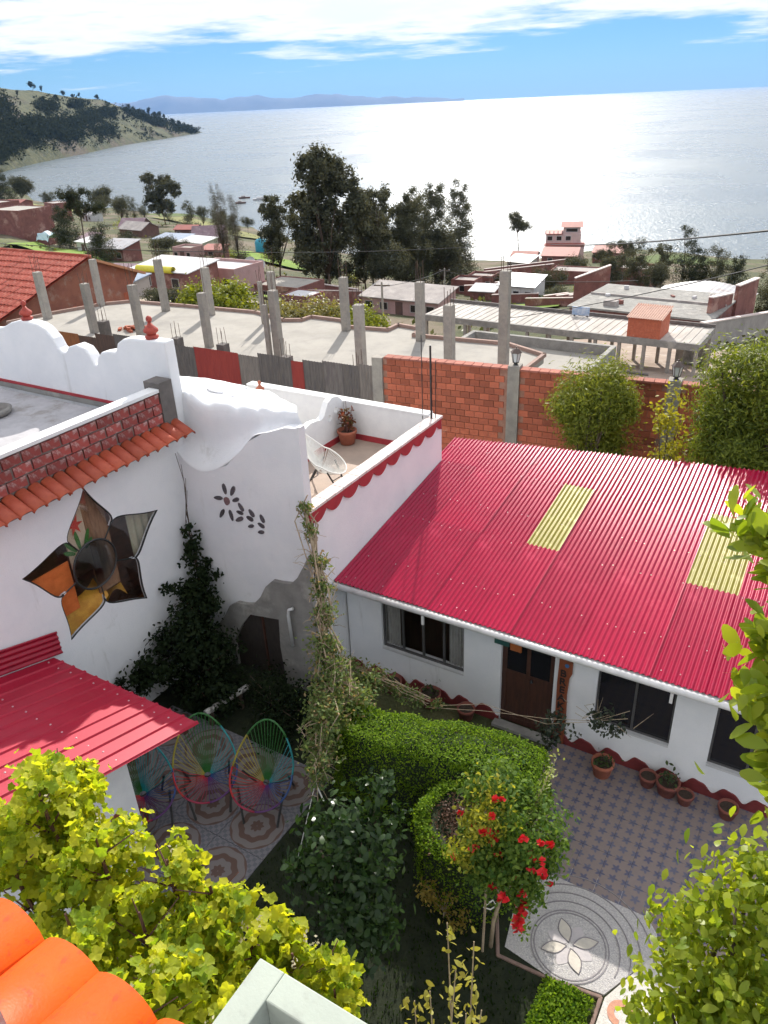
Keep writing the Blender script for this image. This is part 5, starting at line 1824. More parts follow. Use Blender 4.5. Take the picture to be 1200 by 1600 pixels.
for p, h in ((.0, 2.95), (3.78, 3.05), (7.6, 3.05)):
    MB().box(p - .15, p + .15, -.08, .24, -.2, h).build('pier', pillar_m, bw)


def wall_lamp(label, p):
    q = A0 + wdir * p
    t = thing('wall_lamp', label, 'lamp', 'lanterns on the brick wall piers', (q.x, q.y + .08, 3.05), wang)
    MB().lathe([(.07, 0), (.05, .02), (.05, .06), (.09, .07), (.09, .085)], n=10).build('base', metal_dark, t)
    gm = MATS.get('lantern_glass') or mat('lantern_glass', (.62, .64, .66), rough=.25)
    MB().lathe([(.075, .085), (.12, .32)], n=6).build('glass', gm, t)
    mb_ = MB()
    for k in range(6):
        a = math.pi * 2 * k / 6
        mb_.tube([(.078 * math.cos(a), .078 * math.sin(a), .085), (.124 * math.cos(a), .124 * math.sin(a), .325)], .008, 4)
    mb_.build('frame', metal_dark, t)
    MB().lathe([(.155, .32), (.14, .335), (.05, .42), (.02, .43), (.015, .47)], n=6).build('cap', mat('lantern_cap', (.10, .07, .06), rough=.6) if 'lantern_cap' not in MATS else MATS['lantern_cap'], t)


wall_lamp('black and white lantern on the pier left of the bushy wall tree', 3.78)
wall_lamp('black and white lantern on the pier between the wall trees', 7.6)

# patched corrugated fence
fen = thing('sheet_fence', 'patched fence of rusty and grey corrugated sheets before the concrete slab', 'fence')
fcols = [((.34, .13, .05), (.24, .09, .04)), ((.13, .075, .06), (.09, .06, .05)), ((.20, .18, .17), (.14, .12, .12)), ((.16, .14, .13), (.11, .10, .10)), ((.33, .045, .035), (.27, .035, .03)), ((.24, .21, .19), (.17, .15, .14))]
fm = [mat('fence_sheet_tone', a, b_, rough=.75, scale=3, stretch=(4, 4, .7), c3=(.26, .14, .09), s3=2.2, t3=(.6, .8)) for a, b_ in fcols]
segs = [(-24.4, -23.0, 0), (-23.0, -22.1, 1), (-22.1, -21.2, 1), (-21.2, -20.2, 3), (-20.2, -19.3, 2), (-19.3, -18.5, 2), (-18.5, -17.55, 3), (-17.55, -15.75, 4), (-15.75, -14.95, 5), (-14.95, -14.2, 3), (-14.2, -13.75, 3), (-13.75, -13.3, 4), (-13.3, -12.6, 3), (-12.6, -11.95, 2), (-11.95, -11.4, 3), (-11.4, -10.92, 5)]
for a, b_, mi in segs:
    zt_ = 2.32 + (a + 24.4) * .022 + random.uniform(-.07, .07)
    nw = max(4, int((b_ - a) / .09))
    o = MB().grid(lambda s, t: (a + (b_ - a + .03) * s, 17.2 + (.018 if mi != 4 else .004) * math.sin(s * nw * 2 * math.pi), -.3 + (zt_ + .3) * t), nw * 5, 1).build('sheet', fm[mi], fen, True)
    o.rotation_euler = (0, random.uniform(-.004, .004), 0)
for a in (-23.0, -20.2, -17.55, -15.0, -13.3):
    MB().box(a - .05, a + .05, 17.26, 17.36, -.3, 2.1).build('post', bark, fen)


# ------------------------------------------------------------------ unfinished concrete slab with columns
def rebar_bundle(mb_, c_, w, h):
    for dx in (-.5, .5):
        for dy in (-.5, .5):
            mb_.tube([(c_[0] + dx * w, c_[1] + dy * w, c_[2]), (c_[0] + dx * w + random.uniform(-.03, .03), c_[1] + dy * w + random.uniform(-.03, .03), c_[2] + h * random.uniform(.7, 1.1))], .011, 4)


SZ = 1.2
slab = thing('unfinished_building', 'unfinished concrete roof slab with bare columns beyond the sheet fence', 'building')
ol = [(-31.2, 20.0), (-10.2, 19.2), (-8.6, 19.4), (-8.6, 24.4), (-10.3, 25.2), (-13.9, 24.9), (-14.1, 25.8), (-15.2, 26.0), (-15.2, 25.2), (-16.9, 25.0), (-17.7, 25.75), (-19.25, 25.8), (-19.3, 25.2), (-20.0, 24.9), (-22.0, 25.55), (-25.9, 25.3), (-29.1, 25.0), (-29.9, 24.2), (-30.8, 21.9)]
slab_top = MB().extrude([(a, b_, SZ - .22) for a, b_ in ol], (0, 0, .22)).build('slab', cement_lt, slab)
mb = MB()
for k in range(2, len(ol)):
    a, b_ = ol[k], ol[(k + 1) % len(ol)]
    L = math.dist(a, b_)
    mb.boxr(((a[0] + b_[0]) / 2, (a[1] + b_[1]) / 2, SZ), L + .1, .12, .13, math.atan2(b_[1] - a[1], b_[0] - a[0]))
mb.build('slab_kerb', mat('kerb_brick', (.36, .24, .20), (.28, .19, .16), rough=.9, scale=4, bump=.2), slab)
MB().box(-30.5, -9.0, 20.4, 20.7, -4.0, SZ - .22).box(-30.5, -9.0, 24.3, 24.6, -4.0, SZ - .22).build('walls_below', mortar_red, slab)
colpos = [(-30.29, 21.33, 2.0, .30), (-29.92, 24.0, 2.09, .26), (-26.19, 24.4, 2.22, .28), (-23.71, 24.6, 2.0, .28), (-20.2, 24.6, 2.05, .26), (-16.79, 24.7, 2.03, .28), (-13.41, 24.55, 2.12, .28),
          (-26.3, 20.5, 1.96, .28), (-23.71, 20.6, 2.07, .28), (-20.32, 20.75, 2.0, .26), (-16.94, 20.65, 2.35, .28), (-13.55, 20.7, 2.15, .28), (-9.36, 22.7, 3.1, .30), (-11.1, 22.3, 2.0, .30), (-20.55, 24.3, 1.7, .16), (-17.2, 20.45, 1.9, .16)]
for k, (a, b_, h, w) in enumerate(colpos):
    c_ = MB().box(-w / 2, w / 2, -w / 2, w / 2, 0, h).mesh('column', pillar_m)
    co = link('column', c_, slab, (a, b_, SZ))
    co.rotation_euler = (random.uniform(-.01, .01), random.uniform(-.012, .012), random.uniform(-.05, .05))
    bevel(co, .015, 1)
    mb = MB()
    rebar_bundle(mb, (0, 0, h - .02), w * .7, random.uniform(.5, .9))
    mb.build('rebar', rebar_m, co)
for a, b_, h in ((-24.9, 19.9, .75), (-20.9, 19.75, .55), (-18.6, 19.65, .6), (-15.8, 19.6, .5), (-12.9, 19.5, .5), (-22.3, 19.8, .5)):
    co = MB().box(a - .16, a + .16, b_ - .16, b_ + .16, SZ - .2, SZ + h).build('column_stub', cement_dk, slab)
    mb = MB()
    rebar_bundle(mb, (a, b_, SZ + h - .02), .2, .6)
    mb.build('rebar', rebar_m, co)
pile = thing('brick_pile', 'small heap of red bricks lying on the concrete slab', 'brick pile', loc=(-25.2, 21.4, SZ))
for k in range(11):
    o = MB().boxr((random.gauss(0, .35), random.gauss(0, .15), .0 + .09 * (k % 2)), .34, .13, .09, random.uniform(0, 3)).build('brick', brick_m, pile)
wet = MB().extrude([(-12.6, 20.2, SZ), (-9.4, 20.2, SZ), (-8.9, 22.0, SZ), (-10.2, 22.6, SZ), (-11.6, 22.5, SZ), (-12.4, 21.6, SZ)], (0, 0, .006))
m_, nt, b = nt_new('wet_film')
setin(b, 'Base Color', (.30, .29, .28, 1))
setin(b, 'Roughness', .22)
wet.build('puddle', m_, slab)

# second, smaller slab at the right of the columns
s2 = thing('lower_slab', 'small lower concrete slab with a low kerb beside the brick wall lantern', 'building')
MB().box(-15.0, -8.3, 26.8, 32.6, -1.25, -1.0).build('slab', cement_lt, s2)
MB().box(-15.0, -8.3, 26.8, 27.0, -1.0, -.55).box(-15.0, -8.3, 32.4, 32.6, -1.0, -.55).box(-8.5, -8.3, 27.0, 32.4, -1.0, -.55).box(-15.0, -14.8, 27.0, 32.4, -1.0, -.55).build('kerb', cement, s2)
MB().box(-14.6, -8.7, 27.2, 32.2, -6.0, -1.25).build('walls_below', cement_dk, s2)

# colonnade: long slab on posts
cn = thing('colonnade_building', 'long low unfinished building with a row of concrete posts under a grey roof slab', 'building', loc=(-6.9, 44.3, 0), rz=R(-1.5 - 0))
CZ = -3.4
roof_m2 = mat('grey_ribbed_roof', (.50, .46, .42), (.38, .35, .32), rough=.9, scale=1.2, bump=.25, bscale=10, c3=(.60, .56, .52), s3=.8, stretch=(1, .25, 1))
MB().box(-17.2, .0, -.1, 3.6, CZ - .22, CZ).build('slab', roof_m2, cn)
MB().box(-17.2, .0, -.28, -.1, CZ - .34, CZ + .04).box(0.0, .18, -.28, 3.6, CZ - .34, CZ + .04).build('edge_beam', cement, cn)
MB().box(-17.2, .18, 3.6, 3.75, CZ - .34, CZ + .22).build('rear_beam', cement_dk, cn)
rb = MB()
for k in range(36):
    rb.box(-17.0 + .47 * k, -16.88 + .47 * k, -.05, 3.55, CZ, CZ + .03)
rb.build('roof_ribs', roof_m2, cn)
for k in range(13):
    x = -17.0 + 1.42 * k
    for y in (-.15, 3.3):
        MB().box(x - .09, x + .09, y - .09, y + .09, -6.4, CZ - .22).build('post', pillar_m, cn)
MB().box(-17.0, -2.0, -1.9, -1.7, -6.4, -4.85).build('low_wall', cement_dk, cn)
MB().box(-1.9, .1, 4.0, 4.2, -6.4, -4.4).build('low_wall', cement, cn)
tk = thing('tank_house', 'small brick tank house with a tan corrugated roof standing on the colonnade slab', 'tank house', loc=(-9.85, 44.25, CZ), rz=R(-1.5))
MB().box(-.92, .92, 0, 2.0, 0, 1.12).build('wall', brick_m, tk)
V = []
o = MB().grid(lambda s, t: (-1.02 + 2.04 * s, -.14 + 2.3 * t, 1.16 + .30 * t + .025 * math.sin(s * 15 * 2 * math.pi)), 90, 1).build('roof', mat('tan_sheet', (.46, .27, .20), (.38, .21, .16), rough=.7, scale=3), tk, True)
MB().box(-.95, .95, 1.9, 2.03, 1.12, 1.42).build('rear_wall', brick_m, tk)


# ------------------------------------------------------------------ tiled barn on the left
barn = thing('tiled_barn', 'large brick barn with a red tiled gable roof at the left edge', 'barn')
GU, GV0, GVR, GV1 = -32.0, 19.6, 25.6, 28.6
ZR, ZE0, ZE1 = 3.0, .95, 1.80
tile_red = mat('red_tile_roof', (.40, .065, .035), (.30, .05, .03), rough=.7, scale=2.2, bump=.1, c3=(.48, .14, .09), s3=1.4, rnd=.10)
wallb = mat('barn_brick', (.33, .13, .085), (.26, .10, .07), rough=.9, scale=2.5, bump=.3, bscale=14, c3=(.36, .22, .17), s3=1.2)
MB().extrude([(GU - .3, GV0, -5.0), (GU - .3, GV0, ZE0 - .1), (GU - .3, GVR, ZR - .1), (GU - .3, GV1, ZE1 - .1), (GU - .3, GV1 - 1.2, ZE1 - 1.3), (GU - .3, 23.0, ZE1 - 1.0), (GU - .3, 22.4, -5.0)], (-.25, 0, 0)).build('gable_wall', wallb, barn)
MB().box(GU - 14, GU - .56, GV0, GV0 + .25, -5, ZE0 - .12).build('wall', wallb, barn)
for vv in (24.3, 27.6):
    MB().box(GU - .56, GU - .28, vv - .16, vv + .16, -5.0, ZE1 - .9).build('post', brick_m, barn)
# tiles: course by course as pieces near the gable, the rest in one sheet
rl = math.hypot(GVR - GV0 + .3, ZR - ZE0)
ra = math.atan2(ZR - ZE0 + .05, GVR - GV0 + .3)
ncr = 13
crs = rl / ncr
tl = MB()
nseg = 8
V, F = [], []
for j, (y, z) in enumerate(((0, .03), (crs * 1.08, 0.0))):
    for k in range(nseg * 2 + 1):
        a = k / nseg * 2 * math.pi
        V.append((-.5 * k / nseg / 2 * 1.0, y, z + .045 * (.5 + .5 * math.cos(a))))
n2 = nseg * 2 + 1
for k in range(n2 - 1):
    F.append((k, k + 1, n2 + k + 1, n2 + k))
tmesh = MB().add(V, F).mesh('roof_tile', tile_red, True)
roof_o = MB().add([(GU, GV0 - .3, ZE0 - .07), (GU - 15, GV0 - .3, ZE0 - .07), (GU - 15, GVR, ZR - .02), (GU, GVR, ZR - .02), (GU - 15, GV1 + .2, ZE1 - .1), (GU, GV1 + .2, ZE1 - .1)], [(0, 1, 2, 3), (3, 2, 4, 5)]).build('roof', tile_red, barn)
rest = MB()
for r_ in range(ncr):
    for c_ in range(30):
        x = GU - .5 * c_
        y = GV0 - .3 + math.cos(ra) * crs * r_
        z = ZE0 - .03 + math.sin(ra) * crs * r_
        if c_ < 22:
            o = link('roof_tile', tmesh, roof_o, (x, y, z + random.uniform(-.008, .012)))
            o.rotation_euler = (ra, 0, random.uniform(-.01, .01))
        else:
            ca, sa = math.cos(ra), math.sin(ra)
            rest.add([(x + p[0], y + p[1] * ca - p[2] * sa, z + p[1] * sa + p[2] * ca) for p in V], F)
o = rest.build('roof_tiles', tile_red, roof_o, True)
o['kind'] = 'stuff'
MB().tube([(GU + .02, GVR, ZR + .03), (GU - 15, GVR, ZR + .03)], .09, 8).build('ridge_tiles', tile_red, roof_o, True)
MB().extrude([(GU + .03, GVR, ZR - .02), (GU + .03, GV1 + .25, ZE1 - .08), (GU + .03, GV1 + .25, ZE1 - .2), (GU + .03, GVR, ZR - .14)], (-.3, 0, 0)).build('verge_board', mat('verge_board', (.50, .24, .13), rough=.7), barn)

# ------------------------------------------------------------------ village on the slope
H = {}
H['brick'] = mat('village_brick', (.25, .105, .09), (.18, .075, .065), rough=.95, scale=1.2, bump=.3, bscale=6, c3=(.40, .24, .20), s3=.5)
H['pink'] = mat('village_pink', (.48, .30, .29), (.40, .25, .24), rough=.9, scale=.8, c3=(.45, .30, .28), s3=.6)
H['white'] = mat('village_white', (.62, .61, .62), (.52, .51, .53), rough=.9, scale=.8, c3=(.52, .50, .50), s3=.5)
H['grey'] = mat('village_grey', (.40, .36, .34), (.31, .28, .27), rough=.95, scale=.8, c3=(.48, .44, .42), s3=.5)
H['tin'] = mat('village_tin', (.42, .41, .43), (.33, .32, .34), rough=.5, scale=1.2, c3=(.28, .22, .20), s3=.8)
H['tinblue'] = mat('village_tin_blue', (.30, .36, .46), (.22, .27, .36), rough=.5, scale=1.2, c3=(.35, .32, .32), s3=.8)
H['tinpurple'] = mat('village_tin_purple', (.26, .17, .20), (.20, .13, .15), rough=.6, scale=1.2, c3=(.33, .25, .26), s3=.8)
H['red'] = mat('village_red_roof', (.34, .10, .08), (.27, .08, .065), rough=.7, scale=1.2)
H['conc'] = cement_lt
H['dkbrown'] = mat('village_brown', (.16, .09, .075), (.12, .07, .06), rough=.9, scale=1.0)


def house_at(name, label, u_, v_, w, d_, h, wall, roof_='flat', rm='conc', rz=0., wins=0, door=False, zoff=0., cat='house', hd=.8, arch=False, par=.35):
    """small house: walls, roof of its own kind, windows with panes and a door on the side facing the hill"""
    z0 = zt(u_, v_) + zoff
    t = thing(name, label, cat, None, (u_, v_, z0), rz)
    wm = H[wall]
    if roof_ == 'gable':
        MB().extrude([(-w / 2, -d_ / 2, -1.5), (-w / 2, d_ / 2, -1.5), (-w / 2, d_ / 2, h), (-w / 2, 0, h + hd), (-w / 2, -d_ / 2, h)][::-1], (w, 0, 0)).build('wall', wm, t)
        for s_ in (-1, 1):
            MB().extrude([(-w / 2 - .25, s_ * (d_ / 2 + .3), h - hd * .3 / (d_ / 2) + .03), (-w / 2 - .25, 0, h + hd + .03), (-w / 2 - .25, 0, h + hd + .13), (-w / 2 - .25, s_ * (d_ / 2 + .3), h - hd * .3 / (d_ / 2) + .13)], (w + .5, 0, 0)).build('roof', H[rm], t)
    elif roof_ == 'shed':
        MB().extrude([(-w / 2, -d_ / 2, -1.5), (-w / 2, d_ / 2, -1.5), (-w / 2, d_ / 2, h + hd), (-w / 2, -d_ / 2, h)][::-1], (w, 0, 0)).build('wall', wm, t)
        k = hd / d_
        MB().extrude([(-w / 2 - .25, -d_ / 2 - .35, h - k * .35 + .03), (-w / 2 - .25, d_ / 2 + .25, h + hd + k * .25 + .03), (-w / 2 - .25, d_ / 2 + .25, h + hd + k * .25 + .12), (-w / 2 - .25, -d_ / 2 - .35, h - k * .35 + .12)], (w + .5, 0, 0)).build('roof', H[rm], t)
    else:
        MB().box(-w / 2, w / 2, -d_ / 2, d_ / 2, -1.5, h).build('wall', wm, t)
        MB().box(-w / 2 + .15, w / 2 - .15, -d_ / 2 + .15, d_ / 2 - .15, h, h + .06).build('roof', H[rm], t)
        if par:
            q = MB()
            q.box(-w / 2, w / 2, -d_ / 2, -d_ / 2 + .15, h, h + par).box(-w / 2, w / 2, d_ / 2 - .15, d_ / 2, h, h + par).box(-w / 2, -w / 2 + .15, -d_ / 2 + .15, d_ / 2 - .15, h, h + par).box(w / 2 - .15, w / 2, -d_ / 2 + .15, d_ / 2 - .15, h, h + par)
            q.build('parapet', wm, t)
    slots = wins + (1 if door else 0)
    for k in range(slots):
        x = -w / 2 + w * (k + .5) / slots
        if door and k == slots // 2:
            MB().box(x - .45, x + .45, -d_ / 2 - .03, -d_ / 2 + .05, 0, min(2.0, h - .3)).build('door', H['dkbrown'], t)
        else:
            ww, wh = min(.55, w / slots * .3), min(.5, h * .22)
            zc = h * .55
            f_ = MB().box(x - ww, x + ww, -d_ / 2 - .04, -d_ / 2 + .05, zc - wh, zc + wh)
            if arch:
                f_.extrude([(x + ww * math.cos(R(a)), -d_ / 2 - .04, zc + wh + ww * .8 * math.sin(R(a))) for a in range(0, 181, 20)], (0, .09, 0))
            f_ = f_.build('window', sill_m if arch else H['grey'], t)
            MB().box(x - ww * .78, x + ww * .78, -d_ / 2 - .055, -d_ / 2 - .042, zc - wh * .8, zc + wh * .85).build('pane', pane_far, f_)
    return t


def low_wall(label, a, b_, h, m, th=.2, h2=None, capm=None):
    z0, z1 = zt(*a), zt(*b_)
    t = thing('ruined_wall' if h2 else 'yard_wall', label, 'wall')
    dx, dy = b_[0] - a[0], b_[1] - a[1]
    L = math.hypot(dx, dy)
    nx, ny = -dy / L * th, dx / L * th
    MB().extrude([(a[0], a[1], z0 - 1.2), (b_[0], b_[1], z1 - 1.2), (b_[0], b_[1], z1 + (h2 or h)), (a[0], a[1], z0 + h)], (nx, ny, 0)).build('wall', H[m], t)
    MB().extrude([(a[0] - nx * .2, a[1] - ny * .2, z0 + h), (b_[0] - nx * .2, b_[1] - ny * .2, z1 + (h2 or h)), (b_[0] - nx * .2, b_[1] - ny * .2, z1 + (h2 or h) + .09), (a[0] - nx * .2, a[1] - ny * .2, z0 + h + .09)], (nx * 1.4, ny * 1.4, 0)).build('coping', capm or coping_m, t)
    return t


# by the pink house
house_at('pink_house', 'pink house with a white flat roof below the drooping trees', -61.0, 66.5, 7.0, 5.0, 2.6, 'pink', 'flat', 'white', 0, 2, True)
house_at('brick_house', 'brick house front with two dark windows under the yellow awning roll', -62.2, 60.2, 8.0, 4.4, 2.5, 'brick', 'shed', 'white', 0, 2, False, hd=.5)
yr = thing('yellow_awning_roll', 'rolled bright yellow plastic awning on the brick house roof', 'awning roll', loc=(-62.4, 57.6, zt(-62.4, 57.6) + 2.35), rz=R(4))
q = []
MB().grid(lambda s, t: (-2.4 + 4.8 * s, (.42 - .012 * t * 20) * math.cos(t * 9.2), (.42 - .012 * t * 20) * math.sin(t * 9.2)), 2, 40).build('sheet', mat('yellow_plastic', (.70, .62, .05), (.60, .52, .04), rough=.4), yr, True)
house_at('tin_shed', 'small shed with a blue-grey tin roof beside the tiled barn', -61.8, 53.4, 3.0, 2.6, 1.6, 'grey', 'shed', 'tinblue', 0, 1, True, hd=.35)
house_at('purple_roof_house', 'low house with a dull purple roof behind the tin shed', -68.5, 60.0, 4.0, 3.4, 1.9, 'brick', 'gable', 'tinpurple', R(10), 1, hd=.5)
house_at('flat_house', 'flat-roofed brick house with a pale concrete top left of the tall eucalyptus', -54.5, 69.5, 6.0, 5.0, 1.9, 'brick', 'flat', 'conc', 0, 1, True, par=.15)
house_at('annex_house', 'small brick annex with a white roof in the walled yard', -48.6, 64.0, 3.4, 3.0, 1.6, 'brick', 'flat', 'white', 0, 0, False, par=.15)
low_wall('brick yard wall left of the long low house', (-56.5, 76), (-50, 76.5), 1.9, 'brick')
low_wall('brick yard wall running back beside the eucalyptus trunks', (-50, 66), (-49.2, 76.3), 1.8, 'brick')
house_at('long_house', 'long low house with a grey shed roof in front of the eucalyptus grove', -42.0, 74.2, 9.6, 4.0, 1.9, 'pink', 'shed', 'grey', R(-1), 4, True, hd=.75)
house_at('white_house', 'small white house with arched windows and a blue-grey roof', -37.2, 95.5, 4.8, 3.8, 2.3, 'white', 'shed', 'tinblue', 0, 3, False, hd=.7, arch=True, zoff=-.2)
low_wall('maroon wall below the white house with arched windows', (-40.2, 92.8), (-34, 93), .9, 'brick')
# lakeside hotel in steps
hz = zt(-56, 168)
ho = thing('lake_hotel', 'pink three-storey hotel with red roofs on the lake shore', 'hotel', loc=(-56.0, 168.0, hz), rz=R(18))
H['hotel'] = mat('hotel_wall', (.62, .47, .45), (.54, .40, .39), rough=.9, scale=.8)
MB().box(-4.0, 4.0, -3.5, 3.5, -1.5, 3.4).build('wall', H['hotel'], ho)
MB().box(-4.0, 3.2, -2.4, 3.2, 3.4, 5.6).build('upper_wall', H['hotel'], ho)
MB().box(-.5, 3.0, -1.6, 2.6, 5.6, 7.0).build('tower_wall', H['hotel'], ho)
MB().extrude([(-4.3, -3.8, 3.40), (-4.3, -2.4, 3.75), (-4.3, -2.4, 3.85), (-4.3, -3.8, 3.50)], (8.4, 0, 0)).build('roof', H['red'], ho)
MB().extrude([(-1.0, -2.2, 6.95), (-1.0, .5, 7.75), (-1.0, 3.1, 6.95)], (4.5, 0, 0)).build('roof', H['red'], ho)
MB().box(-4.3, -.6, -2.7, 3.4, 5.6, 5.75).build('terrace', H['red'], ho)
for k in range(4):
    x = -3.2 + 1.9 * k
    w_ = MB().box(x - .5, x + .5, -3.56, -3.45, 1.2, 2.5).build('window', sill_m, ho)
    MB().box(x - .4, x + .4, -3.6, -3.57, 1.3, 2.4).build('pane', pane_far, w_)
    if k < 3:
        w_ = MB().box(x - .6, x + .6, -2.46, -2.35, 4.3, 5.3).build('window', sill_m, ho)
        MB().box(x - .5, x + .5, -2.5, -2.47, 4.4, 5.2).build('pane', pane_far, w_)
w_ = MB().box(.0, 2.5, -1.66, -1.55, 5.9, 6.7).build('window', sill_m, ho)
MB().box(.1, 2.4, -1.7, -1.67, 6.0, 6.6).build('pane', pane_far, w_)
for k in range(5):
    MB().box(-4.2 + .85 * k, -4.05 + .85 * k, -2.65, -2.5, 5.75, 6.3).build('baluster', H['pink'], ho)
house_at('hotel_kitchen', 'low red-roofed outbuilding in front of the lake hotel', -53.5, 158, 7.0, 4.0, 1.8, 'brick', 'shed', 'red', R(12), 2, hd=.9)
# walled ruins toward the lake
low_wall('long pale-topped brick wall right of the eucalyptus grove', (-52.5, 118), (-45, 130), 2.0, 'brick')
low_wall('brick wall stepping down to the glittering lake', (-56, 126), (-47, 142), 1.8, 'brick')
low_wall('low brick wall behind the white house roof', (-44.5, 104), (-39, 112), 1.6, 'brick')
low_wall('short brick wall beside the utility pole', (-47.5, 100), (-42, 103), 1.5, 'brick')
house_at('ruin_house', 'roofless brick room at the foot of the eucalyptus grove', -49, 104, 3.6, 3.4, 2.0, 'brick', 'flat', 'grey', R(5), 1, par=.3)
house_at('brick_hut', 'small brick hut with a pale roof beside the white house', -43.0, 97, 3.2, 3.0, 1.4, 'brick', 'shed', 'white', R(8), 0, True, hd=.3)
house_at('dark_shed', 'dark brown shed under the dense bush behind the white house', -36.5, 118, 8.5, 4.0, 1.8, 'brick', 'flat', 'grey', R(6), 2, par=.2)
for k, lab in enumerate(('first of three low stepped brick walls beside the tall leaning wall', 'second of three low stepped brick walls beside the tall leaning wall', 'third of three low stepped brick walls, nearest the tall leaning wall')):
    low_wall(lab, (-31.6 + 1.7 * k, 88.5 - .5 * k), (-29.6 + 1.7 * k, 91.5 - .5 * k), .9, 'brick')
low_wall('brick wall crossing below the three stepped walls', (-33, 86), (-25.6, 84), .9, 'brick')
low_wall('tall brick wall with a slanting top in front of the right-hand trees', (-25.6, 81), (-22.7, 83.6), 3.2, 'brick', .3, 4.3)
# grey flat roofs on the right
rg = thing('grey_roof_building', 'wide building with a cluttered grey concrete roof behind the tank house', 'building', loc=(-13.5, 64.5, -6.0), rz=R(-4))
MB().box(-5.6, 5.2, -4.5, 4.2, -5, 0).build('wall', H['brick'], rg)
MB().box(-5.75, 5.35, -4.65, 4.35, 0, .14).build('roof', cement, rg)
MB().box(-5.6, 5.2, -.1, .06, .14, .30).build('roof_beam', H['grey'], rg)
MB().box(-3.2, -2.2, -3.6, -2.9, .14, .55).build('roof_hatch', H['grey'], rg)
for k in range(9):
    MB().boxr((random.uniform(-4.5, 4), random.uniform(-3.8, 3.5), .14), random.uniform(.2, .7), random.uniform(.15, .4), random.uniform(.1, .3), random.uniform(0, 3)).build('roof_rubble', random.choice((H['grey'], H['brick'], H['white'])), rg)
rg2 = house_at('domed_roof_house', 'house with a curved pale tin roof behind the cluttered grey roof', -11.4, 71.5, 7.6, 5.5, 2.7, 'brick', 'flat', 'tin', R(-4), 0, par=0)
zr_ = 2.75
MB().grid(lambda s, t: (-4.0 + 8.0 * s, -2.9 + 5.8 * t, zr_ + .7 * math.sin(math.pi * s) + .02 * math.sin(s * 120)), 60, 2).build('curved_sheet', H['tin'], rg2, True)
low_wall('tall stepped brick wall at the far right edge, front part', (-9.0, 61.5), (-8.1, 65.2), 3.4, 'brick', .3, 3.6)
low_wall('tall stepped brick wall at the far right edge, rear part', (-7.9, 66.5), (-7.0, 70.5), 4.1, 'brick', .3, 4.6)
low_wall('long rendered wall along the far right yard', (-8.6, 57), (-5.6, 72), 1.9, 'grey', .3)
bs = thing('blue_sign', 'small blue and white board standing on the colonnade building', 'sign', loc=(-14.6, 47.7, CZ))
MB().box(-.55, .55, 0, .06, .1, .62).build('panel', mat('sign_blue', (.25, .36, .55), (.62, .66, .72), rough=.6, scale=2.5), bs)
MB().box(-.45, -.38, .06, .14, 0, .5).build('post', metal_dark, bs)
MB().box(.38, .45, .06, .14, 0, .5).build('post', metal_dark, bs)
# left, farther
house_at('brick_cube_house', 'tall blank brick house at the left edge above the barn roof', -133, 93, 9.0, 7.0, 4.8, 'brick', 'flat', 'conc', R(2), 0, par=.2)
tp = thing('blue_tarp_stall', 'stall under a pale blue tarpaulin beside the blank brick house', 'stall', loc=(-124.5, 91.5, zt(-124.5, 91.5)))
MB().grid(lambda s, t: (-1.6 + 3.2 * s, -1.3 + 2.6 * t, 2.3 + .4 * math.sin(math.pi * s) - 1.9 * max(0, abs(t - .5) - .3) * 3 + .12 * math.sin(9 * s + 7 * t)), 16, 14).build('tarpaulin', mat('tarp_blue', (.42, .60, .66), (.60, .72, .76), rough=.6, scale=2), tp, True)
for a, b_ in ((-1.4, -1), (1.4, -1), (-1.4, 1), (1.4, 1)):
    MB().tube([(a, b_, -.3), (a, b_, 2.3)], .05, 6).build('post', bark, tp)
house_at('lone_brick_house', 'brick house with a rooftop tank among the left lakeside trees', -211, 161, 6.4, 5.0, 5.0, 'brick', 'flat', 'grey', R(-12), 1, par=.2)
low_wall('long purple-brown wall left of the lone brick house', (-236, 168), (-214, 158), 2.2, 'brick')
house_at('far_cottage', 'grey-roofed cottage left of the lakeside row of trees', -147, 133, 8.0, 5.0, 1.8, 'dkbrown', 'gable', 'grey', R(-5), 1, hd=1.3)
house_at('far_cottage', 'brown-roofed cottage just behind the grey-roofed cottage', -157, 141, 6.0, 5.0, 1.8, 'dkbrown', 'gable', 'tinpurple', R(20), 1, hd=1.5)
house_at('tin_roof_house', 'low house with a long pale blue tin roof in the olive fields', -122, 119, 7.5, 4.0, 1.4, 'grey', 'shed', 'tinblue', R(4), 2, hd=.5)
house_at('tin_roof_house', 'low house with a long pale grey tin roof right of the pale blue one', -112.5, 116, 7.0, 4.0, 1.5, 'grey', 'shed', 'white', R(-6), 2, hd=.5)
house_at('red_shack', 'small reddish shack between the fields and the drooping trees', -100, 107, 4.0, 3.0, 1.3, 'brick', 'shed', 'red', R(12), 1, hd=.4)
house_at('pale_shack', 'pale shack under the two dark conifers', -113.5, 91.5, 3.6, 3.0, 1.9, 'white', 'shed', 'white', R(-8), 0, True, hd=.4)
house_at('purple_gable_house', 'dull purple gabled house beyond the tin roofs', -128, 136, 7.0, 5.0, 1.5, 'dkbrown', 'gable', 'tinpurple', R(30), 0, hd=1.8)
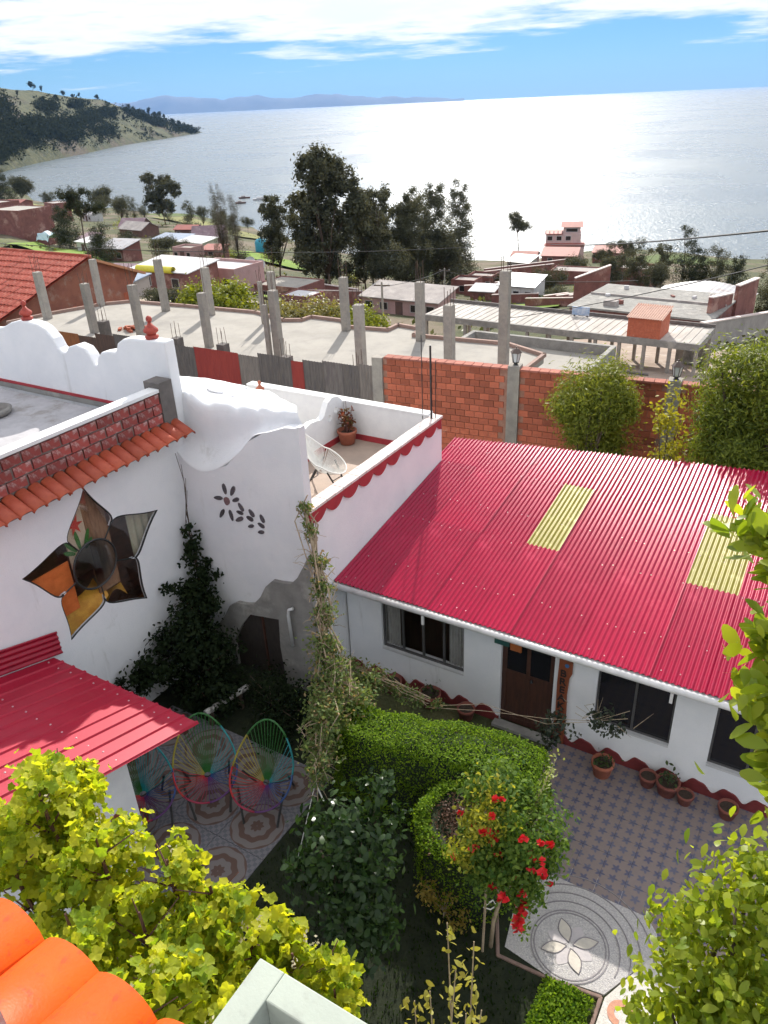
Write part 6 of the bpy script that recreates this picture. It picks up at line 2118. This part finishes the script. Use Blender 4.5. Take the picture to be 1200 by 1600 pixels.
for nm, lab, a, b_, w, d_, h, wl3, rf, rm3, rz3 in (
        ('small_house', 'small brick house with a tin roof right behind the barn ridge', -98.0, 84.0, 5.0, 4.0, 2.0, 'brick', 'shed', 'tin', 6),
        ('small_house', 'grey hut left of the pale shack under the conifers', -121.0, 97.5, 3.6, 3.0, 1.8, 'grey', 'shed', 'tinpurple', -6),
        ('small_house', 'pink hut at the left foot of the drooping trees', -94.5, 95.0, 3.8, 3.2, 1.7, 'pink', 'flat', 'conc', 4),
        ('small_house', 'brown hut on the olive field nearest the shore row', -140.0, 142.0, 5.5, 4.0, 1.8, 'dkbrown', 'gable', 'red', 14),
        ('small_house', 'white hut among the trees at the left shore', -205.0, 168.0, 5.0, 4.0, 2.0, 'white', 'gable', 'tin', -10),
        ('small_house', 'brick house at the left edge below the shore trees', -190.0, 128.0, 8.0, 6.0, 3.2, 'brick', 'flat', 'conc', 0),
        ('small_house', 'brick house with a red roof left of the lone brick house', -228.0, 160.0, 7.0, 5.0, 2.6, 'brick', 'gable', 'red', 8),
        ('small_house', 'brick hut between the eucalyptus grove and the ruined walls', -50.0, 112.0, 4.0, 3.4, 1.9, 'brick', 'flat', 'grey', 5),
        ('small_house', 'pale hut by the lake left of the hotel', -61.0, 158.0, 5.0, 4.0, 2.0, 'pink', 'gable', 'red', 10),
        ('small_house', 'grey hut in front of the lone open-crowned tree', -57.0, 146.0, 4.6, 3.6, 1.7, 'grey', 'shed', 'tin', -6),
        ('small_house', 'brick hut right of the hotel beside the shore', -44.0, 160.0, 6.0, 4.0, 1.9, 'brick', 'shed', 'red', 8),
        ('small_house', 'brick house half hidden behind the right-hand trees', -28.0, 118.0, 6.0, 4.5, 2.2, 'brick', 'flat', 'conc', -4)):
    house_at(nm, lab, a, b_, w, d_, h, wl3, rf, rm3, R(rz3), 2, True, hd=.7)
tkb = thing('blue_water_tank', 'round turquoise water tank beside the leftmost eucalyptus', 'water tank', loc=(-109.6, 131.8, zt(-109.6, 131.8)))
MB().lathe([(1.4, -.2), (1.5, .4), (1.5, 2.2), (1.2, 2.7), (.5, 2.95), (.3, 3.1)], n=20).build('tank', mat('tank_blue', (.03, .30, .42), (.02, .24, .36), rough=.45), tkb, True)
MB().lathe([(.32, 3.08), (.32, 3.2), (.05, 3.24)], n=12).build('lid', mat('tank_lid', (.02, .16, .24), rough=.5), tkb)
for k, (a, b_, lab) in enumerate(((-80.5, 93.5, 'left of the two white satellite dishes near the eucalyptus'), (-78.2, 93.0, 'right of the two white satellite dishes near the eucalyptus'))):
    ds_ = thing('satellite_dish', lab, 'satellite dish', 'satellite dishes', (a, b_, zt(a, b_)))
    o = MB().lathe([(.05, 0), (.5, .08), (.85, .25), (1.0, .40)], n=20, cap=False).build('dish', H['white'], ds_, True)
    o.location = (0, 0, 1.1)
    o.rotation_euler = (R(50), 0, R(15))
    MB().tube([(0, .1, -.2), (0, .05, 1.15)], .06, 6).build('mast', metal_dark, ds_)


# utility poles and wires
def pole(label, u_, v_, h, arm=.0):
    t = thing('utility_pole', label, 'utility pole', 'utility poles', (u_, v_, zt(u_, v_)))
    MB().tube([(0, 0, -.5), (0, 0, h)], [.13, .09], 8).build('shaft', pillar_m, t)
    MB().boxr((0, 0, h - .35), 1.5, .09, .09, R(15)).build('crossarm', bark, t)
    for k in (-.6, 0, .6):
        MB().lathe([(.03, 0), (.055, .05), (.03, .12)], (k * math.cos(R(15)), k * math.sin(R(15)), h - .26), 6).build('insulator', H['white'], t)
    return t


pole('utility pole with three insulators in front of the long low house', -36.7, 60.1, 4.1)
pole('utility pole at the right edge of the eucalyptus grove', -46.9, 92.7, 4.2)
wire_m = mat('cable_black', (.02, .02, .022), rough=.6)


def wire(label, a, b_, sag, r_=.02):
    pts = []
    for k in range(15):
        t = k / 14
        p = Vector(a).lerp(Vector(b_), t)
        p.z -= sag * 4 * t * (1 - t)
        pts.append(p)
    tag(MB().tube(pts, r_, 5).build('overhead_cable', wire_m), label, 'cable')


wire('thin cable crossing left to right in front of the eucalyptus grove', (-43.6, 28.8, 2.6), (-25.5, 57.8, -1.2), .5, .022)
wire('thick black cable crossing the lake view at the right edge', (-21.3, 60.4, -1.31), (1.5, 15.8, 7.2), .25, .03)
wire('pale cable sloping up to the right over the cluttered grey roof', (-17.2, 42.5, -2.5), (1.6, 24.4, 5.9), .25, .02)
wire('cable from the near utility pole to the pole by the grove', (-36.7, 60.1, -5.6), (-46.9, 92.7, -10.6), .3, .025)
wire('lower cable running right from the pole by the grove', (-46.9, 92.7, -10.8), (-17.0, 72.0, -6.0), .6, .03)

# boats
for k, (a, b_, L, lab) in enumerate(((-234.4, 273.5, 5.0, 'small boat farthest left on the pale lake'), (-223.0, 257.5, 4.5, 'small boat nearest the lakeside trees'), (-222.5, 270.0, 7.0, 'larger white boat right of the two small boats'))):
    bt = thing('boat', lab, 'boat', 'boats moored off the shore', (a, b_, LAKE_Z), R(35))
    pts = [(L / 2 * c_, .75 * s_, .55) for c_, s_ in ((-1, -.7), (-.4, -1), (.4, -.9), (1.05, 0), (.4, .9), (-.4, 1), (-1, .7))]
    low_ = [(x * .85, y * .7, -.1) for x, y, z in pts]
    n2 = len(pts)
    MB().add(pts + low_, [tuple(range(n2)), tuple(range(2 * n2 - 1, n2 - 1, -1))] + [(i, n2 + i, n2 + (i + 1) % n2, (i + 1) % n2) for i in range(n2)]).build('hull', H['white'] if k == 2 else H['dkbrown'], bt)
    MB().box(-L * .25, L * .1, -.45, .45, .55, 1.1).build('cabin', H['white'] if k == 2 else H['grey'], bt)

# ------------------------------------------------------------------ trees on the slope and the shore
def far_tree(name, label, u_, v_, h, w, kind='euc', n=2600, group=None, lean=0.0, leaf=None):
    z0 = zt(u_, v_)
    E_ = []
    if kind == 'euc':            # tall, several rounded tiers, gaps between them
        for k in range(9):
            f = .20 + .74 * k / 8
            r_ = w * .56 * (.60 + .45 * math.sin(math.pi * min(1, f * .95)))
            E_.append((u_ + random.uniform(-.28, .28) * w + lean * f, v_ + random.uniform(-.2, .2) * w, z0 + h * f, r_ * random.uniform(.55, .8), r_ * .6, h * .11))
    elif kind == 'broad':        # wide domed head carried on several leaning limbs
        for k in range(17):
            a_, q_ = random.uniform(0, 6.28), random.random() ** .5
            f = .30 + .58 * (k / 16)
            wr = w * .40 * (1 if f < .7 else 1.0 - (f - .7) * 1.3)
            E_.append((u_ + math.cos(a_) * q_ * wr, v_ + math.sin(a_) * q_ * wr * .7, z0 + h * f, w * .20, w * .20, h * .085))
    elif kind == 'column':       # narrow flame shape
        for k in range(6):
            f = .16 + .76 * k / 5
            r_ = w * .55 * (1.0 - .6 * f ** 1.8)
            E_.append((u_ + random.uniform(-.08, .08) * w, v_, z0 + h * f, r_, r_, h * .13))
    elif kind == 'droop':
        for k in range(6):
            f = .22 + .72 * k / 5
            r_ = w * .5 * (.75 if f < .8 else .5)
            E_.append((u_ + random.uniform(-.1, .1) * w, v_, z0 + h * f, r_, r_ * .8, h * .15))
    elif kind == 'round':
        for k in range(5):
            E_.append((u_ + random.uniform(-.25, .25) * w, v_ + random.uniform(-.2, .2) * w, z0 + h * random.uniform(.45, .85), w * .3, w * .3, h * .17))
    elif kind == 'sparse':       # bare stem, flat open head
        for k in range(10):
            E_.append((u_ + random.uniform(-.4, .4) * w, v_ + random.uniform(-.3, .3) * w, z0 + h * random.uniform(.68, .96), w * .2, w * .2, h * .06))
    elif kind == 'bush':
        for k in range(4):
            E_.append((u_ + random.uniform(-.3, .3) * w, v_ + random.uniform(-.3, .3) * w, z0 + h * .5, w * .3, w * .3, h * .4))
    lm = leaf or (L_con if kind in ('column', 'droop') else L_euc)
    n = int(n * 3.6)
    sz = max(.15, w * .042)
    return plant(name, label, 'bush' if kind == 'bush' else 'tree', (u_, v_, z0 - .2), E_, n, sz, lm, LEAF_LONG if kind == 'droop' else LEAF_DIAMOND, max(64, n // 150), (.21 if n > 12000 else .27) if kind != 'sparse' else .32, .5, max(.05, h * .012), bark, .3 if kind != 'sparse' else .75, 12, .3, group, 1.8 if kind == 'droop' else 1.0)


G1, G2, G3 = 'eucalyptus grove', 'trees along the lake shore', 'trees behind the grey roofs'
far_tree('eucalyptus_tree', 'leftmost eucalyptus of the grove, standing apart from the rest', -72.8, 91.1, 12.2, 6.0, 'broad', 5200, G1)
far_tree('eucalyptus_tree', 'tallest broad-crowned eucalyptus of the grove', -55.5, 79.1, 17.6, 9.4, 'broad', 9000, G1)
far_tree('eucalyptus_tree', 'eucalyptus just right of the tallest one', -54.2, 86.7, 14.4, 6.6, 'broad', 5200, G1)
far_tree('eucalyptus_tree', 'lowest eucalyptus in the middle of the grove', -54.8, 96.4, 13.0, 5.5, 'euc', 5200, G1)
far_tree('eucalyptus_tree', 'pointed eucalyptus second from the right end of the grove', -56.7, 108.9, 14.8, 6.0, 'column', 6500, G1, leaf=L_euc)
far_tree('eucalyptus_tree', 'pointed eucalyptus at the right end of the grove beside the glitter', -58.0, 119.4, 15.4, 5.4, 'column', 6000, G1, leaf=L_euc)
far_tree('eucalyptus_tree', 'dark low eucalyptus filling the foot of the grove', -51.5, 85.0, 8.5, 6.5, 'round', 4800, G1)
far_tree('eucalyptus_tree', 'dark low eucalyptus at the right foot of the grove', -53.0, 104.0, 9.0, 6.5, 'round', 4800, G1)
far_tree('eucalyptus_tree', 'eucalyptus filling the gap behind the tallest one', -58.5, 92.0, 13.0, 6.5, 'euc', 5200, G1)
far_tree('eucalyptus_tree', 'slim eucalyptus third from the right end of the grove', -56.5, 103.0, 14.0, 5.0, 'column', 5200, G1, leaf=L_euc)
far_tree('eucalyptus_tree', 'dark low eucalyptus at the left foot of the grove', -58.5, 82.0, 7.5, 5.5, 'round', 4200, G1)
far_tree('eucalyptus_tree', 'eucalyptus closing the gap right of the tallest one', -57.0, 97.5, 13.6, 6.4, 'broad', 5200, G1)
far_tree('eucalyptus_tree', 'short eucalyptus between the leftmost and the tallest', -64.0, 88.0, 8.5, 5.0, 'broad', 4200, G1)
far_tree('drooping_tree', 'left of the two drooping brown-green trees behind the pink house', -90.4, 98.8, 11.2, 4.0, 'droop', 4200, None, leaf=leafmat('droop_leaf', (.05, .045, .03), (.085, .075, .045), .2))
far_tree('drooping_tree', 'right of the two drooping brown-green trees behind the pink house', -87.1, 98.6, 10.2, 2.8, 'droop', 3200, None, leaf=MATS['droop_leaf'])
far_tree('lone_tree', 'lone open-crowned tree standing against the sun glitter', -67.6, 170.1, 10.4, 7.0, 'sparse', 1500)
far_tree('shore_tree', 'largest tree of the left lakeside row', -176.0, 169.7, 14.2, 11.5, 'broad', 4600, G2)
far_tree('shore_tree', 'umbrella-headed tree left of the largest lakeside tree', -238.5, 199.1, 9.4, 9.8, 'round', 2600, G2)
far_tree('shore_tree', 'dark tree at the very left edge by the lake', -258.1, 176.6, 9.8, 7.6, 'column', 2400, G2)
far_tree('shore_tree', 'broad dark tree second from the left edge by the lake', -281.2, 199.1, 9.7, 11.0, 'round', 3000, G2)
far_tree('conifer', 'dark round conifer left of the lone tall conifer stem', -120.6, 92.7, 7.2, 4.8, 'column', 3000, None)
far_tree('conifer', 'tall open conifer with a bare lower stem above the barn roof', -89.5, 71.9, 10.2, 4.6, 'sparse', 2600, None, leaf=L_con)
far_tree('conifer', 'bushy dark conifer right of the tall bare-stemmed one', -96.0, 79.0, 5.2, 4.0, 'column', 2400, None)
for k, (a, b_, w, h, lab) in enumerate([(-187.6, 163.6, 5.8, 8.0, 'dense round tree left end of the small lakeside row'), (-196.1, 176.6, 3.8, 6.8, 'second small tree of the lakeside row'), (-188.9, 174.0, 3.6, 6.5, 'third small tree of the lakeside row'), (-173.3, 177.3, 5.1, 6.6, 'first small tree right of the largest lakeside tree'),
                                        (-165.3, 173.5, 4.5, 6.7, 'second small tree right of the largest lakeside tree'), (-158.5, 171.9, 3.6, 6.4, 'third small tree right of the largest lakeside tree'), (-162.3, 189.3, 4.3, 4.3, 'small tree alone near the water right of the drooping pair'), (-322.1, 241.1, 6.7, 4.6, 'low tree by the water beside the yellow meadow'), (-243.7, 193.2, 5.5, 5.3, 'low tree left of the umbrella-headed one'),
                                        (-180.5, 175.5, 3.6, 6.0, 'slim tree hidden partly by the largest lakeside tree'), (-152.0, 168.0, 4.0, 6.0, 'last small tree of the lakeside row'), (-203.0, 180.0, 5.0, 7.0, 'bushy tree just right of the umbrella-headed one'), (-214.0, 186.0, 4.6, 6.4, 'tree between the umbrella-headed one and the lone brick house'), (-226.0, 190.0, 5.0, 6.8, 'dark tree behind the lone brick house'), (-146.0, 160.0, 4.6, 6.2, 'tree left of the drooping pair near the shore'), (-139.0, 156.0, 4.0, 5.6, 'low tree directly behind the drooping pair'), (-120.0, 150.0, 4.4, 5.0, 'low tree right of the turquoise tank near the shore')]):
    far_tree('shore_tree', lab, a, b_, h, w, 'round' if k % 2 == 0 else 'euc', 1300, G2)
for k, (a, b_, w, h, kd, lab) in enumerate([(-33.4, 128.1, 3.8, 5.4, 'sparse', 'open small-crowned tree right of the lake hotel'), (-25.0, 107.4, 4.2, 6.2, 'euc', 'bushy tree second from the hotel'), (-23.5, 112.2, 2.4, 6.0, 'euc', 'slim tree between the bushy one and the tallest'), (-21.4, 116.5, 3.6, 8.6, 'column', 'tallest dark tree behind the grey roofs'),
                                             (-19.4, 115.5, 2.8, 5.4, 'column', 'dark tree just right of the tallest behind the grey roofs'), (-17.0, 116.1, 3.6, 5.6, 'euc', 'broad tree in front of the lake at the right'), (-14.8, 118.5, 2.8, 4.6, 'column', 'dark tree right of the broad one at the right'), (-8.2, 95.9, 3.0, 6.2, 'euc', 'tree cut by the right edge beside the stepped wall'),
                                             (-36.4, 128.9, 3.4, 3.8, 'sparse', 'small open tree right beside the hotel roofs'), (-27.5, 103.0, 4.0, 4.4, 'round', 'dense round tree behind the slanting brick wall'), (-22.5, 104.0, 3.4, 3.8, 'round', 'low round tree below the tallest behind the grey roofs'), (-6.2, 74.0, 2.6, 5.0, 'euc', 'yellowish tree at the right edge above the big wall tree')]):
    far_tree('slope_tree', lab, a, b_, h, w, kd, 2200, G3)
far_tree('dense_bush', 'wide brown-green bush before the lake hotel', -41.2, 130.3, 2.8, 6.0, 'bush', 1600)
far_tree('dense_bush', 'dark bush behind the white house with arched windows', -38.4, 107.2, 3.6, 4.6, 'bush', 1600)
far_tree('dense_bush', 'grey-green bush on the olive field left of the red shack', -113.0, 108.0, 2.2, 6.0, 'bush', 1200)
far_tree('dense_bush', 'grey-green bush beside the one on the olive field', -107.0, 105.5, 1.8, 4.5, 'bush', 1200)
far_tree('dense_bush', 'yellow-green bushes behind the slab below the pink house', -47.5, 50.5, 2.4, 7.0, 'bush', 2200, leaf=L_olive)
far_tree('dense_bush', 'straw-green bushes behind the slab right of the pink house', -40.5, 52.5, 2.0, 7.0, 'bush', 2200, leaf=leafmat('straw_leaf', (.18, .17, .07), (.28, .25, .11), .35))
far_tree('dense_bush', 'dark green bushes between the tiled barn and the slab', -52.0, 49.0, 1.8, 4.0, 'bush', 1500)
far_tree('dense_bush', 'yellow-green bushes before the long low house', -35.5, 54.5, 1.8, 6.0, 'bush', 1800, leaf=L_olive)

for k, (a, b_, w, h) in enumerate([(-118, 104, 4.5, 1.6), (-101, 112, 4.0, 1.5), (-94, 107, 3.5, 1.8), (-128, 124, 6.0, 2.0), (-96, 118, 5.0, 1.6), (-135, 118, 5.0, 2.2), (-150, 150, 7.0, 2.6), (-170, 150, 7.0, 2.4), (-84, 88, 3.6, 1.8), (-78, 84, 3.2, 1.6), (-72, 72, 3.4, 1.5), (-105, 86, 3.6, 1.6), (-98, 92, 3.0, 1.4), (-66, 100, 4.0, 2.2), (-46, 88, 3.0, 1.6), (-33, 97, 3.0, 1.5), (-29, 95, 2.6, 1.6), (-48, 112, 4.0, 2.2)]):
    far_tree('field_bush', 'small grey-green bush among the fields and yards of the slope', a, b_, h, w, 'bush', 420, 'small bushes dotting the slope', leaf=(L_euc, L_olive, L_con)[k % 3])

# low scrub over the slope: nobody could count it
n = 2600
P, S_ = [], []
while len(P) < n:
    az, d_ = random.uniform(-26, 28), 48 * (5.5 ** random.random())
    a, b_ = from_polar(az, d_)
    if d_ > float(np.interp(az, sh_a, sh_d)) - 8 or noise.noise((a * .05, b_ * .05, 4)) < .08:
        continue
    for q in range(5):
        P.append((a + random.gauss(0, .5), b_ + random.gauss(0, .5), zt(a, b_) + random.uniform(.05, .5)))
P = np.array(P)
tag(link('scrub', leaf_mesh('scrub', P, rng.normal(size=P.shape) + np.array((0, 0, .5)), rng.uniform(.3, .8, len(P)), LEAF_DIAMOND, leafmat('scrub_leaf', (.06, .075, .03), (.16, .16, .06), .25))), 'low scrub scattered over the slope', 'scrub', kind='stuff')

# headland woods: dark clumps as one mass, single trees on the crest
P, S_ = [], []


def head_xyz(az, t):
    return headland_point(az, t)


patches = [(-24.5, .16, 1.6, .16, 260), (-22.6, .22, 1.2, .15, 260), (-20.6, .26, 1.4, .14, 260), (-19.0, .26, .9, .14, 220), (-22.8, .55, .6, .1, 80), (-20.0, .62, .5, .08, 60), (-17.6, .45, .6, .14, 110), (-16.4, .60, .5, .1, 70), (-14.6, .82, .8, .1, 120), (-13.6, .7, .6, .15, 90), (-12.0, .5, .8, .3, 110), (-16.9, .2, .8, .1, 70), (-18.2, .75, .4, .06, 40), (-27, .3, 2, .25, 250)]
for az, t, sa, st, n_ in patches:
    for k in range(n_):
        a2, t2 = random.gauss(az, sa * .55), random.gauss(t, st * .55)
        if t2 < .03 or t2 > 1.2:
            continue
        u_, v_, z_ = head_xyz(a2, t2)
        hh = random.uniform(4, 9)
        for q in range(30):
            P.append((u_ + random.gauss(0, 2.4), v_ + random.gauss(0, 2.4), z_ + hh * random.uniform(.0, 1.0)))
for k in range(2600):      # low scrub between the woods
    a2, t2 = random.uniform(-28, -11.2), random.uniform(.04, 1.0)
    u_, v_, z_ = head_xyz(a2, t2)
    if noise.noise((u_ * .02, v_ * .02, 9)) < .0:
        continue
    for q in range(5):
        P.append((u_ + random.gauss(0, 1.6), v_ + random.gauss(0, 1.6), z_ + random.uniform(.0, 1.8)))
P = np.array(P)
L_wood = leafmat('headland_leaf', (.026, .034, .026), (.05, .058, .04), .12, rough=1.0, spec=0.0)
tag(link('headland_wood', leaf_mesh('headland_wood', P, rng.normal(size=P.shape) + np.array((0, 0, .5)), rng.uniform(1.4, 3.2, len(P)), LEAF_DIAMOND, L_wood)), 'dark woods massed on the headland slope', 'woods', kind='stuff')


def head_tree_proto(h, w):
    t = thing('headland_tree', 'small dark tree standing on the crest of the headland', 'tree', 'single trees on the headland crest')
    E_ = [(random.uniform(-.2, .2) * w, 0, h * f, w * .35, w * .35, h * .16) for f in (.45, .62, .8)]
    P_, N_, C_ = cloud(E_, 420, 18, .3, .4)
    link('crown', leaf_mesh('crown', P_, rng.normal(size=P_.shape), rng.uniform(.9, 1.9, len(P_)), LEAF_DIAMOND, L_wood), t)
    limbs((0, 0, -1), C_[:6], .25, bark, t, fork=.4)
    return t


protos = [head_tree_proto(10, 9), head_tree_proto(12, 7), head_tree_proto(8, 9)]
spots = [(-20.6, .99), (-20.1, .98), (-18.9, 1.0), (-18.4, .96), (-18.0, 1.0), (-17.0, .98), (-15.2, 1.0), (-14.9, .98), (-14.6, 1.0), (-14.3, .97), (-14.0, 1.0), (-13.7, .96), (-13.4, 1.0), (-13.1, .98), (-12.6, .9), (-12.2, .8), (-11.9, .95), (-20.2, .7), (-18.6, .6), (-21.5, .8), (-17.5, .8), (-16.0, .75), (-15.6, .5), (-19.4, .85)]
for k, (az, t) in enumerate(spots):
    p = head_xyz(az, t)
    o = protos[k] if k < 3 else copy_tree(protos[k % 3])
    o.location = p
    s_ = random.uniform(.5, 1.0)
    o.scale = (s_, s_, s_)
    o.rotation_euler = (0, 0, random.uniform(0, 6.28))

# ------------------------------------------------------------------ air over the lake
hz_m = bpy.data.materials.new('haze_air')
hz_m.use_nodes = True
nt = hz_m.node_tree
nt.nodes.clear()
ho_ = nt.nodes.new('ShaderNodeOutputMaterial')
pv_ = nt.nodes.new('ShaderNodeVolumePrincipled')
setin(pv_, 'Color', (.27, .52, 1.0, 1))
setin(pv_, 'Density', 4.0e-5)
setin(pv_, 'Anisotropy', .2)
nt.links.new(pv_.outputs[0], ho_.inputs['Volume'])
hb_ = MB().box(-24500, 24500, -24500, 24500, -70, 420).build('haze', hz_m)
tag(hb_, 'thin blue haze over the lake', 'haze', kind='stuff')
